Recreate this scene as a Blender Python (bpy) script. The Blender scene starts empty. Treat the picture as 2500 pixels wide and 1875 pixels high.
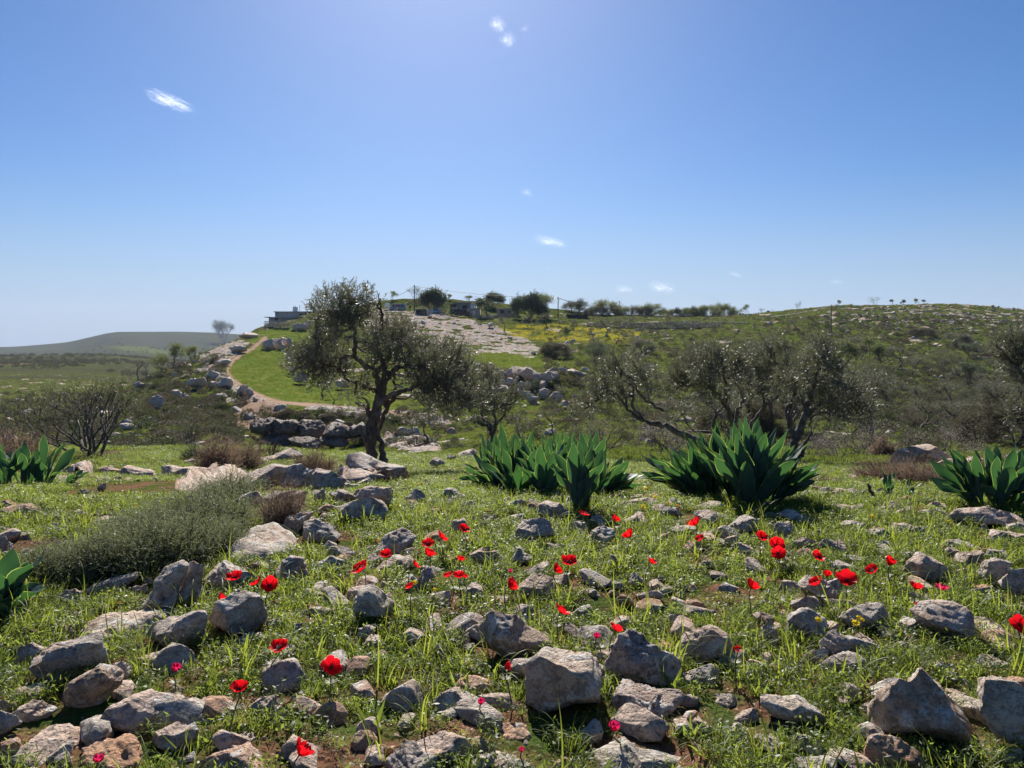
import bpy, math, random
import numpy as np
from mathutils import Vector, Matrix, Euler
random.seed(7)
C = bpy.context.scene.collection
SC = bpy.context.scene
R = math.radians

# ------------------------------------------------------------------ camera, world, sun, exposure
F, UC, HOR, CZ = 1878.0, 1250.0, 850.0, 1.1      # focal length in photo pixels, centre column, horizon row, eye height
cam_d = bpy.data.cameras.new('camera')
cam_d.sensor_width = 36; cam_d.lens = 36 * F / 2500; cam_d.shift_y = -(937.5 - HOR) / 2500
cam_d.clip_start = 0.05; cam_d.clip_end = 60000
cam = bpy.data.objects.new('camera', cam_d); C.objects.link(cam)
cam.location = (0, 0, CZ); cam.rotation_euler = (R(90), 0, 0)
SC.camera = cam

SUN_EL, SUN_AZ = R(37), R(-6)                    # azimuth measured from +Y towards +X
w = bpy.data.worlds.new('World'); SC.world = w; w.use_nodes = True
wt = w.node_tree; wt.nodes.clear()
wo = wt.nodes.new('ShaderNodeOutputWorld'); bg = wt.nodes.new('ShaderNodeBackground')
sky = wt.nodes.new('ShaderNodeTexSky'); sky.sky_type = 'NISHITA'; sky.sun_disc = False
sky.sun_elevation = SUN_EL; sky.sun_rotation = SUN_AZ
sky.altitude = 500; sky.air_density = 1.0; sky.dust_density = 0.7; sky.ozone_density = 3.0
hs = wt.nodes.new('ShaderNodeHueSaturation'); hs.inputs['Saturation'].default_value = 1.3
tn = wt.nodes.new('ShaderNodeMix'); tn.data_type = 'RGBA'; tn.blend_type = 'MULTIPLY'; tn.inputs[0].default_value = 1; tn.inputs[7].default_value = (.55, .615, .73, 1)
wt.links.new(sky.outputs[0], hs.inputs['Color']); wt.links.new(hs.outputs[0], tn.inputs[6])
tc = wt.nodes.new('ShaderNodeTexCoord'); sx_ = wt.nodes.new('ShaderNodeSeparateXYZ'); wt.links.new(tc.outputs['Generated'], sx_.inputs[0])   # low dusty air layer: by elevation
mr = wt.nodes.new('ShaderNodeMapRange'); mr.interpolation_type = 'SMOOTHSTEP'; wt.links.new(sx_.outputs[2], mr.inputs[0])
for i_, v_ in enumerate((-.02, .22, .88, 0)): mr.inputs[1 + i_].default_value = v_
hzm = wt.nodes.new('ShaderNodeMix'); hzm.data_type = 'RGBA'; wt.links.new(mr.outputs[0], hzm.inputs[0]); wt.links.new(tn.outputs[2], hzm.inputs[6]); hzm.inputs[7].default_value = (3.1, 3.9, 5.4, 1)
wt.links.new(hzm.outputs[2], bg.inputs[0]); bg.inputs[1].default_value = 0.060
wt.links.new(bg.outputs[0], wo.inputs[0])
sd = bpy.data.lights.new('sun', 'SUN'); sd.energy = 4.6; sd.angle = R(0.53); sd.color = (1, .93, .84)
so = bpy.data.objects.new('sun', sd); C.objects.link(so)
sdir = Vector((math.sin(SUN_AZ) * math.cos(SUN_EL), math.cos(SUN_AZ) * math.cos(SUN_EL), math.sin(SUN_EL)))
so.rotation_euler = sdir.to_track_quat('Z', 'Y').to_euler(); so.location = (0, -5, 30)
SC.view_settings.view_transform = 'Standard'; SC.view_settings.look = 'None'
SC.view_settings.exposure = 1.08; SC.view_settings.gamma = 1.0
SC.cycles.max_bounces = 8; SC.cycles.diffuse_bounces = 4; SC.cycles.glossy_bounces = 2; SC.cycles.transmission_bounces = 4
SC.cycles.transparent_max_bounces = 8; SC.cycles.volume_bounces = 0
SC.cycles.volume_step_rate = 1.0; SC.cycles.volume_max_steps = 64

# ------------------------------------------------------------------ small numpy noise
_rs = np.random.RandomState(3)
_perm = np.tile(_rs.permutation(256), 3)
_g = _rs.normal(size=(256, 3)); _g /= np.linalg.norm(_g, axis=1)[:, None]
def perlin(p):
    p = np.asarray(p, float); i = np.floor(p).astype(int); f = p - i; i &= 255
    u = f * f * f * (f * (f * 6 - 15) + 10); r = 0
    for a in (0, 1):
        for b in (0, 1):
            for c in (0, 1):
                h = _perm[_perm[_perm[(i[..., 0] + a) & 255] + ((i[..., 1] + b) & 255)] + ((i[..., 2] + c) & 255)]
                d = f - np.array((a, b, c)); g = _g[h]
                n = (g * d).sum(-1)
                wgt = (u[..., 0] if a else 1 - u[..., 0]) * (u[..., 1] if b else 1 - u[..., 1]) * (u[..., 2] if c else 1 - u[..., 2])
                r = r + n * wgt
    return r * 1.5
def fbm(p, octs=4, gain=.5, ridge=False):
    p = np.asarray(p, float); r = 0; a = 1; s = 0
    for o in range(octs):
        n = perlin(p * (2 ** o) + 17.3 * o)
        if ridge: n = 1 - 2 * np.abs(n)
        r = r + a * n; s += a; a *= gain
    return r / s
_g2 = _g[:, :2] / (np.linalg.norm(_g[:, :2], axis=1)[:, None] + 1e-6); _g2x = _g2[:, 0].astype(np.float32); _g2y = _g2[:, 1].astype(np.float32)
def perlin2(x, y):
    xi = np.floor(x); yi = np.floor(y); fx = (x - xi).astype(np.float32); fy = (y - yi).astype(np.float32)
    xi = xi.astype(np.int32) & 255; yi = yi.astype(np.int32) & 255
    u = fx * fx * fx * (fx * (fx * 6 - 15) + 10); v = fy * fy * fy * (fy * (fy * 6 - 15) + 10)
    pa, pb = _perm[xi], _perm[xi + 1]
    h00, h01, h10, h11 = _perm[pa + yi], _perm[pa + yi + 1], _perm[pb + yi], _perm[pb + yi + 1]
    n00 = _g2x[h00] * fx + _g2y[h00] * fy; n10 = _g2x[h10] * (fx - 1) + _g2y[h10] * fy
    n01 = _g2x[h01] * fx + _g2y[h01] * (fy - 1); n11 = _g2x[h11] * (fx - 1) + _g2y[h11] * (fy - 1)
    a = n00 + u * (n10 - n00); b = n01 + u * (n11 - n01)
    return (a + v * (b - a)) * 1.3
def n2(x, y, sc, octs=3, off=0, ridge=False):
    x = np.asarray(x, float) * sc + off * 3.17; y = np.asarray(y, float) * sc - off * 1.73; r = 0; a = 1; s = 0
    for o in range(octs):
        n = perlin2(x * 2 ** o + 7.7 * o, y * 2 ** o - 3.1 * o)
        if ridge: n = 1 - 2 * np.abs(n)
        r = r + a * n; s += a; a *= .5
    return r / s
def smooth(a, b, x):
    t = np.clip((np.asarray(x, float) - a) / (b - a), 0, 1); return t * t * (3 - 2 * t)

# ------------------------------------------------------------------ object helpers
def np_mesh(name, v, faces, mats=(), smooth_=False, attrs=None, midx=None):
    """v (n,3); faces: (m,k) array or list of such arrays"""
    me = bpy.data.meshes.new(name)
    fl = faces if isinstance(faces, list) else [faces]
    fl = [np.asarray(f) for f in fl if len(f)]
    lv = np.concatenate([f.ravel() for f in fl]); tot = np.concatenate([np.full(len(f), f.shape[1]) for f in fl])
    st = np.concatenate([[0], np.cumsum(tot)[:-1]])
    me.vertices.add(len(v)); me.vertices.foreach_set('co', np.asarray(v, np.float32).ravel())
    me.loops.add(len(lv)); me.loops.foreach_set('vertex_index', lv.astype(np.int32))
    me.polygons.add(len(tot)); me.polygons.foreach_set('loop_start', st.astype(np.int32)); me.polygons.foreach_set('loop_total', tot.astype(np.int32))
    if smooth_: me.polygons.foreach_set('use_smooth', np.ones(len(tot), bool))
    for m in mats: me.materials.append(m)
    if midx is not None: me.polygons.foreach_set('material_index', np.asarray(midx, np.int32))
    me.update(calc_edges=True)
    if attrs:
        for k, a in attrs.items():
            at = me.color_attributes.new(k, 'FLOAT_COLOR', 'POINT'); at.data.foreach_set('color', np.asarray(a, np.float32).ravel())
    return me
def tag(o, label=None, cat=None, group=None, kind=None):
    if label: o['label'] = label
    if cat: o['category'] = cat
    if group: o['group'] = group
    if kind: o['kind'] = kind
    return o
def link(name, me, parent=None, loc=(0, 0, 0)):
    o = bpy.data.objects.new(name, me); C.objects.link(o); o.location = loc
    if parent: o.parent = parent
    return o
def empty(name, loc, rz=0, sc=1):
    o = bpy.data.objects.new(name, None); C.objects.link(o); o.location = loc; o.rotation_euler = (0, 0, rz)
    o.scale = (sc,) * 3; o.empty_display_size = .1
    return o
def copy_tree(o, loc=None, rz=None, sc=None, parent=None):
    c = o.copy(); C.objects.link(c)
    if parent: c.parent = parent
    for ch in list(o.children): copy_tree(ch, parent=c)
    if loc is not None: c.location = loc
    if rz is not None: c.rotation_euler = (0, 0, rz)
    if sc is not None: c.scale = (sc,) * 3 if np.isscalar(sc) else sc
    return c
class MB:
    """collects geometry for one mesh"""
    def __init__(s): s.v = []; s.f3 = []; s.f4 = []; s.n = 0
    def add(s, v, q=None, t=None):
        s.v.append(np.asarray(v, float).reshape(-1, 3))
        if q is not None and len(q): s.f4.append(np.asarray(q) + s.n)
        if t is not None and len(t): s.f3.append(np.asarray(t) + s.n)
        s.n += len(s.v[-1])
    def box(s, c, size, rz=0, taper=1):
        sx, sy, sz = np.array(size) / 2
        v = np.array([[x, y, z] for z in (-sz, sz) for (x, y) in ((-sx, -sy), (sx, -sy), (sx, sy), (-sx, sy))], float)
        v[4:, :2] *= taper
        ca, sa = math.cos(rz), math.sin(rz); v = np.stack([v[:, 0] * ca - v[:, 1] * sa, v[:, 0] * sa + v[:, 1] * ca, v[:, 2]], 1)
        s.add(v + np.array(c), q=[(0, 3, 2, 1), (4, 5, 6, 7), (0, 1, 5, 4), (1, 2, 6, 5), (2, 3, 7, 6), (3, 0, 4, 7)])
    def tube(s, pts, rad, n=6, cap=True):
        p = np.asarray(pts, float); k = len(p); rad = np.broadcast_to(np.asarray(rad, float), (k,))
        t = np.gradient(p, axis=0); t /= np.linalg.norm(t, axis=1)[:, None] + 1e-9
        ref = np.array((0.31, .2, 1.)) if abs(t[0][2]) < .8 else np.array((1., .1, 0))
        a = np.cross(t, ref); a /= np.linalg.norm(a, axis=1)[:, None] + 1e-9; b = np.cross(t, a)
        ang = np.arange(n) * 2 * math.pi / n
        v = p[:, None] + rad[:, None, None] * (a[:, None] * np.cos(ang)[None, :, None] + b[:, None] * np.sin(ang)[None, :, None])
        q = []
        for i in range(k - 1):
            for j in range(n):
                j2 = (j + 1) % n; q.append((i * n + j, i * n + j2, (i + 1) * n + j2, (i + 1) * n + j))
        v = v.reshape(-1, 3); tr = []
        if cap:
            v = np.vstack([v, p[0], p[-1]])
            for j in range(n):
                tr.append((k * n, (j + 1) % n, j)); tr.append((k * n + 1, (k - 1) * n + j, (k - 1) * n + (j + 1) % n))
        s.add(v, q=q, t=tr)
    def mesh(s, name, mats=(), smooth_=False):
        fs = []
        if s.f4: fs.append(np.vstack(s.f4))
        if s.f3: fs.append(np.vstack(s.f3))
        return np_mesh(name, np.vstack(s.v), fs, mats, smooth_)
    def obj(s, name, mat, parent=None, smooth_=False): return link(name, s.mesh(name, [mat], smooth_), parent)

# ------------------------------------------------------------------ materials
def new_mat(name):
    m = bpy.data.materials.new(name); m.use_nodes = True; nt = m.node_tree; nt.nodes.clear()
    o = nt.nodes.new('ShaderNodeOutputMaterial'); b = nt.nodes.new('ShaderNodeBsdfPrincipled')
    nt.links.new(b.outputs[0], o.inputs[0]); return m, nt, b, o
class N:
    def __init__(s, nt): s.nt = nt
    def _in(s, sock, v):
        if v is None: return
        if isinstance(v, bpy.types.NodeSocket): s.nt.links.new(v, sock)
        else: sock.default_value = v
    def node(s, typ, **kw):
        n = s.nt.nodes.new(typ)
        for k, v in kw.items(): setattr(n, k, v)
        return n
    def pos(s): return s.node('ShaderNodeNewGeometry').outputs['Position']
    def objc(s): return s.node('ShaderNodeTexCoord').outputs['Object']
    def noise(s, vec, scale, detail=4, rough=.55, dist=0):
        n = s.node('ShaderNodeTexNoise'); s._in(n.inputs['Vector'], vec); n.inputs['Scale'].default_value = scale
        n.inputs['Detail'].default_value = detail; n.inputs['Roughness'].default_value = rough; n.inputs['Distortion'].default_value = dist
        return n.outputs['Fac']
    def vor(s, vec, scale, feat='F1', out='Distance'):
        n = s.node('ShaderNodeTexVoronoi', feature=feat); s._in(n.inputs['Vector'], vec); n.inputs['Scale'].default_value = scale
        return n.outputs[out]
    def ramp(s, fac, stops):
        n = s.node('ShaderNodeValToRGB'); s._in(n.inputs[0], fac); e = n.color_ramp.elements
        while len(e) < len(stops): e.new(.5)
        for i, (p, c) in enumerate(stops):
            e[i].position = p; e[i].color = (*c, 1) if not np.isscalar(c) else (c, c, c, 1)
        return n.outputs[0]
    def mix(s, fac, a, b, mode='MIX'):
        n = s.node('ShaderNodeMix', data_type='RGBA', blend_type=mode); s._in(n.inputs[0], fac)
        for sock, v in ((n.inputs[6], a), (n.inputs[7], b)):
            s._in(sock, (*v, 1) if isinstance(v, tuple) and len(v) == 3 else v)
        return n.outputs[2]
    def math(s, op, a, b=None, clamp=False):
        n = s.node('ShaderNodeMath', operation=op, use_clamp=clamp); s._in(n.inputs[0], a); s._in(n.inputs[1], b); return n.outputs[0]
    def bump(s, h, strength=.5, dist=.02, normal=None):
        n = s.node('ShaderNodeBump'); n.inputs['Strength'].default_value = strength; n.inputs['Distance'].default_value = dist
        s._in(n.inputs['Height'], h)
        if normal is not None: s._in(n.inputs['Normal'], normal)
        return n.outputs[0]
    def mapping(s, vec, scale=(1, 1, 1), rot=(0, 0, 0)):
        n = s.node('ShaderNodeMapping'); s._in(n.inputs[0], vec); n.inputs['Scale'].default_value = scale; n.inputs['Rotation'].default_value = rot
        return n.outputs[0]
    def rand(s): return s.node('ShaderNodeObjectInfo').outputs['Random']
def plain(name, col, rough=.7, metal=0, var=.15, scale=6, spec=.5):
    m, nt, b, o = new_mat(name); n = N(nt)
    f = n.noise(n.objc(), scale, 5)
    c = n.mix(n.ramp(f, [(.3, 0.0), (.7, 1.0)]), tuple(x * (1 - var) for x in col), tuple(min(1, x * (1 + var)) for x in col))
    nt.links.new(c, b.inputs['Base Color']); b.inputs['Roughness'].default_value = rough; b.inputs['Metallic'].default_value = metal
    b.inputs['Specular IOR Level'].default_value = spec
    nt.links.new(n.bump(f, .15, .01), b.inputs['Normal'])
    return m
def leafy(name, c1, c2, back=None, trans=.35, tcol=None, rough=.5, scale=3, spec=.4, bscale=None):
    """thin leaf: principled + translucent, colour varied by noise in space and per object"""
    m, nt, b, o = new_mat(name); n = N(nt)
    f = n.noise(n.pos(), scale, 3)
    f = n.ramp(f, [(.32, 0.0), (.68, 1.0)])
    c = n.mix(f, c1, c2)
    if back:
        bf = n.node('ShaderNodeNewGeometry').outputs['Backfacing']
        c = n.mix(bf, c, back)
    nt.links.new(c, b.inputs['Base Color']); b.inputs['Roughness'].default_value = rough; b.inputs['Specular IOR Level'].default_value = spec
    t = nt.nodes.new('ShaderNodeBsdfTranslucent')
    tc = n.mix(f, tcol, tuple(x * .7 for x in tcol)) if tcol else c
    nt.links.new(tc, t.inputs[0])
    mx = nt.nodes.new('ShaderNodeMixShader'); mx.inputs[0].default_value = trans
    nt.links.new(b.outputs[0], mx.inputs[1]); nt.links.new(t.outputs[0], mx.inputs[2]); nt.links.new(mx.outputs[0], o.inputs[0])
    return m

# ------------------------------------------------------------------ terrain surface
Z0 = CZ
NEAR = [(0.4, 0.0), (1.5, 0.0), (3, 0.0), (5, 0.0), (7, -.2), (10, -.60), (12.5, -.92)]   # (distance, height): the stony terrace in front
COL = {
 -2200: [(16,1110),(24,1150),(40,1120),(80,1050),(150,980),(300,925),(600,880),(1000,872),(2000,860),(3500,852)],
 -600: [(16,1108),(22,1135),(40,1110),(70,1050),(130,975),(250,925),(500,885),(800,872),(1200,880),(2500,848),(3500,856)],
 0: [(16,1098),(19,1115),(26,1128),(40,1095),(60,1055),(90,1010),(130,970),(180,945),(250,922),(350,903),(500,885),(680,868),(800,872),(1200,880),(1800,864),(2500,847),(3500,856)],
 150: [(16,1098),(19,1115),(28,1125),(42,1090),(64,1050),(95,1000),(135,962),(180,940),(250,920),(350,903),(500,885),(680,866),(800,872),(1200,880),(1800,862),(2500,837),(3500,850)],
 300: [(16,1100),(20,1118),(30,1112),(45,1070),(65,1035),(90,985),(112,945),(125,950),(180,950),(260,925),(400,898),(560,878),(680,872),(850,882),(1500,858),(2500,811),(3500,835)],
 400: [(16,1100),(22,1125),(32,1110),(48,1060),(70,1012),(95,960),(115,922),(128,908),(145,925),(210,955),(320,935),(470,905),(650,882),(1000,882),(1800,850),(2500,810),(3500,835)],
 500: [(16,1098),(22,1125),(34,1105),(50,1060),(70,1015),(95,958),(118,905),(138,872),(152,860),(165,880),(230,950),(380,925),(600,890),(1000,880),(1800,850),(2500,812),(3500,835)],
 570: [(16,1100),(22,1128),(34,1110),(50,1070),(66,1035),(80,990),(95,945),(115,900),(135,865),(156,838),(168,834),(182,860),(260,940),(500,905),(1000,880),(1800,855),(2500,816),(3500,838)],
 625: [(16,1100),(22,1130),(36,1120),(50,1098),(62,1070),(70,1025),(77,985),(92,955),(108,920),(132,870),(155,830),(168,814),(180,805),(190,802),(205,815),(290,900),(600,900),(1200,880),(2500,820),(3500,840)],
 700: [(16,1105),(22,1135),(38,1130),(55,1100),(64,1085),(68,1040),(72,1000),(77,986),(92,956),(112,913),(142,858),(165,815),(178,795),(188,787),(198,782),(212,778),(235,795),(400,850),(1200,880),(2500,845),(3500,850)],
 800: [(16,1110),(22,1140),(38,1135),(55,1110),(64,1090),(68,1045),(73,1003),(79,990),(94,960),(116,915),(146,855),(170,805),(185,780),(200,765),(215,757),(235,768),(400,840),(1200,880),(2500,850),(3500,850)],
 950: [(16,1115),(22,1135),(36,1128),(50,1105),(60,1085),(65,1055),(72,1018),(79,1000),(95,955),(115,915),(140,868),(165,820),(185,782),(200,764),(212,758),(226,748),(240,732),(256,745),(400,840),(3500,850)],
 1050: [(16,1118),(22,1128),(35,1118),(50,1090),(61,1068),(70,1040),(80,1008),(95,965),(110,925),(130,880),(155,838),(180,795),(198,772),(210,764),(224,752),(242,728),(258,742),(400,840),(3500,850)],
 1150: [(16,1118),(22,1120),(35,1110),(50,1080),(64,1050),(76,1015),(86,985),(92,955),(98,905),(112,885),(132,868),(155,845),(180,805),(198,780),(211,772),(226,755),(244,735),(260,748),(400,840),(3500,850)],
 1300: [(16,1118),(22,1110),(35,1088),(50,1048),(65,1010),(78,988),(86,978),(92,930),(98,896),(113,884),(133,870),(155,850),(180,815),(200,785),(212,776),(226,765),(244,748),(260,760),(400,840),(3500,850)],
 1420: [(16,1124),(22,1113),(35,1087),(50,1050),(68,1012),(84,985),(94,950),(104,912),(120,888),(136,865),(158,838),(180,812),(198,790),(210,780),(224,771),(240,762),(256,770),(400,840),(3500,850)],
 1500: [(16,1130),(22,1115),(35,1085),(50,1050),(70,1010),(90,970),(110,925),(130,882),(155,840),(180,808),(195,795),(205,787),(218,775),(230,769),(245,776),(400,850),(3500,850)],
 1700: [(16,1132),(22,1118),(35,1090),(50,1055),(70,1010),(90,965),(115,910),(140,860),(165,825),(185,800),(200,786),(215,777),(228,773),(242,782),(400,850),(3500,850)],
 1900: [(16,1136),(22,1118),(35,1090),(50,1055),(70,1012),(90,970),(115,915),(140,865),(165,825),(185,795),(205,770),(220,760),(235,768),(400,850),(3500,850)],
 2060: [(16,1138),(22,1120),(35,1092),(50,1056),(70,1014),(90,972),(115,915),(140,866),(165,825),(187,790),(208,760),(225,746),(240,754),(400,850),(3500,850)],
 2300: [(16,1140),(22,1120),(35,1095),(50,1060),(70,1015),(90,975),(115,915),(140,868),(165,825),(190,785),(215,755),(235,743),(250,753),(400,850),(3500,850)],
 2500: [(16,1140),(22,1122),(35,1096),(50,1062),(70,1018),(90,978),(115,918),(140,870),(165,828),(190,792),(215,768),(235,757),(250,766),(400,860),(3500,850)],
 3200: [(16,1140),(22,1122),(35,1096),(50,1062),(70,1020),(90,980),(115,925),(140,885),(165,855),(190,835),(215,815),(235,803),(250,812),(400,860),(3500,850)],
 4700: [(16,1140),(22,1122),(35,1096),(50,1062),(70,1020),(90,985),(115,940),(140,910),(165,890),(190,870),(215,860),(235,855),(250,858),(400,870),(3500,852)],
}
def pchip(x, y, xi):
    x = np.asarray(x, float); y = np.asarray(y, float); h = np.diff(x)
    dl = np.diff(y, axis=0) / (h[:, None] if y.ndim > 1 else h)
    yy = y if y.ndim > 1 else y[:, None]; dl = dl if dl.ndim > 1 else dl[:, None]
    d = np.zeros_like(yy)
    w1 = 2 * h[1:] + h[:-1]; w2 = h[1:] + 2 * h[:-1]
    a, b = dl[:-1], dl[1:]
    with np.errstate(divide='ignore', invalid='ignore'):
        hm = (w1 + w2)[:, None] / (w1[:, None] / a + w2[:, None] / b)
    d[1:-1] = np.where(a * b > 0, hm, 0); d[0] = dl[0]; d[-1] = dl[-1]
    i = np.clip(np.searchsorted(x, xi) - 1, 0, len(h) - 1); t = (np.asarray(xi) - x[i]) / h[i]
    t = np.clip(t, 0, 1)[:, None]; hh = h[i][:, None]
    r = (1 + 2 * t) * (1 - t) ** 2 * yy[i] + t * (1 - t) ** 2 * hh * d[i] + t * t * (3 - 2 * t) * yy[i + 1] + t * t * (t - 1) * hh * d[i + 1]
    return r if y.ndim > 1 else r[:, 0]
LD = np.linspace(math.log(.42), math.log(3500), 1100); DD = np.exp(LD)
ucols = sorted(COL)
prof = []
for u in ucols:
    pts = NEAR + [(d, CZ - (v - HOR) / F * d) for d, v in COL[u]]
    prof.append(pchip(np.log([p[0] for p in pts]), [p[1] for p in pts], LD))
prof = np.array(prof)                                         # (ncol, nD)
UG = np.concatenate([np.arange(-2200, -150, 26), np.arange(-150, 2652, 5.0), np.arange(2670, 4701, 26)])
ZB = pchip(np.array(ucols, float), prof, UG)                  # (nU, nD) base height

def poly_mask(uv, poly, soft=6):
    """signed soft inside test of points uv (...,2) against polygon (photo pixels)"""
    P = np.array(poly, float); x, y = uv[..., 0], uv[..., 1]
    ins = np.zeros(x.shape, bool); dist = np.full(x.shape, 1e9)
    for i in range(len(P)):
        x1, y1 = P[i]; x2, y2 = P[(i + 1) % len(P)]
        c = ((y1 > y) != (y2 > y)) & (x < (x2 - x1) * (y - y1) / ((y2 - y1) + 1e-9) + x1); ins ^= c
        dx, dy = x2 - x1, y2 - y1; t = np.clip(((x - x1) * dx + (y - y1) * dy) / (dx * dx + dy * dy + 1e-9), 0, 1)
        dist = np.minimum(dist, np.hypot(x - x1 - t * dx, y - y1 - t * dy))
    return smooth(-soft, soft, np.where(ins, dist, -dist))
def line_dist(uv, line):
    P = np.array(line, float); x, y = uv[..., 0], uv[..., 1]; dist = np.full(x.shape, 1e9)
    for i in range(len(P) - 1):
        x1, y1 = P[i]; x2, y2 = P[i + 1]
        dx, dy = x2 - x1, y2 - y1; t = np.clip(((x - x1) * dx + (y - y1) * dy) / (dx * dx + dy * dy + 1e-9), 0, 1)
        dist = np.minimum(dist, np.hypot(x - x1 - t * dx, y - y1 - t * dy))
    return dist

UU, DDm = np.meshgrid(UG, DD, indexing='ij')
XX = (UU - UC) / F * DDm; YY = DDm
VV = HOR + F * (CZ - ZB) / DDm
uvb = np.stack([UU, VV], -1)
far = smooth(15, 40, DDm) * (1 - smooth(270, 300, DDm))       # the valley and main hill
dist_n = n2(XX, YY, .08, 3, 4) * 14 + n2(XX, YY, .5, 3, 14) * 9
uvn = uvb + np.stack([dist_n, n2(XX, YY, .1, 3, 9) * 8 + n2(XX, YY, .6, 3, 19) * 7], -1)
G_FIELD = [(556,930),(600,958),(680,984),(820,994),(950,1008),(1010,995),(960,965),(860,945),(800,925),(745,900),(720,868),(690,845),(650,838),(622,846),(580,880),(560,905)]
G_UPPER = [(600,832),(640,806),(700,798),(760,800),(780,830),(740,850),(650,838)]
G_FLAT = [(1130,868),(1180,862),(1290,868),(1340,880),(1320,895),(1250,900),(1170,892),(1120,880)]
SLOPE = [(905,752),(1080,764),(1140,782),(1220,800),(1290,828),(1325,858),(1300,874),(1230,864),(1140,862),(1060,868),(960,845),(900,815),(880,780)]
YELLOW = [(1215,800),(1330,790),(1500,796),(1560,806),(1570,830),(1480,838),(1330,832),(1240,826)]
PATH = [(648,824),(632,838),(618,850),(590,866),(570,880),(557,898),(558,912),(568,926),(590,942),(630,964),(672,980),(720,986),(830,994),(900,1000),(960,1010),(1040,1026)]
SCAR = [(566,985),(600,965),(640,975),(700,1000),(690,1022),(640,1040),(575,1052),(560,1030)]
SUMMIT = [(1990,770),(2060,744),(2300,738),(2520,745),(2520,830),(2300,800),(2150,800),(2050,790)]
LEDGE = [(490,870),(560,838),(612,832),(600,850),(560,880),(545,900),(556,925),(610,960),(690,990),(680,1003),(590,968),(530,935),(500,905)]
SLAB1 = [(760,985),(930,1000),(1090,1020),(1100,1040),(1000,1036),(860,1020),(740,1003)]
SLAB2 = [(940,1055),(1010,1060),(1075,1080),(1080,1105),(1000,1105),(930,1085)]
mk_field = np.maximum.reduce([poly_mask(uvn, p, 5) for p in (G_FIELD, G_UPPER, G_FLAT)]) * far
streak = n2(XX, YY * 3.0, .10, 4, 2) + .45 * n2(XX, YY * 4, .35, 3, 6)
mk_slope = poly_mask(uvn, SLOPE, 8) * smooth(-.20, .02, streak) * far
mk_yel = poly_mask(uvn, YELLOW, 8) * smooth(-.25, .25, n2(XX, YY, .3, 3, 5)) * far
pw = 5 + 0 * VV
mk_path = (1 - smooth(pw * .5, pw * 1.2, line_dist(uvb + n2(XX, YY, .3, 2, 3)[..., None] * 4, PATH))) * far
mk_scar = poly_mask(uvn, SCAR, 7) * smooth(-.4, .1, n2(XX, YY, .5, 3, 8) + .2) * far
mk_sum = .75 * poly_mask(uvn, SUMMIT, 12) * smooth(.02, .3, n2(XX, YY * 1.5, .25, 4, 7)) * far
mk_ledge = poly_mask(uvn, LEDGE, 5) * smooth(-.35, .0, n2(XX, YY, .35, 3, 12)) * far
mk_slab = np.maximum(poly_mask(uvn, SLAB1, 4), poly_mask(uvn, SLAB2, 6)) * smooth(-.3, 0, n2(XX, YY * 2, .5, 3, 22)) * far
slopeD = np.gradient(ZB, axis=1) / np.gradient(DDm, axis=1)
cliff = smooth(.45, .8, slopeD) * smooth(45, 55, DDm) * (1 - smooth(110, 125, DDm))
scatter_rock = smooth(.22, .42, n2(XX, YY * 1.4, .12, 5, 31)) * .9 * far * (1 - mk_field) * smooth(30, 60, DDm)
mk_rock = np.clip(np.maximum.reduce([mk_slope, mk_sum, mk_ledge, mk_slab, cliff, scatter_rock]), 0, 1) * (1 - mk_path)
# second: terrace patches of grass inside slope
calm = np.clip(np.maximum(mk_field, mk_path), 0, 1)
dz = far * (1 - calm) * (.32 * n2(XX, YY, .25, 4, 1) * smooth(25, 60, DDm))
dz += far * mk_rock * (.55 * n2(XX, YY * 2, .30, 4, 15, ridge=True) * smooth(35, 70, DDm))
dz += far * mk_slope * -.1
q = ZB * 1.25; dz += far * (mk_slope + mk_ledge + mk_sum) * .5 * (np.abs((q % 1) - .5) - .25)
dz += cliff * .9 * n2(XX, ZB * 1.2, .5, 4, 3, ridge=True)
dz += calm * far * .06 * n2(XX, YY, .8, 3, 11)
nearm = 1 - smooth(14, 22, DDm)
dz += nearm * smooth(0, 1.2, DDm) * (.045 * n2(XX, YY, .9, 3, 2) + .016 * n2(XX, YY, 7, 4, 5) + .010 * n2(XX, YY, 28, 3, 8, ridge=True) * (1 - smooth(6, 10, DDm)))
dz += smooth(300, 500, DDm) * (2.2 * n2(XX, YY, .006, 4, 3))
ZT = ZB + dz
def zt(x, y):
    """terrain height at world x, y (y > 0.42)"""
    x = np.asarray(x, float); y = np.maximum(np.asarray(y, float), .43)
    u = UC + F * x / y
    i = np.clip(np.searchsorted(UG, u) - 1, 0, len(UG) - 2); a = np.clip((u - UG[i]) / (UG[i + 1] - UG[i]), 0, 1)
    jf = np.clip((np.log(y) - LD[0]) / (LD[1] - LD[0]), 0, len(LD) - 1.001); j = jf.astype(int); b = jf - j
    return (ZT[i, j] * (1 - a) + ZT[i + 1, j] * a) * (1 - b) + (ZT[i, j + 1] * (1 - a) + ZT[i + 1, j + 1] * a) * b
def hit(u, v, dmin=.6, h=0.0, dmax=3400):
    """distance at which the ground (plus h) under photo pixel u,v lies, first one met going out"""
    d = DD[(DD >= dmin) & (DD <= dmax)]
    z = zt((u - UC) / F * d, d) + h
    vv = HOR + F * (CZ - z) / d
    k = np.where(vv <= v)[0]
    if len(k) == 0: return float(d[np.argmin(vv)])
    k = k[0]
    if k == 0: return float(d[0])
    t = (vv[k - 1] - v) / (vv[k - 1] - vv[k] + 1e-9); return float(d[k - 1] + t * (d[k] - d[k - 1]))
def W(u, v, d): return np.array([(u - UC) / F * d, d, CZ - (v - HOR) / F * d])
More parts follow.
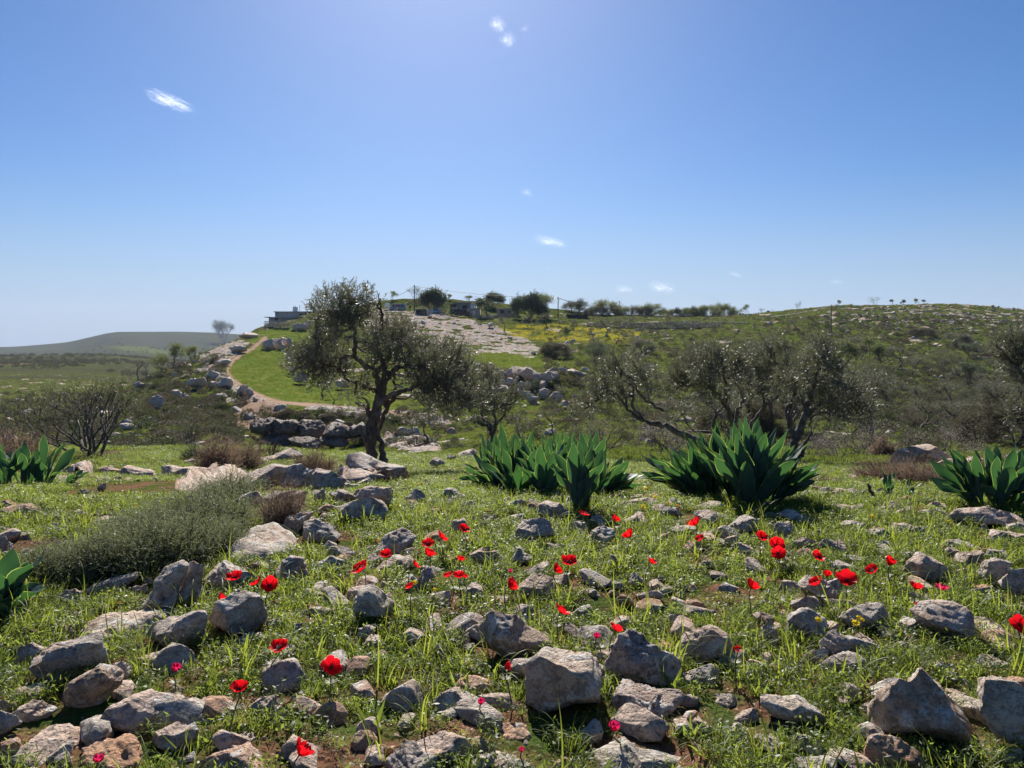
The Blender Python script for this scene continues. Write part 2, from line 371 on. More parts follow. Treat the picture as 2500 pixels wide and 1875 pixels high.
def ground(u, v, dmin=.6, dmax=3400):
    d = hit(u, v, dmin, 0, dmax); x = (u - UC) / F * d; return np.array([x, d, float(zt(x, d))])
def at_d(u, d): x = (u - UC) / F * d; return np.array([x, d, float(zt(x, d))])
# ------------------------------------------------------------------ ground sheet
def terrain_mat():
    m, nt, b, o = new_mat('ground_cover_mat'); n = N(nt); P = n.pos()
    a1 = n.node('ShaderNodeAttribute', attribute_name='mk'); s1 = n.node('ShaderNodeSeparateColor'); nt.links.new(a1.outputs['Color'], s1.inputs[0])
    a2 = n.node('ShaderNodeAttribute', attribute_name='mk2'); s2 = n.node('ShaderNodeSeparateColor'); nt.links.new(a2.outputs['Color'], s2.inputs[0])
    rock, lush, dirt = s1.outputs; yel, nearw, dark = s2.outputs
    big = n.noise(P, .06, 5, .6); mid = n.noise(P, .7, 5, .6); fine = n.noise(P, 9, 5, .65); vfine = n.noise(P, 55, 4, .6)
    grass = n.mix(n.ramp(mid, [(.35, 0.0), (.65, 1.0)]), (.07, .105, .016), (.13, .165, .028))
    dry = n.mix(fine, (.10, .085, .05), (.19, .15, .09))
    grass = n.mix(n.ramp(n.noise(P, .22, 6, .7), [(.48, 0.0), (.62, 1.0)]), grass, dry)
    grass = n.mix(n.math('MULTIPLY', n.ramp(n.noise(P, .8, 6, .8), [(.45, 0.0), (.54, 1.0)]), .9), grass, (.032, .036, .018)); grass = n.mix(n.ramp(n.noise(P, .55, 7, .85), [(.60, 0.0), (.66, .85)]), grass, (.30, .26, .21))
    lushc = n.mix(n.ramp(n.noise(P, 1.6, 5, .75), [(.38, 0.0), (.62, 1.0)]), (.045, .09, .014), (.12, .17, .025)); lushc = n.mix(n.ramp(n.noise(P, .35, 5, .7), [(.45, 0.0), (.6, .8)]), lushc, (.16, .17, .04)); lushc = n.mix(n.ramp(n.noise(P, 5, 4, .8), [(.56, 0.0), (.64, .75)]), lushc, (.19, .16, .10))
    soil = n.mix(fine, (.075, .036, .022), (.20, .11, .07))
    soil = n.mix(n.ramp(n.vor(P, 34), [(.12, 1.0), (.24, 0.0)]), soil, (.33, .25, .19))
    nearc = n.mix(n.ramp(n.noise(P, 3.5, 5, .65), [(.42, 0.0), (.58, 1.0)]), soil, (.05, .075, .018))
    c = n.mix(nearw, grass, nearc)
    c = n.mix(lush, c, lushc)
    lime = n.mix(n.ramp(n.noise(P, 1.1, 7, .7), [(.36, 0.0), (.5, .6), (.66, 1.0)]), (.17, .15, .13), (.56, .50, .44))
    lime = n.mix(n.ramp(n.vor(n.mapping(P, (.55, 1.6, 2.6)), 1.4, 'DISTANCE_TO_EDGE'), [(.0, 1.0), (.07, 0.0)]), lime, (.05, .05, .035))
    red = n.ramp(n.noise(P, .35, 3), [(.5, 0.0), (.65, .6)])
    lime = n.mix(red, lime, (.36, .24, .18))
    rk = n.ramp(n.math('ADD', rock, n.math('MULTIPLY', n.math('SUBTRACT', n.noise(P, 1.8, 5, .75), .5), 1.3)), [(.42, 0.0), (.52, 1.0)])
    c = n.mix(rk, c, lime)
    c = n.mix(dirt, c, n.mix(fine, (.26, .17, .12), (.40, .29, .22)))
    yf = n.math('MULTIPLY', yel, n.ramp(n.noise(P, 2.8, 5, .75), [(.42, 0.0), (.55, .85)]))
    c = n.mix(yf, c, (.50, .42, .02))
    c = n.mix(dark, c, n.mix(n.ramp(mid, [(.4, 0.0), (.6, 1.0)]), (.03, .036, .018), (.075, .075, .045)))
    nt.links.new(c, b.inputs['Base Color']); b.inputs['Roughness'].default_value = 1.0; b.inputs['Specular IOR Level'].default_value = 0.0
    h = n.math('ADD', n.math('MULTIPLY', n.noise(P, 1.6, 6, .7), .22), n.math('MULTIPLY', fine, .03))
    bn = n.bump(h, .9, 1.0)
    bn2 = n.bump(n.math('ADD', vfine, n.math('MULTIPLY', n.vor(P, 40), .7)), .8, .012)
    mixn = n.mix(nearw, bn, bn2)
    nt.links.new(mixn, b.inputs['Normal'])
    return m
M_TER = terrain_mat()
nU, nD = ZT.shape
mk = np.zeros((nU, nD, 4), np.float32); mk[..., 3] = 1
mk[..., 0] = mk_rock * (1 - mk_yel * .6); mk[..., 1] = mk_field * (1 - mk_path); mk[..., 2] = np.clip(np.maximum(mk_path, mk_scar * .9), 0, 1)
mk2 = np.zeros((nU, nD, 4), np.float32); mk2[..., 3] = 1
mk2[..., 0] = mk_yel; mk2[..., 1] = 1 - smooth(12, 17, DDm)
darkp = np.zeros_like(ZT)
GREEN_FAR = [(250,846),(300,843),(360,846),(400,856),(470,862),(470,872),(380,866),(300,856)]
isfar = smooth(300, 330, DDm)
mk[..., 1] = np.maximum(mk[..., 1], poly_mask(uvb, GREEN_FAR, 5) * smooth(1300, 1500, DDm) * .7)
terr = [[(0,880),(90,876),(190,880),(300,884)], [(-20,873),(60,868),(200,872),(330,880)], [(200,908),(330,897),(480,890)], [(60,868),(190,880)], [(330,886),(520,884)]]
terr += [[(-20,886),(120,879),(260,872)],[(100,866),(150,875),(200,884)],[(260,893),(400,882),(520,873)],[(-20,902),(160,900),(330,905)]]
for l in terr:
    darkp = np.maximum(darkp, (1 - smooth(1.0, 2.6, line_dist(uvb + dist_n[..., None] * .1, l))) * isfar * (1 - smooth(900, 1000, DDm)))
track = [(-20,894),(60,890),(140,884),(185,880)]
mk[..., 2] = np.maximum(mk[..., 2], (1 - smooth(1, 2.6, line_dist(uvb, track))) * isfar * (1 - smooth(900, 1000, DDm)))
darkp = np.maximum(darkp, smooth(-.1, .2, n2(XX, YY, .02, 4, 3)) * smooth(180, 260, DDm) * (1 - smooth(430, 480, DDm)) * (UU < 620) * .8)
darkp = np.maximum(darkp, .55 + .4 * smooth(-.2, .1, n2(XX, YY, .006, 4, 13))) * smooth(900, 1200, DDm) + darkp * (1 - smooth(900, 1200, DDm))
darkp = np.maximum(darkp, smooth(-.05, .25, n2(XX, YY, .1, 4, 23)) * smooth(22, 40, DDm) * (1 - smooth(125, 150, DDm)) * (UU < 560) * (1 - np.clip(mk_path + mk_ledge + mk_field, 0, 1)) * .8)
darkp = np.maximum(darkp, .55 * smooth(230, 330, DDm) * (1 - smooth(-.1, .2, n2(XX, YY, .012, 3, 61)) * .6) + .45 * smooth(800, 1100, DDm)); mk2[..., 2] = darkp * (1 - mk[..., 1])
mk[..., 0] = np.maximum(mk[..., 0], smooth(.3, .5, n2(XX, YY * .3, .006, 5, 41)) * smooth(900, 1300, DDm) * .6)
def ground_part(name, j0, j1):
    sub = slice(j0, j1 + 1); z = ZT[:, sub]; x = XX[:, sub]; y = YY[:, sub]; k = z.shape[1]
    idx = np.arange(nU * k).reshape(nU, k)
    f = np.stack([idx[:-1, :-1], idx[1:, :-1], idx[1:, 1:], idx[:-1, 1:]], -1).reshape(-1, 4)
    me = np_mesh(name, np.stack([x, y, z], -1).reshape(-1, 3), f, [M_TER], True, {'mk': mk[:, sub].reshape(-1, 4), 'mk2': mk2[:, sub].reshape(-1, 4)})
    return tag(link(name, me), kind='structure')
jn = int(np.searchsorted(DD, 17)); jf_ = int(np.searchsorted(DD, 300))
ground_part('ground', 0, jn); ground_part('hillside', jn, jf_); ground_part('far_hills', jf_, len(DD) - 1)
# the ground goes on behind and around the viewpoint
bm = MB(); bm.add([(-30, -30, -.12), (30, -30, -.12), (30, .6, -.12), (-30, .6, -.12)], q=[(0, 1, 2, 3)])
g = bm.obj('ground', M_TER); tag(g, kind='structure')
# ------------------------------------------------------------------ rocks
def rock_mat(name, grey, warm, warmth, orange=.25, pits=.5):
    m, nt, b, o = new_mat(name); n = N(nt); P = n.pos(); r = n.rand()
    off = n.node('ShaderNodeVectorMath', operation='ADD'); nt.links.new(P, off.inputs[0])
    cx = n.node('ShaderNodeCombineXYZ'); nt.links.new(n.math('MULTIPLY', r, 7.0), cx.inputs[0]); nt.links.new(cx.outputs[0], off.inputs[1]); P = off.outputs[0]
    a = n.noise(P, 5, 6, .65); f = n.noise(P, 26, 6, .7); ff = n.noise(P, 110, 4, .7)
    w_ = n.math('ADD', n.math('MULTIPLY', n.math('SUBTRACT', a, .5), 2.4), n.math('ADD', n.math('MULTIPLY', n.math('SUBTRACT', r, .5), .5), warmth), True)
    c = n.mix(w_, grey, warm)
    c = n.mix(n.math('MULTIPLY', n.ramp(n.noise(P, 3.2, 4, .6), [(.52, 0.0), (.66, 1.0)]), orange), c, (.52, .25, .11))
    c = n.mix(n.ramp(f, [(.40, .55), (.52, 0.0)]), c, (.09, .08, .075))
    c = n.mix(n.ramp(n.noise(P, 13, 5, .75), [(.55, 0.0), (.60, .9)]), c, (.62, .60, .55))
    c = n.mix(n.ramp(n.noise(P, 9, 6, .8), [(.59, 0.0), (.64, .75)]), c, (.10, .09, .08))
    c = n.mix(n.ramp(ff, [(.38, .45), (.5, 0.0)]), c, (.11, .09, .08))
    nt.links.new(c, b.inputs['Base Color']); b.inputs['Roughness'].default_value = .82; b.inputs['Specular IOR Level'].default_value = .25
    pit = n.ramp(n.vor(P, 48), [(.05, 0.0), (.3, 1.0)])
    crack = n.ramp(n.vor(n.mapping(P, (1, 1, 1.9)), 6.5, 'DISTANCE_TO_EDGE'), [(.0, 0.0), (.05, 1.0)])
    h = n.math('ADD', n.math('MULTIPLY', f, 1.0), n.math('ADD', n.math('MULTIPLY', ff, .35), n.math('ADD', n.math('MULTIPLY', pit, pits * .5), n.math('MULTIPLY', crack, .18))))
    nt.links.new(n.bump(h, 1.0, .032), b.inputs['Normal'])
    return m
RM = {
 'g': rock_mat('rock_grey', (.47, .425, .37), (.64, .51, .40), .5, .42, .5),
 'p': rock_mat('rock_pink', (.52, .43, .36), (.68, .50, .38), .58, .55, .5),
 'o': rock_mat('rock_orange', (.50, .34, .24), (.60, .34, .19), .6, .8, .4),
 'b': rock_mat('rock_brown', (.44, .33, .24), (.58, .42, .30), .55, .45, .25),
 'w': rock_mat('rock_pale', (.55, .50, .42), (.66, .53, .40), .45, .35, .3),
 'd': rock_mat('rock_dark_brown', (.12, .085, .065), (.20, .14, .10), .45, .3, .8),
 'r': rock_mat('rock_rough', (.44, .40, .36), (.60, .48, .40), .45, .3, 1.6),
}
_ico = {}
def ico(sub):
    if sub not in _ico:
        import bmesh
        b_ = bmesh.new(); bmesh.ops.create_icosphere(b_, subdivisions=sub, radius=1)
        _ico[sub] = (np.array([v.co[:] for v in b_.verts]), np.array([[v.index for v in f.verts] for f in b_.faces])); b_.free()
    return _ico[sub]
def outline_radius(poly, ang):
    """poly (k,2) around its centroid; distance to the outline in direction ang"""
    P = np.asarray(poly, float); k = len(P); best = np.full(ang.shape, 0.0); c, s = np.cos(ang), np.sin(ang)
    for i in range(k):
        x1, y1 = P[i]; x2, y2 = P[(i + 1) % k]; ex, ey = x2 - x1, y2 - y1
        den = c * ey - s * ex
        with np.errstate(divide='ignore', invalid='ignore'):
            t = (x1 * ey - y1 * ex) / den; q = (x1 * s - y1 * c) / den
        ok = (t > 0) & (q >= -1e-6) & (q <= 1 + 1e-6); best = np.where(ok & (t > best), t, best)
    return best
def centroid(P):
    x, y = P[:, 0], P[:, 1]; x2, y2 = np.roll(x, -1), np.roll(y, -1); cr = x * y2 - x2 * y; A = cr.sum() / 2 + 1e-9
    return np.array([((x + x2) * cr).sum() / (6 * A), ((y + y2) * cr).sum() / (6 * A)])
def facet(p, rs, n, lo=.62, hi=.95, hard=.85):
    for _ in range(n):
        d = rs.normal(size=3); d /= np.linalg.norm(d); h = rs.uniform(lo, hi)
        t = p @ d - h; p = p - np.where(t > 0, t * hard, 0)[:, None] * d
    return p
ROCKS = []        # (x, y, radius) footprints
def rock_verts(seed, sub, rough=1.0, nfac=12):
    rs = np.random.RandomState(seed); d, f = ico(sub); p = facet(d.copy(), rs, nfac + 4, .5, .86, 1.0)
    p = p * (1 + .10 * rough * fbm(d * 1.7 + seed, 3) * .5 + .07 * rough * fbm(d * 5 + seed * 2, 4, ridge=True) - .03)[:, None]
    return p, f
def make_rock(px, mat, label, seed, flat=False, ang_=0, sub=5, depth=None, dmin=.6, rough=1.0, dpos=None, cat='rock', name='rock', group=None, dmax=17):
    P = np.array(px, float); vb = P[:, 1].max(); P = P.mean(0) + (P - P.mean(0)) * (1.0 if flat else np.array([1.10, 1.08])); ub = P[P[:, 1] > vb - .25 * (vb - P[:, 1].min()), 0].mean()
    vb = min(vb, 1990.)
    rs = np.random.RandomState(seed); d, f = ico(sub)
    if not flat:
        d0 = dpos or hit(ub, vb - 3, dmin, 0, dmax); wid = (P[:, 0].max() - P[:, 0].min()) / F * d0; hgt = (P[:, 1].max() - P[:, 1].min()) / F * d0
        dep = depth or (.40 * wid + .12 * hgt); dc = d0 + dep * .55
        c = centroid(P); Q = (P - c) / F * dc; Q[:, 1] *= -1
        ang = np.arctan2(d[:, 2], d[:, 0]); s = np.hypot(d[:, 0], d[:, 2]); w_ = np.abs(d[:, 1]); k = (s ** 2.7 + w_ ** 2.7) ** (-1 / 2.7)
        n_ = np.stack([np.cos(ang) * s * k, d[:, 1] * k, np.sin(ang) * s * k], 1)
        for _ in range(18):
            t_ = rs.normal(size=3) * (1, 1.3, 1.1); t_ /= np.linalg.norm(t_); lim = rs.uniform(.50, .80) if abs(t_[1]) > .45 else rs.uniform(.80, .94)
            tt = n_ @ t_ - lim; n_ = n_ - np.where(tt > 0, tt * 1.0, 0)[:, None] * t_
        if ang_: n_ = facet(n_, rs, ang_, .55, .82, 1.0)
        a2 = np.arctan2(n_[:, 2], n_[:, 0]); r2 = np.hypot(n_[:, 0], n_[:, 2]); rad = outline_radius(Q, a2)
        sz = min(wid, hgt * 1.3)
        p = np.stack([rad * r2 * np.cos(a2), n_[:, 1] * dep, rad * r2 * np.sin(a2)], 1)
        cw = W(c[0], c[1], dc)
        foot = (cw[0], dc, wid * .46, dep * .9)
    else:
        G = np.array([ground(u, min(v, 1985.), dmin, dmax)[:2] for u, v in P]); c2 = centroid(G); Q = G - c2
        ang = np.arctan2(d[:, 1], d[:, 0]); s = np.hypot(d[:, 0], d[:, 1]); w_ = np.abs(d[:, 2]); k = (s ** 4 + w_ ** 4) ** (-1 / 4)
        n_ = np.stack([np.cos(ang) * s * k, np.sin(ang) * s * k, d[:, 2] * k], 1); n_ = facet(n_, rs, 9, .8, 1.0)
        a2 = np.arctan2(n_[:, 1], n_[:, 0]); r2 = np.hypot(n_[:, 0], n_[:, 1]); rad = outline_radius(Q, a2); ext = np.ptp(Q, axis=0)
        hh = depth or .16 * min(ext.max(), 1.2); big_ = ext.max() > 1.5; sz = min(ext.min() * 1.2, .5)
        p = np.stack([rad * r2 * np.cos(a2), rad * r2 * np.sin(a2), n_[:, 2] * hh], 1)
        cw = np.array([c2[0], c2[1], 0]); p[:, 2] += zt(p[:, 0] + c2[0], p[:, 1] + c2[1]) - hh * .25
        p[:, 2] += (.5 * hh) * (p[:, 1] / (ext[1] + 1e-6)) + .04 * sz * 4 * fbm(np.stack([p[:, 0] * 3, p[:, 1] * 3, p[:, 0] * 0 + seed], 1), 3)
        foot = (c2[0], c2[1], ext[0] * .45, ext[1] * .45)
    q = p / sz
    if flat and big_: p[:, 2] += .20 * fbm(np.stack([p[:, 0] * 1.8, p[:, 1] * 1.8, p[:, 0] * 0 + seed], 1), 5, ridge=True) - .09
    nrm = d
    st_ = np.abs(((q[:, 2] * 3.2 + q[:, 0] * .9 * math.sin(seed) + .5 * fbm(q * 1.5 + seed, 2)) % 1) - .5)
    disp = .034 * fbm(q * 2.0 + seed * 3.1, 4) + .030 * rough * (fbm(q * 5 + seed, 4, ridge=True) - .35) + .018 * rough * fbm(q * 17 + seed, 3) - .035 * np.clip(.10 - st_, 0, 1) * 6
    p = p + nrm * (disp * sz)[:, None]
    me = np_mesh(name, p, f, [RM[mat]], True)
    o = link(name, me, loc=tuple(cw)); tag(o, label, cat, group)
    ROCKS.append(foot)
    return o
CR = {'A': (0, 1050, 2.4578), 'B': (800, 1050, 2.4578), 'C': (1600, 1050, 2.4578), 'D': (0, 1350, 2.6024), 'E': (800, 1350, 2.6024), 'F': (1650, 1350, 2.6024),
      'Z': (600, 650, 3.6867), 'Y': (1100, 650, 3.6867), 'X': (1600, 650, 2.4578), 'V': (0, 650, 2.765), 'S': (0, 0, 1)}
def cv(crop, pts):
    a, b_, s = CR[crop]; return [(a + x / s, b_ + y / s) for x, y in pts]
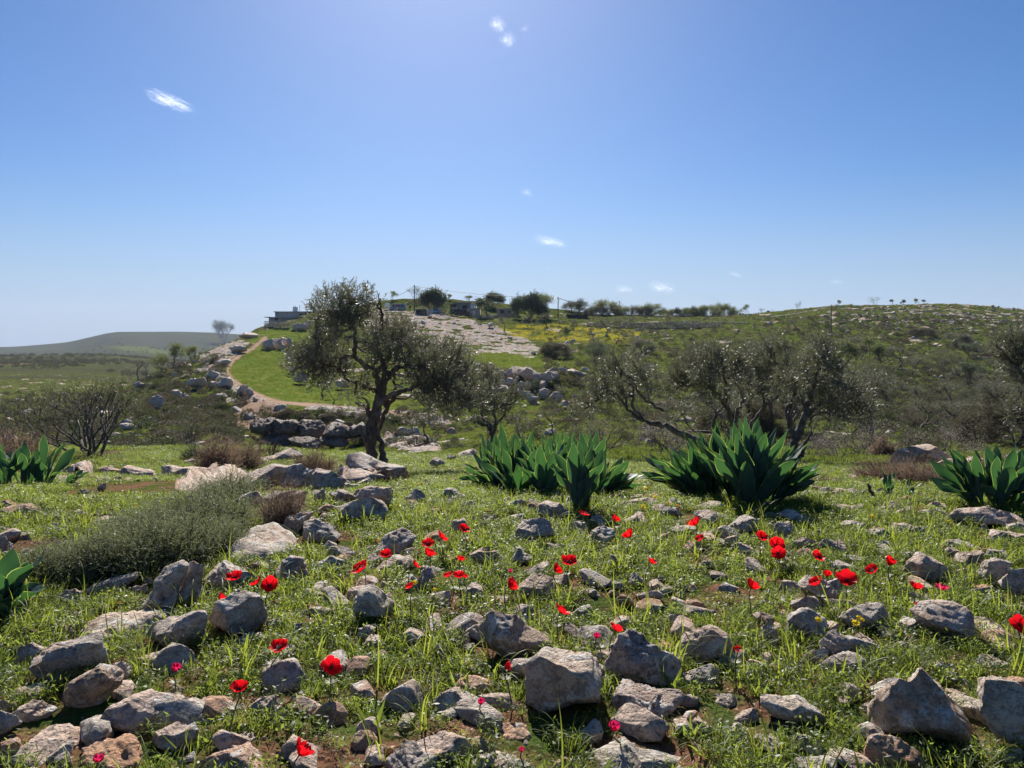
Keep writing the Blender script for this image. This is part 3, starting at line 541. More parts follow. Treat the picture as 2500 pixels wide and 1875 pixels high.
RL = """D g 0|rounded blue-grey boulder with lichen, sitting below the pair of red anemones on the left|1320,420 1340,340 1400,260 1490,230 1600,232 1680,270 1710,350 1700,440 1620,500 1500,545 1390,520 1340,480
D g 0|dark pitted boulder with rusty patches at the left end of the boulder row|850,400 930,290 960,210 1030,110 1130,70 1170,100 1150,180 1130,300 1100,380
D g 0|tall grey boulder in the middle of the left boulder row, white lichen rings|1120,330 1140,180 1160,80 1230,50 1310,70 1300,140 1290,240 1320,330 1200,350
D g 0|smooth humped grey boulder directly behind a single red anemone|1270,160 1330,80 1430,50 1540,80 1620,140 1640,200 1500,250 1350,260 1290,240
D w 1|long cream coloured flat slab with grass growing over it, lower left|490,520 580,450 700,420 850,400 1000,388 1120,395 1130,430 960,500 800,560 650,560
D g 0|low lumpy grey rock between the cream slab and the round boulder|900,520 960,430 1060,400 1180,370 1300,350 1330,390 1310,500 1290,590 1100,620 1000,600
D g 0|broad grey boulder with brown patches and white lichen spots, lower left|200,750 230,660 310,600 430,540 560,510 640,520 660,600 640,690 560,720 480,770 420,830 300,830 210,800
D p 0|small knobbly pinkish rock leaning on the broad lower left boulder|90,690 130,600 200,570 290,610 240,670 200,740 130,740
D g 0|lumpy grey rock at the right end of the cream slab|560,520 640,505 710,530 720,580 660,610 600,560
D b 0|blocky upright boulder with flat tan face, lower left|440,850 480,770 560,720 640,690 730,700 760,760 750,860 700,930 640,1000 520,1000 450,950
D g 0|small grey rock pressed against the right side of the blocky boulder|720,690 800,690 835,760 820,830 750,860 740,770
D g 0|upper stone of the rubble heap at the left edge|60,910 130,850 220,830 285,870 270,930 150,950 70,940
D g 0|grey stone in the middle of the rubble heap at the left edge|90,1010 160,960 260,930 310,980 360,1000 250,1080 120,1080
D p 0|pinkish stone cut by the left edge, above the orange rock|0,930 50,930 110,980 80,1020 0,1010
D g 0|grey stone cut by the left edge just above the orange rock|0,1010 90,1030 120,1090 60,1150 0,1180
D p 0|long rock with pale lit top and dark front, lower left|670,1010 740,930 860,905 1010,905 1130,920 1170,950 1140,1010 1030,1100 880,1150 740,1110 680,1070
D o 0|orange rock in the bottom left corner|0,1200 60,1180 140,1200 160,1250 110,1310 20,1320 0,1310
D p 1|pink weathered flat slab beside the orange corner rock|50,1330 160,1250 260,1170 380,1125 520,1130 570,1160 480,1230 360,1300 300,1350 150,1366
D o 1|orange flat slab behind a small pink blossom at the bottom left|500,1360 540,1250 620,1210 760,1195 870,1220 905,1290 880,1366 700,1400
D p 0|knobbly tan rock between the orange slab and the bottom boulder|970,1210 1010,1130 1080,1075 1190,1090 1260,1060 1265,1140 1200,1220 1080,1260
D p 0|wide pale boulder rising from the bottom edge left of the centre|1240,1366 1330,1260 1450,1210 1600,1220 1700,1290 1740,1366 1500,1420
D g 0|flat grey stone tucked under the round blue-grey boulder|1470,560 1550,510 1660,500 1700,540 1640,600 1520,600
D p 0|narrow wedge of rock in the grass right of the single low anemone|1580,980 1650,930 1750,900 1770,960 1700,1040 1620,1050
D w 0|small cream stone right of the round blue-grey boulder|1860,460 1940,445 1980,480 1940,530 1870,510
D p 1|low reddish stone between two patches of soil, lower left|1210,960 1300,930 1350,940 1290,1000 1220,1010
D g 1|low grey stone partly buried beside the pale-topped long rock|1420,1200 1480,1150 1600,1140 1640,1190 1500,1230
E b 0|tall brown wedge-shaped boulder with smooth dimpled face near the centre|970,480 985,380 1030,335 1110,350 1190,400 1290,490 1400,570 1410,620 1280,660 1200,700 1120,690 1040,600 990,540
E w 0|largest rounded boulder of the foreground, pale top and dark mossy front|1230,780 1270,680 1370,620 1500,610 1650,610 1730,650 1790,730 1770,830 1740,900 1640,960 1500,1050 1350,1040 1260,960 1235,870
E r 0|very rough crystalline boulder right of the largest foreground boulder|1800,590 1850,520 1990,515 2090,570 2210,650 2230,720 2190,790 2120,860 1950,860 1820,800 1790,720
E r 0|rough crystalline rock lying directly under the other rough boulder|1760,940 1840,870 1950,860 2040,870 2100,900 2230,890 2290,930 2200,1030 1900,1070 1800,1020
E w 0|smooth triangular boulder standing alone left of the centre|155,430 170,330 220,230 300,195 370,210 430,290 465,370 440,410 330,440 230,445
E g 0|small shaded stone just below the smooth triangular boulder|180,540 200,480 240,460 300,480 290,540 230,570
E g 0|dark smooth hump-shaped rock at the bottom edge|370,1366 410,1270 480,1200 560,1250 650,1280 720,1270 735,1320 720,1400 400,1420
E p 0|pink topped rock behind the dark hump at the bottom edge|530,1230 620,1190 730,1140 830,1120 890,1160 900,1240 850,1320 740,1330 650,1280 560,1250
E w 0|jagged whitish rock at the bottom edge near the centre|1000,1366 1060,1300 1150,1280 1260,1310 1340,1366 1150,1420
E g 0|small grey rock between the two bottom edge rocks near the centre|890,1340 960,1290 1030,1270 1050,1300 1000,1366 880,1390
E o 1|flat orange stone crossed by thin grass shadows|1020,1160 1060,1110 1170,1095 1270,1110 1300,1160 1250,1200 1100,1200
E w 0|whitish low rock left of the large magenta bud|1540,1180 1600,1110 1700,1080 1760,1120 1750,1190 1650,1240 1560,1240
E w 0|wide cream boulder at the bottom edge below the magenta bud|1610,1366 1660,1290 1760,1240 1950,1225 2120,1250 2260,1320 2300,1400 1700,1440
E b 0|little reddish stone on the bare soil left of the brown wedge boulder|690,690 720,640 770,660 770,700 720,715
E g 0|little grey stone on the bare soil below the triangular boulder|480,690 520,665 570,690 555,725 500,725
E w 0|small pale jagged stone left of the brown wedge boulder|820,610 870,560 940,570 960,600 900,640 850,640
E g 0|small grey stone between two red anemones right of the centre|1540,400 1600,345 1660,335 1710,390 1690,420 1570,430
E g 0|pointed grey stone behind the small anemone and yellow daisy|550,230 570,160 610,125 660,150 640,210 600,245
E g 0|low smooth mauve-grey rock between anemones, left of centre|280,110 330,50 420,28 520,40 560,80 530,120 430,140 320,140
E g 0|low dark pitted rock behind the tilted anemone at the centre|1190,200 1260,140 1380,120 1450,150 1440,240 1330,280 1220,260
E g 0|grey knob of rock on top of the low dark pitted rock|1250,120 1330,65 1400,70 1460,130 1380,125
E w 0|small white faceted stone in grass right of the centre|1890,210 1920,150 1950,130 2000,165 1970,220
E g 0|small pointed grey stone standing in grass right of the centre|1780,70 1800,10 1830,30 1860,90 1830,125
B g 0|big leaning grey boulder right of the stone rubble, left of centre|50,510 80,450 170,410 260,400 320,440 350,490 310,540 200,570 80,560
B p 0|boulder behind the big leaning grey boulder, pink top|180,400 220,350 320,330 400,350 425,410 400,470 340,480 300,420 200,410
B g 0|grey humped boulder with pale lit side above two anemones|250,760 310,680 370,610 440,590 520,640 520,700 480,750 400,770 300,770
B g 0|pointed grey boulder beside the path of open grass, left of centre|430,450 470,400 530,340 570,350 590,400 570,440 500,450
B g 0|jagged pale stone with flat tail in the middle of the meadow|700,400 710,350 750,350 800,380 850,400 800,412 760,430
B g 0|small round grey stone in front of the jagged pale stone|680,440 700,410 760,420 780,460 700,465
B g 0|dark squat rock behind a red anemone near the centre|720,610 760,530 820,510 860,550 870,610 830,640 750,640
B g 0|small dark flat stone near the centre of the meadow|915,535 950,505 1010,500 1020,540 980,560
B w 0|small pale flat stone near the centre of the meadow|1045,545 1110,505 1180,505 1170,530 1080,560
B g 0|humped grey boulder at the centre, grass blades across its front|1105,680 1150,590 1210,525 1280,505 1340,560 1350,620 1290,660 1200,690
B p 0|rough pinkish rock at the foot of the middle squill plant|1265,510 1280,450 1340,420 1400,425 1420,470 1470,500 1440,540 1380,555 1300,530
B g 0|small grey rock left of the rough pinkish rock under the squill|1175,440 1240,410 1290,435 1270,470 1200,475
B p 0|flat-topped pale rock above the little crimson bud|840,740 900,715 1000,725 1040,760 1030,810 940,830 880,780
B g 0|jagged grey rock with pointed crest just left of centre right meadow|1080,800 1110,740 1150,700 1180,740 1260,760 1250,800 1130,820
B g 0|rounded grey stone half sunk in grass behind the twin anemones|1285,740 1320,680 1400,680 1440,705 1410,745 1320,755
B g 0|rough domed grey rock left of a wide open anemone|1530,650 1580,600 1670,575 1720,600 1730,640 1680,700 1600,720 1550,690
B p 0|lumpy brown-grey rock behind the wide open anemone|1760,550 1810,510 1890,505 1940,550 1920,590 1820,580
B p 0|knobbly reddish rock next to yellow daisies under the right squill|1810,430 1880,405 1960,410 2020,430 1990,470 1850,465
B g 0|smooth grey rock joined to the reddish rock under the right squill|2020,430 2080,405 2140,440 2110,470 2030,465
B g 0|large mossy boulder behind the olive trunk|60,210 80,150 160,140 300,165 410,200 530,200 540,270 500,310 400,320 200,290 90,250
B p 1|weathered pink rock ledge in front of the olive trunk|60,350 60,285 170,265 280,290 400,340 430,375 320,345 150,365
B g 0|front stone of the little cairn on the grass right of the olive|610,200 640,165 680,170 700,200 640,235
B g 0|back stone of the little cairn on the grass right of the olive|700,170 740,140 770,160 750,185 710,190
B p 1|flat stone right of the little cairn near the olive|780,150 840,140 900,150 860,175 790,172
A w 1|smooth peach coloured slab behind the left boulder row|1330,780 1420,720 1530,660 1640,635 1740,650 1790,690 1780,740 1680,770 1620,800 1400,810
A g 0|arched grey boulder with cream lichen patch, right of the grey-green bush|1785,670 1790,600 1830,550 1890,535 1980,570 2050,640 1960,680 1880,690
A g 0|slanting grey boulder right of the peach coloured slab|1600,870 1680,800 1780,740 1850,730 1860,800 1830,900 1720,940 1640,930
A w 0|pale lumpy rock right of the slanting grey boulder|1860,850 1920,780 2000,755 2060,780 2050,840 1960,850
A g 0|upright oval grey stone on top of the rubble|1880,430 1890,370 1950,350 1965,420 1930,460
A g 0|round grey stone on the rubble, beside the upright oval one|1965,440 1980,370 2060,355 2140,400 2100,440 2000,460
A g 0|grey boulder under the rubble, above the arched boulder|1690,620 1730,520 1800,480 1900,480 1880,530 1800,560 1790,630
A g 0|small pale block wedged in the rubble|1960,470 2000,450 2050,450 2050,500 1990,510
A g 0|small dark block wedged in the rubble|1890,470 1940,460 1965,490 1930,525 1900,510
A p 1|left tongue of the broad pink rock sheet behind the grey-green bush|1040,370 1180,310 1400,262 1500,290 1460,400 1300,440 1060,440
A p 0|long low back block of the pink limestone shelf|1400,330 1500,240 1620,212 1720,225 1700,330 1560,380 1420,380
A g 0|pitted middle block of the pink limestone shelf|1660,340 1700,225 1800,208 1910,230 1890,340 1760,390
A p 0|right block of the pink limestone shelf, nearest the olive|1860,350 1900,232 1990,250 2070,295 2050,360 1940,400
A g 0|grey front block of the pink limestone shelf above the rubble|1560,480 1590,380 1700,350 1830,370 1810,450 1680,500
A p 0|small front block of the pink limestone shelf beside the topmost bush mound|1380,470 1420,390 1540,370 1590,440 1500,490
A p 0|long pink boulder with split top in the left meadow|960,270 990,210 1040,200 1100,220 1240,235 1230,270 1100,280 1000,290
A p 0|wedge-shaped pink boulder in the left meadow, dark underside|745,250 760,210 830,220 910,250 935,290 850,305 760,290
A p 0|flat light stone left of the wedge-shaped boulder|590,225 650,220 720,240 700,270 620,265
A p 0|low brown dome of rock in the left meadow|280,310 320,280 390,275 425,310 380,320
A p 1|pale flat stone behind the low brown dome|400,270 470,245 550,245 560,270 450,290
A p 0|rounded brown stone in the left meadow, yellow daisy to its right|475,425 510,395 580,400 620,440 540,450
A b 0|long dark boulder at the left edge of the meadow|-30,470 0,450 80,440 190,440 270,475 240,510 100,520 -20,515
A g 0|small dark stone above the rounded brown stone|460,380 490,350 540,370 510,392
A g 0|small stacked-looking stone in the left meadow|580,350 600,320 640,320 640,350 610,375
A b 0|shaded brown rock below the grey-green bush|360,1010 390,950 450,935 500,970 510,1030 420,1050
A b 0|small brown rock at the lower right of the grey-green bush|780,970 800,930 880,925 905,960 870,985
A g 0|upright grey stone cut by the left edge|-30,720 0,640 40,615 75,710 60,770 -20,775
A g 1|pale rock with lichen half under the grey-green bush|540,565 600,530 730,530 740,555 640,590
A g 0|small grey rock at the far rim of the left meadow|1130,110 1160,70 1220,70 1230,112
A p 0|grey-pink rock behind the dry shrubs left of the olive|1500,170 1620,150 1740,110 1820,160 1750,190 1560,195
C p 0|great pale block of limestone on the right rim|1410,210 1420,110 1500,90 1620,88 1740,130 1790,170 1700,200 1640,222 1500,228
C p 0|lower ledge in front of the great pale limestone block|1640,215 1700,175 1830,170 1860,210 1840,242 1720,242
C p 1|pale flat rock right of the limestone ledge|1860,200 1950,180 2020,200 1980,230 1870,235
C g 0|grey rock on the rim at the far right|2080,165 2140,130 2212,140 2260,190 2100,185
C p 0|long low pitted rock in front of the right-hand squill plant|1715,530 1760,460 1880,450 2050,460 2212,510 2260,560 2212,590 2050,570 1900,540 1800,560
C p 0|rounded tan rock at the right edge below the long pitted one|1970,650 2040,600 2150,610 2260,640 2240,700 2080,700 1990,680
C p 0|broad smooth domed rock with fine layers, right of the closed anemone|1450,850 1500,770 1590,735 1680,750 1750,820 1780,900 1700,920 1550,880
C p 0|smooth tilted mauve rock behind two tall anemones|880,940 920,890 1000,880 1080,950 1130,1020 1050,1050 940,1030
C g 0|round grey boulder under a pale yellow flower head|755,1130 800,1080 880,1075 960,1090 1040,1150 1060,1220 1010,1260 900,1280 800,1230
C g 0|low rock against the lower right of the round grey boulder|1000,1280 1040,1200 1100,1190 1160,1270 1150,1380 1080,1400 1010,1340
C g 0|cracked grey boulder behind the yellow daisies|1100,1130 1180,1060 1260,1025 1340,1020 1390,1080 1370,1160 1280,1210 1150,1180
C p 0|flat-topped pinkish boulder with pitted top below the crimson bud|1570,1110 1640,1060 1760,1050 1830,1060 1900,1130 1930,1210 1880,1260 1770,1280 1680,1250 1600,1170
C g 0|grey wrinkled boulder at the right edge with a hollow|1910,870 1960,800 2040,775 2110,790 2130,880 2100,930 2000,950 1940,910
C p 0|rusty lower half of the wrinkled right edge boulder|2070,940 2130,830 2230,820 2300,900 2280,1000 2160,1040
C g 0|long low grey rock near the right edge|1720,700 1760,660 1880,660 1980,700 1950,730 1800,740
C g 0|dark angular rock in front of the long low grey rock|1780,800 1850,730 1940,720 1960,780 1880,820
C g 0|grey slab between the angular rock and the right edge|1960,750 2020,700 2100,730 2140,780 2040,790
C g 0|slanting pale grey rock with a small dark stone behind it|970,680 1020,645 1120,670 1200,740 1220,780 1120,770 1040,720
C g 0|low rounded grey rock in grass above the closed anemone|1310,690 1350,650 1410,670 1430,720 1350,720
C g 0|bluish rounded rock right of the double red anemone|700,600 740,555 810,550 850,590 850,640 760,650
C g 0|egg-sized dark stone leaning on the bluish rounded rock|775,660 800,625 820,640 815,680
C g 0|smooth pale grey rock at the right foot of the big squill|650,520 690,490 760,510 770,550 700,550
C g 0|long pale sloping rock beside the smooth one under the big squill|720,500 830,475 920,520 1010,565 960,580 850,550
C g 0|flat slanting rock pointing at the squill's base|370,610 440,560 560,520 600,540 590,600 480,640
C w 0|whitish rock under the left of two red anemones|75,600 140,570 240,580 230,620 120,640
C g 0|whitish knobbly rock touching the squill's leaves|220,470 290,435 400,435 430,480 330,490
C p 0|pinkish rounded rock in the stony strip, right of the big squill|1050,480 1090,450 1200,445 1240,480 1200,510 1090,505
C g 0|rough cluster-like pale rock in the right meadow|1100,600 1160,540 1240,545 1270,590 1210,620 1140,630
C p 0|tan rock with steep left side in the right meadow|1365,600 1420,555 1500,550 1590,600 1540,640 1420,630
C g 0|dark rock against the dead branch|870,390 910,365 980,370 1010,400 960,420
C p 0|flat pale rock behind the dead branch|1050,380 1100,350 1200,350 1240,380 1150,400
C p 0|small flat pink stone right of the dead log|1320,480 1370,455 1430,470 1400,500
C g 0|small grey stone left of the long pitted rock|1570,500 1620,470 1680,490 1640,520
C b 0|brown rounded stone by the right squill's leftmost leaves|1620,460 1690,420 1750,445 1760,480 1680,490
C p 0|angular brown-grey boulder right of the rough crystalline one|150,1300 190,1230 240,1200 330,1185 410,1220 450,1290 440,1370 340,1420 200,1400
C w 0|small cream rock left of the rough cluster-like rock|940,640 970,595 1030,600 1030,640 980,650
C p 0|small reddish rock touching the round grey boulder's left side|630,1230 660,1170 720,1190 740,1270 690,1300 650,1280
F b 0|big two-peaked smooth tan boulder at the lower right|1240,1120 1260,950 1270,860 1310,780 1390,740 1440,770 1490,760 1530,705 1600,740 1700,820 1800,910 1870,1000 1890,1080 1830,1140 1700,1200 1560,1210 1400,1190
F o 0|orange block in front of the two-peaked boulder, bottom edge|1170,1366 1170,1230 1210,1160 1310,1150 1440,1160 1520,1250 1570,1320 1580,1366 1400,1420
F w 0|large whitish boulder at the lower right edge|1930,900 1960,790 2040,760 2130,770 2230,800 2300,900 2300,1200 2180,1290 2080,1200 1990,1100 1940,1000
F w 0|low tan rock in long grass left of the two-peaked boulder|520,960 560,910 640,885 750,910 880,980 920,1030 840,1060 700,1100 600,1040
F g 0|low grey rough rock left of the low tan one|200,940 260,900 380,900 440,940 400,980 260,980
F w 0|pale rock at the bottom edge left of the orange block|700,1366 760,1330 900,1310 1030,1330 1060,1400 800,1420
F p 0|small tan stone touching the left foot of the two-peaked boulder|1150,1000 1200,960 1260,950 1250,1010 1180,1020
F g 0|grey stone in the shadow of the flat-topped pinkish boulder|1370,600 1400,560 1520,580 1560,620 1450,640
F p 1|thin grey slab running right from the flat-topped boulder|1880,430 1980,440 2080,480 2110,530 2000,520 1900,490
F b 0|dark pointed stone in grass near the lower middle|70,1140 110,1060 160,1040 240,1110 200,1160
F p 0|small grey-brown stone above the angular brown-grey boulder|560,480 590,390 630,420 640,470
F g 0|small grey stone at the right edge above the red edge anemone|2140,330 2212,310 2240,370 2180,380
F p 1|long pale flat stone in the grass above the whitish edge boulder|1880,690 1960,650 2080,680 2130,720 2000,740"""
for k_, line in enumerate(RL.split('\n')):
    hd, lab, ps = line.split('|'); cr, mt, fl = hd.split(); pts = [tuple(float(c_) for c_ in t_.split(',')) for t_ in ps.split()]
    px = cv(cr, pts); A_ = np.array(px); wpx = np.ptp(A_[:, 0])
    make_rock(px, mt, lab, 11 + k_ * 3, fl == '1', 6 if (wpx > 130 and A_[:, 1].max() > 1400) else 5 if wpx > 45 else 4, rough=1.9 if mt == 'r' else 1.0, cat='boulder' if wpx > 90 else 'rock', name='boulder' if wpx > 90 else 'rock')

for i, (x, y, w_, h_) in enumerate([(1850,560,120,90),(1955,520,95,65),(1780,470,100,80),(2060,475,85,55),(1650,560,110,80),(1900,385,110,70),(2100,345,120,70),(1720,400,130,80),(1500,335,160,70),(1830,325,130,70),(1600,265,150,60),(1985,300,120,60),(1560,430,120,80),(1400,330,130,60),(1700,300,110,60),(1300,350,120,60),(2150,390,90,70),(1620,650,90,60)]):
    rs = np.random.RandomState(60 + i); a = np.arange(7) * 2 * math.pi / 7 + rs.uniform(-.3, .3, 7); r = rs.uniform(.8, 1.15, 7)
    make_rock(cv('A', [(x + math.cos(t) * w_ / 2 * q_, y + math.sin(t) * h_ / 2 * q_) for t, q_ in zip(a, r)]), 'gpw'[i % 3], 'weathered rock of the jumbled limestone ridge running down beside the olive trunk', 620 + i, False, sub=5, rough=1.5, ang_=4, group='jumbled rocks of the limestone ridge')
# small loose stones: countable ones as individuals
rs = np.random.RandomState(5)
sm = [np_mesh('small_stone', rock_verts(900 + i, 4, 1.3)[0] * np.array([.5, .42, .34]), rock_verts(900 + i, 4, 1.3)[1], [RM['gpogwp'[i]]], True) for i in range(6)]
def in_rock(x, y, k=1.0):
    for cx, cy, a, b_ in ROCKS:
        if ((x - cx) / (a * k)) ** 2 + ((y - cy) / (b_ * k)) ** 2 < 1: return True
    return False
cnt = 0; tries = 0
while cnt < 295 and tries < 6000:
    tries += 1
    v = 1110 + 760 * rs.rand() ** 1.55; u = rs.uniform(-10, 2510)
    if 1180 < u < 1980 and v < 1215: continue
    g_ = ground(u, v)
    if g_[1] > 14: continue
    if in_rock(g_[0], g_[1], 1.05): continue
    if 60 < u < 720 and 1210 < v < 1420 and abs(v - 1330 + (u - 380) * .15) < 80: continue
    s_ = rs.choice([.05, .065, .08, .11, .15], p=[.06, .18, .30, .28, .18]) * (1 + .04 * g_[1])
    o = link('small_stone', sm[rs.randint(6)], loc=(g_[0], g_[1], g_[2] + s_ * .08)); o.scale = (s_ * rs.uniform(.8, 1.5), s_, s_ * rs.uniform(.7, 1.1)); o.rotation_euler = (rs.uniform(-.3, .3), rs.uniform(-.3, .3), rs.uniform(0, 6.28))
    tag(o, 'small weathered limestone stone half hidden in the grass of the foreground', 'stone', 'small stones strewn over the foreground'); cnt += 1
    if s_ > .1: ROCKS.append((g_[0], g_[1], s_ * .5, s_ * .4))
# ------------------------------------------------------------------ leaves and wood
M_OLIVE = leafy('olive_leaf', (.046, .054, .038), (.082, .086, .062), back=(.16, .165, .135), trans=.27, tcol=(.19, .195, .10), rough=.5, scale=2.0, spec=.4)
M_DARKLEAF = leafy('dark_leaf', (.035, .05, .028), (.065, .085, .045), trans=.25, tcol=(.12, .16, .06), rough=.5, scale=1.2)
M_GREENLEAF = leafy('green_leaf', (.09, .115, .035), (.14, .16, .06), trans=.35, tcol=(.22, .26, .06), rough=.5, scale=1.2)
M_SAGE = leafy('sage_leaf', (.09, .105, .06), (.18, .195, .125), trans=.32, tcol=(.27, .30, .13), rough=.55, scale=6)
M_DRY = leafy('dry_twig_leaf', (.16, .11, .08), (.28, .21, .15), trans=.3, tcol=(.4, .28, .18), rough=.7, scale=7)
M_BURNET = leafy('burnet_leaf', (.050, .045, .034), (.11, .096, .070), trans=.2, tcol=(.18, .16, .08), rough=.7, scale=.8)
M_BURNETG = leafy('burnet_green_leaf', (.045, .058, .026), (.085, .095, .045), trans=.2, tcol=(.12, .15, .04), rough=.7, scale=.8)
M_BLOSSOM = leafy('blossom_petal', (.42, .37, .34), (.62, .57, .52), trans=.3, tcol=(.6, .5, .45), rough=.6, scale=8)
def bark_mat(name, c1, c2):
    m, nt, b, o = new_mat(name); n = N(nt); P = n.pos()
    f = n.noise(n.mapping(P, (1, 1, .25)), 22, 6, .7); g_ = n.noise(P, 5, 4)
    c = n.mix(n.ramp(f, [(.35, 0.0), (.65, 1.0)]), c1, c2); c = n.mix(n.ramp(g_, [(.5, 0.0), (.65, .6)]), c, (.30, .27, .23))
    nt.links.new(c, b.inputs['Base Color']); b.inputs['Roughness'].default_value = .9; b.inputs['Specular IOR Level'].default_value = .2
    nt.links.new(n.bump(f, 1.0, .03), b.inputs['Normal']); return m
M_BARK = bark_mat('olive_bark', (.05, .04, .032), (.19, .145, .12))
M_BARKG = bark_mat('grey_bark', (.07, .06, .052), (.19, .165, .145))
M_REDTWIG = bark_mat('reddish_twig', (.12, .07, .055), (.24, .16, .13))

def frames(dirs, rs):
    d = dirs / (np.linalg.norm(dirs, axis=1)[:, None] + 1e-9)
    r = rs.normal(size=d.shape); a = np.cross(d, r); a /= np.linalg.norm(a, axis=1)[:, None] + 1e-9
    return a, np.cross(d, a), d
def place(proto_v, proto_f, pos, dirs, scale, rs):
    """copies of a small prototype (its axis +Z along dirs) merged into arrays"""
    a, b_, d = frames(dirs, rs); n = len(pos); s = np.broadcast_to(scale, (n,))[:, None, None]
    v = (proto_v[None, :, 0:1] * a[:, None] + proto_v[None, :, 1:2] * b_[:, None] + proto_v[None, :, 2:3] * d[:, None]) * s + pos[:, None]
    f = proto_f[None] + (np.arange(n) * len(proto_v))[:, None, None]
    return v.reshape(-1, 3), f.reshape(-1, proto_f.shape[1])
def twig_proto(seed, nleaf=9, L=.16, ll=.05, lw=.012, spread=.8, stem=.0015):
    rs = np.random.RandomState(seed); v = []; f = []
    st = [(-stem, 0, 0), (stem, 0, 0), (stem * .5, stem, L), (-stem * .5, stem, L)]; v += st; f.append((0, 1, 2, 3))
    for i in range(nleaf):
        t = (i + .6) / nleaf * L; az = i * 2.4 + rs.uniform(-.5, .5); an = spread * rs.uniform(.6, 1.25) * (1 - .45 * i / nleaf)
        dr = np.array([math.cos(az) * math.sin(an), math.sin(az) * math.sin(an), math.cos(an)])
        side = np.cross(dr, rs.normal(size=3)); side /= np.linalg.norm(side); l_ = ll * rs.uniform(.7, 1.15); p = np.array([0, 0, t]); k = len(v)
        v += [p, p + dr * l_ * .5 + side * lw / 2, p + dr * l_, p + dr * l_ * .5 - side * lw / 2]; f.append((k, k + 1, k + 2, k + 3))
    return np.array(v, float), np.array(f)
def ell_pts(rs, n, c, r, shell=.45):
    d = rs.normal(size=(n, 3)); d /= np.linalg.norm(d, axis=1)[:, None]
    rad = (shell + (1 - shell) * rs.rand(n)) ** .8
    return d * rad[:, None] * np.array(r) + np.array(c), d
def crown_mesh(name, clumps, twigs, n_per_m3, rs, scale=1.0, upb=.5, mats=(M_OLIVE,), nmin=12, nmax=400):
    V, Fc = [], []; k = 0
    for c, r in clumps:
        vol = 4.2 * r[0] * r[1] * r[2]; n = int(np.clip(vol * n_per_m3 * 4.2, nmin, nmax))
        p, d = ell_pts(rs, n, c, r)
        # uneven: drop points in noise holes
        keep = perlin(p * (1.1 / max(r[0], .2)) + 9.1) > -.16; p, d = p[keep], d[keep]
        dr = d * .7 + np.array([0, 0, upb]) + rs.normal(size=d.shape) * .45
        for tpi, tp in enumerate(twigs):
            sel = np.arange(len(p)) % len(twigs) == tpi
            if not sel.any(): continue
            v, f = place(tp[0], tp[1], p[sel], dr[sel], scale * rs.uniform(.7, 1.25, sel.sum()), rs)
            V.append(v); Fc.append(f + k); k += len(v)
    return np_mesh(name, np.vstack(V), np.vstack(Fc), mats, False)
def wob(p0, p1, rs, n=6, amp=.08, sag=0):
    p0, p1 = np.array(p0, float), np.array(p1, float); t = np.linspace(0, 1, n)[:, None]; L = np.linalg.norm(p1 - p0)
    w_ = rs.normal(size=(n, 3)) * amp * L; w_[0] = 0; w_[-1] = 0
    return p0 + (p1 - p0) * t + w_ * np.sin(t * math.pi) + np.array([0, 0, -sag * L]) * np.sin(t * math.pi)
def resample(P, n):
    P = np.asarray(P, float); s = np.concatenate([[0], np.cumsum(np.linalg.norm(np.diff(P, axis=0), axis=1))]); t = np.linspace(0, s[-1], n)
    return pchip(s, P, t)
TW_OL = [twig_proto(i, 10, .17, .058, .013, .75) for i in range(4)]
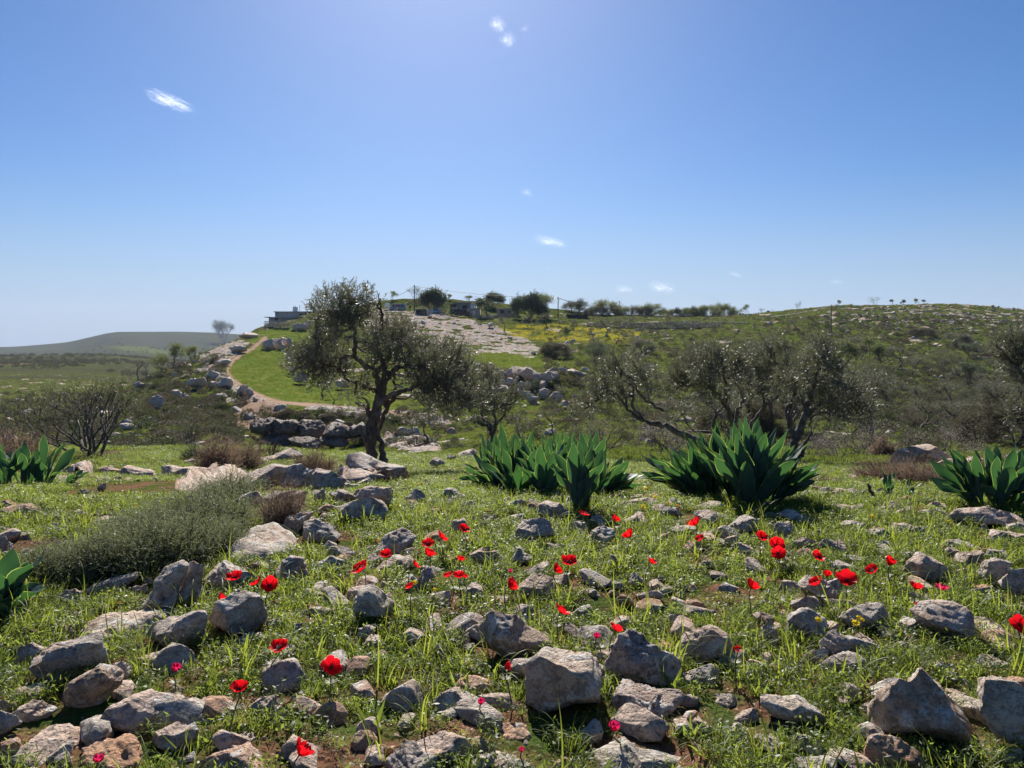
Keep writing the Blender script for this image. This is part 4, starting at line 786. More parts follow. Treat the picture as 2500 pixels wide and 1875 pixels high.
def traced_tree(name, D, crop, limbs, clumps, label, group, seed, dens=260, rpx=None, tw=TW_OL, tsc=1.0, depth=.8, bark=M_BARK, leaf=M_OLIVE, cat='tree', sides=10):
    """limbs: [(points in crop pixels, start radius px, end radius px, depth drift m)], clumps: [(x, y, r)]"""
    rs = np.random.RandomState(seed); x0, y0, s = CR[crop]; toW = lambda x, y, dy=0: W(x0 + x / s, y0 + y / s, D + dy) + 0
    base = toW(*limbs[0][0][0]); gz = float(zt(base[0], base[1])); root = empty(name, (base[0], base[1], gz)); org = np.array([base[0], base[1], gz])
    m = MB(); nodes = []
    for pts, r0, r1, dr in limbs:
        k = len(pts); P = np.array([toW(x, y, dr * (i / (k - 1)) ** 1.2 if k > 1 else 0) for i, (x, y) in enumerate(pts)]) 
        P = resample(P, max(8, k * 4)); kk = len(P); P[1:-1] += rs.normal(size=(kk - 2, 3)) * .012 * D / 12
        rr = np.linspace(r0, r1, kk) / s / F * D * (1 + .12 * rs.normal(size=kk)); m.tube(P - org, rr, sides); nodes.append((P, rr))
    allp = np.vstack([p[len(p) // 3:] for p, _ in nodes])
    cl = []
    for (x, y, r) in clumps:
        if seed == 21 and y < 520: y += 20
        rw = r / s / F * D; c = toW(x, y, rs.uniform(-1, 1) * depth)
        nr = allp[np.argmin(np.linalg.norm((allp - c) * (1, .6, 1), axis=1))]; c[1] = .75 * c[1] + .25 * nr[1]
        nr = allp[np.argmin(np.linalg.norm(allp - c, axis=1) + .5 * np.maximum(0, allp[:, 2] - c[2]))]
        b_ = wob(nr, c, rs, 7, .07, .05); m.tube(b_ - org, np.linspace(.022, .008, 7) * D / 12, 5)
        for q_ in range(5):
            e = c + rs.normal(size=3) * rw * .55 + np.array([0, 0, .25 * rw]); m.tube(wob(b_[rs.randint(3, 7)], e, rs, 5, .1) - org, np.linspace(.009, .003, 5) * D / 12, 4, False)
        cl.append((c - org, (rw * 1.1, rw * 1.15, rw * 1.05)))
    t = m.obj('trunk', bark, root, True)
    v = np.empty(len(t.data.vertices) * 3); t.data.vertices.foreach_get('co', v); v = v.reshape(-1, 3); c_ = fbm(v * (5, 5, 2.2), 3)
    nm = np.empty(len(v) * 3); t.data.vertices.foreach_get('normal', nm); v += nm.reshape(-1, 3) * (c_ * .045 * np.clip(1.1 - v[:, 2] / 1.6, .15, 1))[:, None] * D / 12
    t.data.vertices.foreach_set('co', v.ravel()); t.data.update()
    link('crown', crown_mesh(name + '_crown', cl, tw, dens, rs, tsc, .55, (leaf,)), root)
    tag(root, label, cat, group); return root

HERO = traced_tree('olive_tree', 12.2, 'Z', [
  ([(1125,1890),(1125,1700),(1130,1500),(1155,1330),(1205,1180),(1245,1030)], 62, 34, 0),
  ([(1130,1560),(1170,1400),(1200,1230),(1195,1080),(1160,950),(1060,880),(990,800),(980,700),(985,620),(950,520),(880,420)], 40, 10, -.2),
  ([(1235,1080),(1260,1010),(1300,970),(1360,915),(1440,900),(1560,935),(1640,990)], 34, 10, .3),
  ([(1200,1260),(1260,1190),(1340,1150),(1450,1110),(1580,1060),(1720,1010)], 30, 8, -.4),
  ([(1225,1060),(1250,960),(1230,850),(1190,740),(1220,600),(1240,500)], 26, 8, .4),
  ([(1250,1890),(1235,1660),(1205,1480),(1230,1380),(1275,1270),(1330,1180)], 30, 20, .5),
  ([(1275,1280),(1265,1220),(1310,1210),(1350,1140),(1340,1020),(1350,960)], 22, 8, .5),
  ([(1110,1380),(1095,1300),(1100,1240),(1060,1190),(1000,1180)], 20, 6, -.3),
  ([(1170,1110),(1060,1070),(960,1040),(900,1000),(850,930),(780,890),(720,850)], 15, 6, -.4),
  ([(1010,820),(930,810),(840,840),(720,850),(640,800)], 22, 7, .3),
 ],
 [(760,330,105),(860,265,85),(905,220,60),(985,240,80),(960,330,110),(1125,260,62),(1170,320,48),(690,400,95),(640,430,60),(850,430,120),(990,400,110),(1090,370,70),(850,570,110),(720,530,90),(950,500,90),
  (700,740,115),(590,740,95),(520,800,85),(480,870,75),(620,880,110),(740,940,105),(640,1000,95),(880,740,85),(850,850,70),(760,650,80),(650,650,70),
  (1250,560,115),(1150,620,80),(1350,570,110),(1420,620,90),(1250,720,120),(1400,740,120),(1500,680,95),(1130,740,80),(1300,850,90),(1180,840,70),
  (1600,790,120),(1740,770,110),(1870,800,110),(1690,920,130),(1850,930,130),(1560,880,90),(1590,1060,100),(1750,1090,130),(1900,1080,130),(1960,960,90),(1660,1180,95),(1830,1220,105),(1980,1200,95),(1530,1000,90),(1600,1150,70),
  (1040,1000,75),(1080,1100,75),(990,1150,70),(1000,1220,50),(1420,1050,70),(900,950,60),(1480,820,80),(2060,1080,80),(2050,1250,85),(2130,1160,70),(1750,1270,75),(1890,1350,75),(2040,870,60),(1950,700,40),(430,830,75),(420,920,65),(540,1000,75),(560,900,85),(680,820,85),(820,930,70),(780,1040,60),(1180,960,60),(1310,760,70)],
 'old gnarled olive tree with twisted trunk standing alone left of centre', None, 21, dens=900, depth=.75, cat='olive tree')

traced_tree('olive_tree', 21, 'Y', [
  ([(385,1600),(380,1520),(330,1440),(260,1410),(200,1390)], 26, 9, 0), ([(385,1530),(350,1420),(300,1380),(280,1250),(240,1100)], 18, 6, .4),
  ([(390,1520),(430,1400),(480,1340),(500,1230)], 16, 6, -.3), ([(385,1520),(400,1400),(400,1280),(370,1130)], 14, 5, 0)],
 [(250,1000,95),(390,1130,85),(150,1180,100),(290,1250,85),(490,1210,80),(110,1060,95),(590,1190,65),(350,1060,75),(60,1180,80),(200,1100,80),(430,1270,70),(60,950,80)],
 'low spreading olive tree with several pale stems behind the left end of the squill clump', 'olive trees of the grove below the terrace', 31, dens=420, tsc=1.5, depth=1.2, cat='olive tree')
traced_tree('olive_tree', 19, 'Y', [
  ([(2330,1640),(2160,1550),(1900,1430),(1720,1380),(1620,1300),(1570,1200),(1540,1060)], 34, 9, 0), ([(1910,1300),(1780,1220),(1680,1110),(1620,1000)], 14, 6, -.5),
  ([(1740,1385),(1640,1240),(1640,1120),(1700,960)], 14, 5, .5), ([(1590,1260),(1480,1150),(1380,1050)], 12, 4, .2)],
 [(1500,940,105),(1370,1000,100),(1600,1060,100),(1700,930,90),(1420,1130,105),(1280,1200,85),(1200,1280,70),(1640,850,75),(1330,1110,80),(1520,1160,95),(1780,1020,80),(1480,850,60)],
 'olive tree with long low trunk leaning left above the gap between the squill clumps', 'olive trees of the grove below the terrace', 32, dens=340, tsc=1.35, depth=1.0, cat='olive tree')
traced_tree('olive_tree', 19, 'X', [
  ([(430,1190),(440,1100),(470,1000),(460,930),(410,810),(330,730),(280,680)], 24, 6, 0), ([(465,960),(500,860),(530,780),(480,680)], 12, 5, .5), ([(420,820),(420,720),(400,600)], 10, 4, -.4)],
 [(300,590,95),(200,640,90),(400,550,95),(480,640,85),(150,720,80),(350,740,75),(240,520,60),(110,660,60),(520,560,60)],
 'slender olive tree with forked trunk behind the right squill clump', 'olive trees of the grove below the terrace', 33, dens=320, tsc=1.35, depth=1.0, cat='olive tree')
traced_tree('olive_tree', 21, 'X', [
  ([(545,1190),(550,1040),(580,950),(650,850),(720,800),(760,720)], 18, 6, 0), ([(650,850),(640,760),(660,640)], 10, 4, .5)],
 [(700,560,95),(720,475,60),(620,640,85),(800,580,80),(690,690,90),(590,540,55),(780,670,70),(610,740,60)],
 'thin olive tree bending right in the middle of the right grove', 'olive trees of the grove below the terrace', 34, dens=290, tsc=1.45, depth=1.0, cat='olive tree')
traced_tree('olive_tree', 17, 'X', [
  ([(815,1240),(825,1130),(850,1010),(880,950),(910,860),(940,760)], 34, 14, 0), ([(850,1040),(810,980),(795,900),(820,800),(850,690)], 24, 8, .4),
  ([(850,1190),(905,1060),(935,1000),(930,930),(990,880)], 12, 6, -.3), ([(905,900),(1000,820),(1100,790),(1200,800)], 14, 5, .2), ([(930,800),(960,680),(980,560)], 12, 5, -.2)],
 [(900,700,90),(980,620,90),(1000,740,95),(1090,780,95),(1190,830,85),(1140,700,80),(840,620,75),(1010,520,75),(1050,470,45),(960,470,50),(1250,770,60),(1230,900,60),(1080,880,70),(860,790,70),(780,700,60),(1290,840,45),(1000,860,60)],
 'stout olive tree with thick dark trunk right of the right squill clump', 'olive trees of the grove below the terrace', 35, dens=430, tsc=1.25, depth=.9, cat='olive tree')
traced_tree('olive_tree', 17, 'X', [
  ([(2330,1180),(2320,1000),(2290,850),(2230,700),(2170,600)], 26, 8, 0), ([(2270,800),(2200,780),(2170,770)], 10, 4, .2)],
 [(2150,470,75),(2080,520,55),(2200,590,75),(2110,590,50),(2190,760,55),(2200,880,60),(2250,500,90),(2230,700,70),(2050,470,30)],
 'olive branches reaching in from the right edge', 'olive trees of the grove below the terrace', 36, dens=600, tsc=1.25, depth=.6, cat='olive tree')

# ------------------------------------------------------------------ generic trees, copied
def grow(m, p, d, L, r, depth, rs, tips, ang=.6, up=.15, kids=(2, 3), sides=6):
    n = 5; P = [np.array(p, float)]; dd = np.array(d, float)
    for i in range(n - 1):
        dd = dd + rs.normal(size=3) * .16 + np.array([0, 0, up * .3]); dd /= np.linalg.norm(dd); P.append(P[-1] + dd * L / (n - 1))
    P = np.array(P); m.tube(P, np.linspace(r, r * .62, n), max(3, sides), depth > 2)
    if depth == 0: tips.append((P[-1], dd)); tips.append((P[2], dd)); return
    for k in range(rs.randint(kids[0], kids[1] + 1)):
        ax = rs.normal(size=3); nd = dd + ax / np.linalg.norm(ax) * ang * rs.uniform(.6, 1.2); nd[2] += up; nd /= np.linalg.norm(nd)
        grow(m, P[-1] if rs.rand() < .7 else P[-2], nd, L * rs.uniform(.62, .85), r * .6, depth - 1, rs, tips, ang, up, kids, sides - 1)
def gen_tree(seed, H=4, depth=4, stems=1, ang=.6, up=.15, leaf=M_OLIVE, bark=M_BARK, tw_n=1, crown_r=.5, leafy_n=14, lsc=2.2, kids=(2, 3), trunk=.25, r0=.09, lean=.1, tw=TW_OL):
    rs = np.random.RandomState(seed); m = MB(); tips = []
    for s_ in range(stems):
        a = rs.uniform(0, 6.28); sp = .55 if stems > 1 else lean; d = np.array([math.cos(a) * sp, math.sin(a) * sp, 1.0]); d /= np.linalg.norm(d)
        grow(m, (rs.normal() * .08 * (stems > 1), rs.normal() * .08 * (stems > 1), -.15), d, H * trunk, r0 / math.sqrt(stems), depth, rs, tips, ang, up, kids)
    T = np.array([t[0] for t in tips]); Dr = np.array([t[1] for t in tips])
    sc_ = H / max(T[:, 2].max() + .3, .5)
    v = np.vstack(m.v) * sc_; off = 0; nv = []
    for a in m.v: nv.append(v[off:off + len(a)]); off += len(a)
    m.v = nv; T = T * sc_
    tm = m.mesh('trunk', [bark], True); cm = None
    if leafy_n:
        P = np.repeat(T, leafy_n, 0); D_ = np.repeat(Dr, leafy_n, 0) * .6 + rs.normal(size=(len(P), 3)) * .6 + np.array([0, 0, .35])
        P = P + rs.normal(size=P.shape) * crown_r * .5; V = []; Fc = []; k = 0
        for i, tp in enumerate(tw):
            sel = np.arange(len(P)) % len(tw) == i; vv, ff = place(tp[0], tp[1], P[sel], D_[sel], lsc * rs.uniform(.6, 1.2, sel.sum()), rs); V.append(vv); Fc.append(ff + k); k += len(vv)
        cm = np_mesh('crown', np.vstack(V), np.vstack(Fc), [leaf])
    return tm, cm, H
def put_tree(kind, name, u, v, hpx, label, cat='tree', group=None, dmin=25, D=None, sx=1.0, rz=None, dmax=3000):
    tm, cm, H = kind; d = D or hit(u, v, dmin, 0, dmax); p = at_d(u, d); s = hpx / F * d / H
    o = empty(name, tuple(p), rz if rz is not None else (u * 7.1 + v) % 6.28); o.scale = (s * sx, s * sx, s)
    link('trunk', tm, o)
    if cm: link('crown', cm, o)
    tag(o, label, cat, group); return o
TW_S = [twig_proto(50 + i, 7, .16, .075, .03, .9) for i in range(3)]
K_OL = [gen_tree(100 + i, 3.6, 4, 1, .75, .10, M_OLIVE, M_BARK, crown_r=.45, leafy_n=9, lsc=1.5, lean=.25, trunk=.22) for i in range(3)]
K_DK = [gen_tree(120 + i, 4.5, 4, 1 + i % 2, .7, .12, M_DARKLEAF, M_BARK, crown_r=.75, leafy_n=20, lsc=2.4, trunk=.2, tw=TW_S) for i in range(2)]
K_GR = [gen_tree(140 + i, 3.6, 4, 2, .65, .14, M_GREENLEAF, M_BARK, crown_r=.45, leafy_n=6, lsc=1.5, tw=TW_S) for i in range(3)]
K_BARE = [gen_tree(160 + i, 3.2, 5, 2 + i, .55, .12, M_GREENLEAF, M_BARKG, crown_r=.3, leafy_n=1, lsc=.9, kids=(2, 3), r0=.07) for i in range(3)]
K_SKY = [gen_tree(210 + i, 3.2, 4, 3 + i, .8, .04, [M_DARKLEAF, M_OLIVE, M_GREENLEAF, M_OLIVE][i], M_BARK, crown_r=.55, leafy_n=9, lsc=1.9, trunk=.16, r0=.08) for i in range(4)]
K_EVG = [gen_tree(220 + i, 4.2, 4, 5, .62, .10, M_DARKLEAF, M_BARK, crown_r=.8, leafy_n=14, lsc=2.6, trunk=.12, r0=.1, tw=TW_S) for i in range(2)]
K_VASE = gen_tree(171, 3.4, 5, 6, .42, .18, M_DARKLEAF, M_BARK, crown_r=.25, leafy_n=3, lsc=1.0, r0=.12)
K_BUSH = gen_tree(175, 2.2, 4, 7, .6, .02, M_BURNET, M_BARK, crown_r=.35, leafy_n=9, lsc=1.4, r0=.08)
K_BLOS = [gen_tree(180 + i, 2.0, 5, 6, .55, .08, M_BLOSSOM, M_BARK, crown_r=.3, leafy_n=1, lsc=.28, r0=.07, tw=[twig_proto(70 + j, 5, .16, .055, .05, 1.1) for j in range(3)]) for i in range(2)]
GT = 'scattered small trees on the hillside'
Yc = lambda x, y: cv('Y', [(x, y)])[0]
for i, (x, y, h, kd, lab) in enumerate([
  (480,580,140,K_OL[0],'round little olive at the top corner of the yellow flower meadow'), (690,545,90,K_OL[1],'small twiggy tree in front of the dark evergreen by the village'),
  (735,592,120,K_BARE[0],'thin young tree on the yellow meadow, nearest the village'), (865,548,140,K_OL[2],'olive at the upper edge of the yellow meadow'),
  (1047,665,130,K_GR[0],'upright yellow-green sapling in the middle of the yellow meadow'), (1100,570,100,K_OL[0],'grey olive just below the pole line on the yellow meadow'),
  (1190,575,90,K_BARE[1],'bare little tree right beside the roofed shelter'), (1283,692,130,K_OL[1],'narrow olive below the yellow meadow'),
  (1490,702,150,K_OL[2],'grey olive with dark trunk under the terrace wall'), (1400,625,170,K_OL[0],'leaning olive at the right end of the yellow meadow'),
  (1690,705,170,K_OL[1],'full round olive on the slope under the terrace wall'), (1740,815,150,K_BARE[2],'wide twiggy tree below the full round olive'),
  (1905,702,100,K_BARE[0],'small crooked tree on the open right slope'), (2040,565,80,K_BARE[1],'faint bare tree by the right end of the terrace wall'),
  (1870,612,130,K_OL[2],'pale olive in front of the terrace wall'), (1520,575,110,K_OL[0],'olive half hidden behind the leaning olive'),
  (1620,560,110,K_OL[1],'dark olive at the left end of the terrace wall'), (2120,600,90,K_BARE[2],'twiggy tree near the right end of the terrace wall')]):
    uu, vv = Yc(x, y); put_tree(kd, 'small_tree', uu, vv, h / 3.687, lab, 'tree', GT, dmin=100)
uu, vv = Yc(940, 825); put_tree(K_BUSH, 'bush', uu, vv, 150 / 3.687, 'dark dome-shaped thorn bush above the boulders', 'bush', None, 100, sx=1.5)
uu, vv = Yc(1295, 910); put_tree(K_VASE, 'small_tree', uu, vv, 215 / 3.687, 'dark vase-shaped leafless tree right of the boulder field', 'tree', None, 80, sx=1.1)
for x, y, h, kd, D_, lab in [(900,1420,250,K_OL[0],45,'small grey olive in the grove just above the left squill clump'), (1075,1240,300,K_OL[1],62,'dense grey olive right below the boulder field'),
  (1360,1640,420,K_BARE[0],26,'thin leafless sapling rising behind the squill tips'), (780,950,170,K_BARE[1],88,'bare tree growing out of the boulder field'),
  (650,1420,300,K_OL[2],36,'grey-green olive left of the small grove olive'), (1240,1560,300,K_BARE[2],30,'tangled grey bush-like tree between squill and grove'),
  (1900,1560,330,K_BARE[0],24,'low dark tangle of branches left of the forked olive'), (2050,1250,320,K_OL[1],50,'dim olive behind the long leaning trunk'),
  (1650,1250,230,K_OL[0],70,'faint olive in the valley behind the leaning olive'), (1950,950,230,K_OL[2],90,'grey valley olive under the open slope'),
  (1820,1000,240,K_GR[2],80,'yellow-green tree in the valley behind the grove'), (1130,1180,160,K_OL[2],75,'bluish olive at the right foot of the boulder field')]:
    uu, vv = Yc(x, y); put_tree(kd, 'small_tree', uu, vv, h / 3.687, lab, 'tree', 'trees of the valley floor', D=D_)
Xc = lambda x, y: cv('X', [(x, y)])[0]
for x, y, h, kd, lab in [(1095,632,200,K_GR[0],'light green tree left of the twin green trees on the right slope'), (1255,585,165,K_GR[1],'bushiest light green tree on the right slope'),
  (1370,602,150,K_GR[2],'thin light green tree beside a flat rock on the right slope'), (1200,645,110,K_BARE[0],'small bare tree under the light green trees'),
  (1645,655,150,K_BARE[1],'left of two grey leafless trees on the right slope'), (1705,650,170,K_BARE[2],'right of two grey leafless trees on the right slope'),
  (1918,742,190,K_VASE,'spreading small tree low on the right slope'), (1355,412,80,K_BARE[0],'stunted grey tree high on the right hill'),
  (1260,680,130,K_BARE[1],'short bare tree at the left of the dark shrub field'), (790,372,80,K_BARE[2],'bare tree left of the lone utility pole'),
  (835,385,70,K_OL[0],'little dark olive left of the lone utility pole'), (695,362,60,K_BARE[0],'tiny bare tree above the right grove'), (1130,362,70,K_BARE[1],'tiny bare tree right of the lone utility pole'),
  (465,632,120,K_OL[2],'low olive on the reddish bank in the right valley'), (960,500,100,K_OL[1],'olive behind the stout trunk tree, on the slope'),
  (1010,360,60,K_BARE[2],'tiny leafless tree just beside the lone utility pole')]:
    uu, vv = Xc(x, y); put_tree(kd, 'small_tree', uu, vv, h / 2.458, lab, 'tree', GT, dmin=80)
uu, vv = Xc(1600, 425); put_tree(K_BUSH, 'bush', uu, vv, 60 / 2.458, 'wide dark bush high on the right hill', 'bush', None, 100, sx=2.0)
GS = 'trees standing on the skyline'
for x, y, h, kd in [(1090,470,80,1),(1180,470,100,0),(1255,480,100,2),(1370,470,120,0),(1440,480,100,1),(1530,475,100,2),(1610,470,90,0),(1730,468,90,1),(1800,466,85,2),(1890,466,80,0),(1950,466,75,1),(2040,468,70,2),(2140,468,60,0),(2190,470,70,1),(1310,480,90,1),(1480,478,80,0),(1665,470,75,2)]:
    uu, vv = Yc(x, y); put_tree(K_SKY[int(x * 3 + kd) % 4], 'skyline_tree', uu + (x * 13 % 17) - 8, vv, h * (.8 + .75 * ((x * 29) % 31) / 31) / 3.687, 'one of a row of small round trees along the skyline right of the village', 'tree', 'row of small trees along the skyline', D=float(np.clip(226 + (x * 7) % 12, 225, 238)), sx=1 + ((x * 17) % 13) / 22)
for x, y, h in [(40,315,55),(75,315,50),(140,310,45),(190,310,48),(240,325,60),(290,320,75),(330,318,60),(390,315,72),(430,318,72),(460,310,45)]:
    uu, vv = Xc(x, y); put_tree(K_SKY[int(x * 7) % 4], 'skyline_tree', uu, vv, h * (.85 + .5 * ((x * 29) % 31) / 31) / 2.458, 'one of a row of small round trees along the skyline right of the village', 'tree', 'row of small trees along the skyline', D=226 + x % 7, sx=1.15)
for x, h, kd, lab in [(555,52,K_GR[1],'lone small tree on the skyline right of the long tree row'), (865,50,K_BARE[0],'little windswept tree where the pole wire meets the skyline'), (1098,30,K_GR[0],'tiny tree on the skyline above the lone pole'),
  (1318,48,K_BARE[1],'wide open tree on the right hill crest'), (1430,26,K_DK[0],'small dark tree on the right hill crest'), (1490,24,K_DK[1],'low dark bushy tree on the right hill crest'), (1555,32,K_GR[2],'rounded tree near the top of the right hill crest'), (1610,24,K_DK[0],'rightmost dark tree on the right hill crest'), (640,30,K_BARE[2],'bare shrub tree on the skyline left of the windswept one'), (712,20,K_BARE[0],'smallest bare tree on the skyline by the dirt road')]:
    uu = 1600 + x / 2.458; put_tree(kd, 'skyline_tree', uu, 0, h * 1.25 / 2.458, lab, 'tree', GS, D=227)
Zc = lambda x, y: cv('Z', [(x, y)])[0]
for x, y, h, kd, sx, D_, lab in [(1715,440,170,K_EVG[0],.85,213,'dense dark evergreen between the two cars in the village'), (2215,350,105,K_EVG[0],1.0,232,'tall broad evergreen behind the white panel'),
  (2185,480,140,K_DK[0],1.2,205,'round dark tree in front of the village houses'), (2565,500,185,K_EVG[1],.75,208,'biggest dark evergreen right of the village'),
  (2740,480,170,K_GR[0],1.2,214,'paler tree right of the biggest dark evergreen'), (2660,500,80,K_EVG[1],.8,216,'dark low tree beside the first tall pole'),
  (1320,300,60,K_GR[1],1.3,238,'pale treetop behind the blue van'), (1545,300,100,K_BARE[2],1.3,236,'leafless tree behind the village pole'),
  (1790,450,80,K_BARE[0],1.2,204,'bare tree in front of the silver car'), (2000,320,45,K_GR[2],1.4,238,'row of pale treetops behind the grey house'),
  (1830,300,40,K_GR[0],1.2,238,'pale treetop right of the dense evergreen')]:
    uu, vv = Zc(x, y); put_tree(kd, 'village_tree', uu, vv, h * 1.3 / 3.687, lab, 'tree', 'trees of the hilltop village', D=D_, sx=sx * 1.1)
for x, y, h, kd, sx, lab in [(700,1190,150,K_OL[0],1.4,'small olive shading the near end of the green field'), (785,1245,130,K_OL[1],1.0,'young olive at the lower edge of the green field'), (1645,1590,260,K_OL[2],1.0,'small olive in the valley right of the old olive trunk')]:
    uu, vv = Zc(x, y); put_tree(kd, 'small_tree', uu, vv, h * 1.2 / 3.687, lab, 'tree', 'trees of the valley floor', dmin=45, sx=sx)
Vc = lambda x, y: cv('V', [(x, y)])[0]
for x, y, h, kd, sx, lab in [(1520,520,160,K_VASE,1.0,'lone almost bare tree on the left crest against the sky'), (1200,700,170,K_GR[1],1.1,'spreading tree on the left spur below the lone tree'),
  (1310,650,110,K_GR[0],1.2,'low green tree right behind the spreading tree'), (1070,730,130,K_GR[2],1.0,'thin green tree left of the spreading tree'),
  (935,770,145,K_OL[0],1.1,'olive-like tree beside the white blossom on the left spur'), (990,760,130,K_OL[1],1.1,'bushy tree joined to the olive-like one on the left spur'),
  (830,790,100,K_BARE[0],1.2,'small bare tree at the lower left of the spur')]:
    uu, vv = Vc(x, y); put_tree(kd, 'spur_tree', uu, vv, h * 1.08 / 2.765, lab, 'tree', 'trees along the left spur', dmin=60, sx=sx)
K_LB = gen_tree(191, 2.0, 5, 8, .42, .16, M_GREENLEAF, M_BARKG, crown_r=.12, leafy_n=1, lsc=.35, kids=(2, 3), r0=.075)
K_LB2 = gen_tree(193, 1.6, 5, 5, .45, .14, M_GREENLEAF, M_BARKG, crown_r=.12, leafy_n=1, lsc=.25, kids=(1, 3), r0=.05)
for x, y, h, kd, D_, sx, lab in [(600,1215,640,K_LB,15.2,1.5,'large leafless many-stemmed tree behind the left meadow'), (1350,1175,330,K_LB2,17,1.1,'leafless sapling cluster below the reddish bank'),
  (1490,1165,300,K_LB2,19,1.0,'second leafless sapling cluster, nearest the reddish bank'), (60,1130,260,K_LB2,17,1.5,'bare grey branches at the left edge behind the squill')]:
    uu, vv = Vc(x, y); put_tree(kd, 'bare_tree', uu, vv, h / 2.765, lab, 'tree', None, D=D_, sx=sx)
for x, y, h, D_, sx, lab in [(1080,1150,190,24,1.35,'white blossoming bush right of the stout olive trunk'), (1250,1150,230,27,1.1,'pinkish white blossoming bush by the dark hollow'), (1720,1090,210,27,1.5,'large pale blossoming bush above the limestone block'),
   (40,860,200,30,1.3,'blossoming almond at the left of the right grove'), (960,1130,160,23,1.2,'low blossoming bush hidden behind the stout trunk')]:
    uu, vv = Xc(x, y); put_tree(K_BLOS[int(x) % 2], 'blossom_bush', uu, vv, h / 2.458, lab, 'bush', 'blossoming almond bushes', D=D_, sx=sx)
uu, vv = Yc(1290, 1330); put_tree(K_BLOS[0], 'blossom_bush', uu, vv, 330 / 3.687, 'almond bush with a few pink blossoms in front of the dense olive', 'bush', 'blossoming almond bushes', D=32)
uu, vv = Yc(1950, 1350); put_tree(K_BLOS[1], 'blossom_bush', uu, vv, 330 / 3.687, 'almond with scattered pink blossoms behind the leaning olive', 'bush', 'blossoming almond bushes', D=30, sx=1.4)
uu, vv = Vc(870, 740); put_tree(K_BLOS[0], 'blossom_bush', uu, vv, 80 / 2.765, 'small bright white blossoming almond on the left spur', 'bush', 'blossoming almond bushes', dmin=60)
# ------------------------------------------------------------------ squill plants with broad leaves
def squill_mat(name, top, trans, tcol):
    m, nt, b, o = new_mat(name); n = N(nt); P = n.pos(); f = n.noise(P, 14, 4); 
    c = n.mix(n.ramp(f, [(.3, 0.0), (.7, 1.0)]), top, tuple(x * 1.5 for x in top)); nt.links.new(c, b.inputs['Base Color'])
    b.inputs['Roughness'].default_value = .52; b.inputs['Specular IOR Level'].default_value = .27; b.inputs['Coat Weight'].default_value = .0; b.inputs['Coat Roughness'].default_value = .3
    t = nt.nodes.new('ShaderNodeBsdfTranslucent'); t.inputs[0].default_value = (*tcol, 1)
    mx = nt.nodes.new('ShaderNodeMixShader'); mx.inputs[0].default_value = trans
    nt.links.new(b.outputs[0], mx.inputs[1]); nt.links.new(t.outputs[0], mx.inputs[2]); nt.links.new(mx.outputs[0], o.inputs[0])
    nt.links.new(n.bump(n.noise(P, 60, 3), .12, .004), b.inputs['Normal'])
    return m
M_SQ = squill_mat('squill_leaf', (.024, .058, .054), .22, (.09, .24, .05)); M_SQR = squill_mat('squill_leaf_edge', (.09, .15, .03), .55, (.42, .52, .10))
def squill_leaf(az, lean, L, Wd, rs, curl=.5, wave=.02, twist=.3):
    n = 14; t = np.linspace(0, 1, n); th = lean + curl * t ** 1.8
    dr = np.stack([np.sin(th) * math.cos(az), np.sin(th) * math.sin(az), np.cos(th)], 1); c = np.vstack([[0, 0, 0], np.cumsum(dr[:-1] * L / (n - 1), axis=0)])
    side = np.array([-math.sin(az), math.cos(az), 0]); nrm = np.cross(dr, side)
    tw = twist * t; S = side[None] * np.cos(tw)[:, None] + nrm * np.sin(tw)[:, None]; Nn = np.cross(S, dr)
    w_ = Wd * np.where(t < .6, .50 + .50 * smooth(0, .6, t), np.maximum(0, 1 - ((t - .6) / .4) ** 2.1)); w_[-1] = .001
    cols = np.array([-1, -.955, -.55, 0, .55, .955, 1.0]); V = []
    ph = rs.uniform(0, 6.28)
    for i in range(n):
        for cc in cols:
            fold = abs(cc) ** 1.3 * w_[i] * .5 * (.55 - .35 * t[i]); wv = wave * abs(cc) ** 2 * math.sin(t[i] * 9 + ph + (cc > 0) * 1.9) * min(1, t[i] * 3) * (w_[i] / Wd)
            V.append(c[i] + S[i] * cc * w_[i] / 2 - Nn[i] * (fold + wv))
    k = len(cols); q = []; mi = []
    for i in range(n - 1):
        for j in range(k - 1):
            q.append((i * k + j, i * k + j + 1, (i + 1) * k + j + 1, (i + 1) * k + j)); mi.append(1 if j in (0, k - 2) else 0)
    return np.array(V), np.array(q), np.array(mi)
def squill(items, label, seed, origin_uv, group='sea squill plants with broad leaves'):
    """items: rosettes (u, v, n, length, lean_min, lean_max, az_center, az_spread, width)"""
    rs = np.random.RandomState(seed); org = ground(*origin_uv); V = []; Q = []; MI = []; k = 0
    for (u, v, n, L, l0, l1, azc, azs, wd) in items:
        p = ground(u, v) if v < 1700 else at_d(u, 3.4)
        for i in range(n):
            fr = (i + .5) / n; lean = R(l0 + (l1 - l0) * fr + rs.normal() * 4); az = R(azc + azs * rs.uniform(-1, 1)) if azs < 180 else i * 2.4 + rs.uniform(-.3, .3)
            a, b_, c_ = squill_leaf(az, lean, L * rs.uniform(.66, 1.08) * (1 - .12 * fr), wd * rs.uniform(.85, 1.3), rs, rs.uniform(.02, .5) * (.4 + fr * .8), .022, rs.uniform(-1.1, 1.1))
            a = a + p - org + np.array([math.cos(az), math.sin(az), 0]) * .02 + rs.normal(size=3) * (.015, .015, .004); V.append(a); Q.append(b_ + k); MI.append(c_); k += len(a)
    me = np_mesh('squill_plant', np.vstack(V), np.vstack(Q), [M_SQ, M_SQR], True, midx=np.concatenate(MI))
    return tag(link('squill_plant', me, loc=tuple(org)), label, 'plant', group)
rq = np.random.RandomState(4)
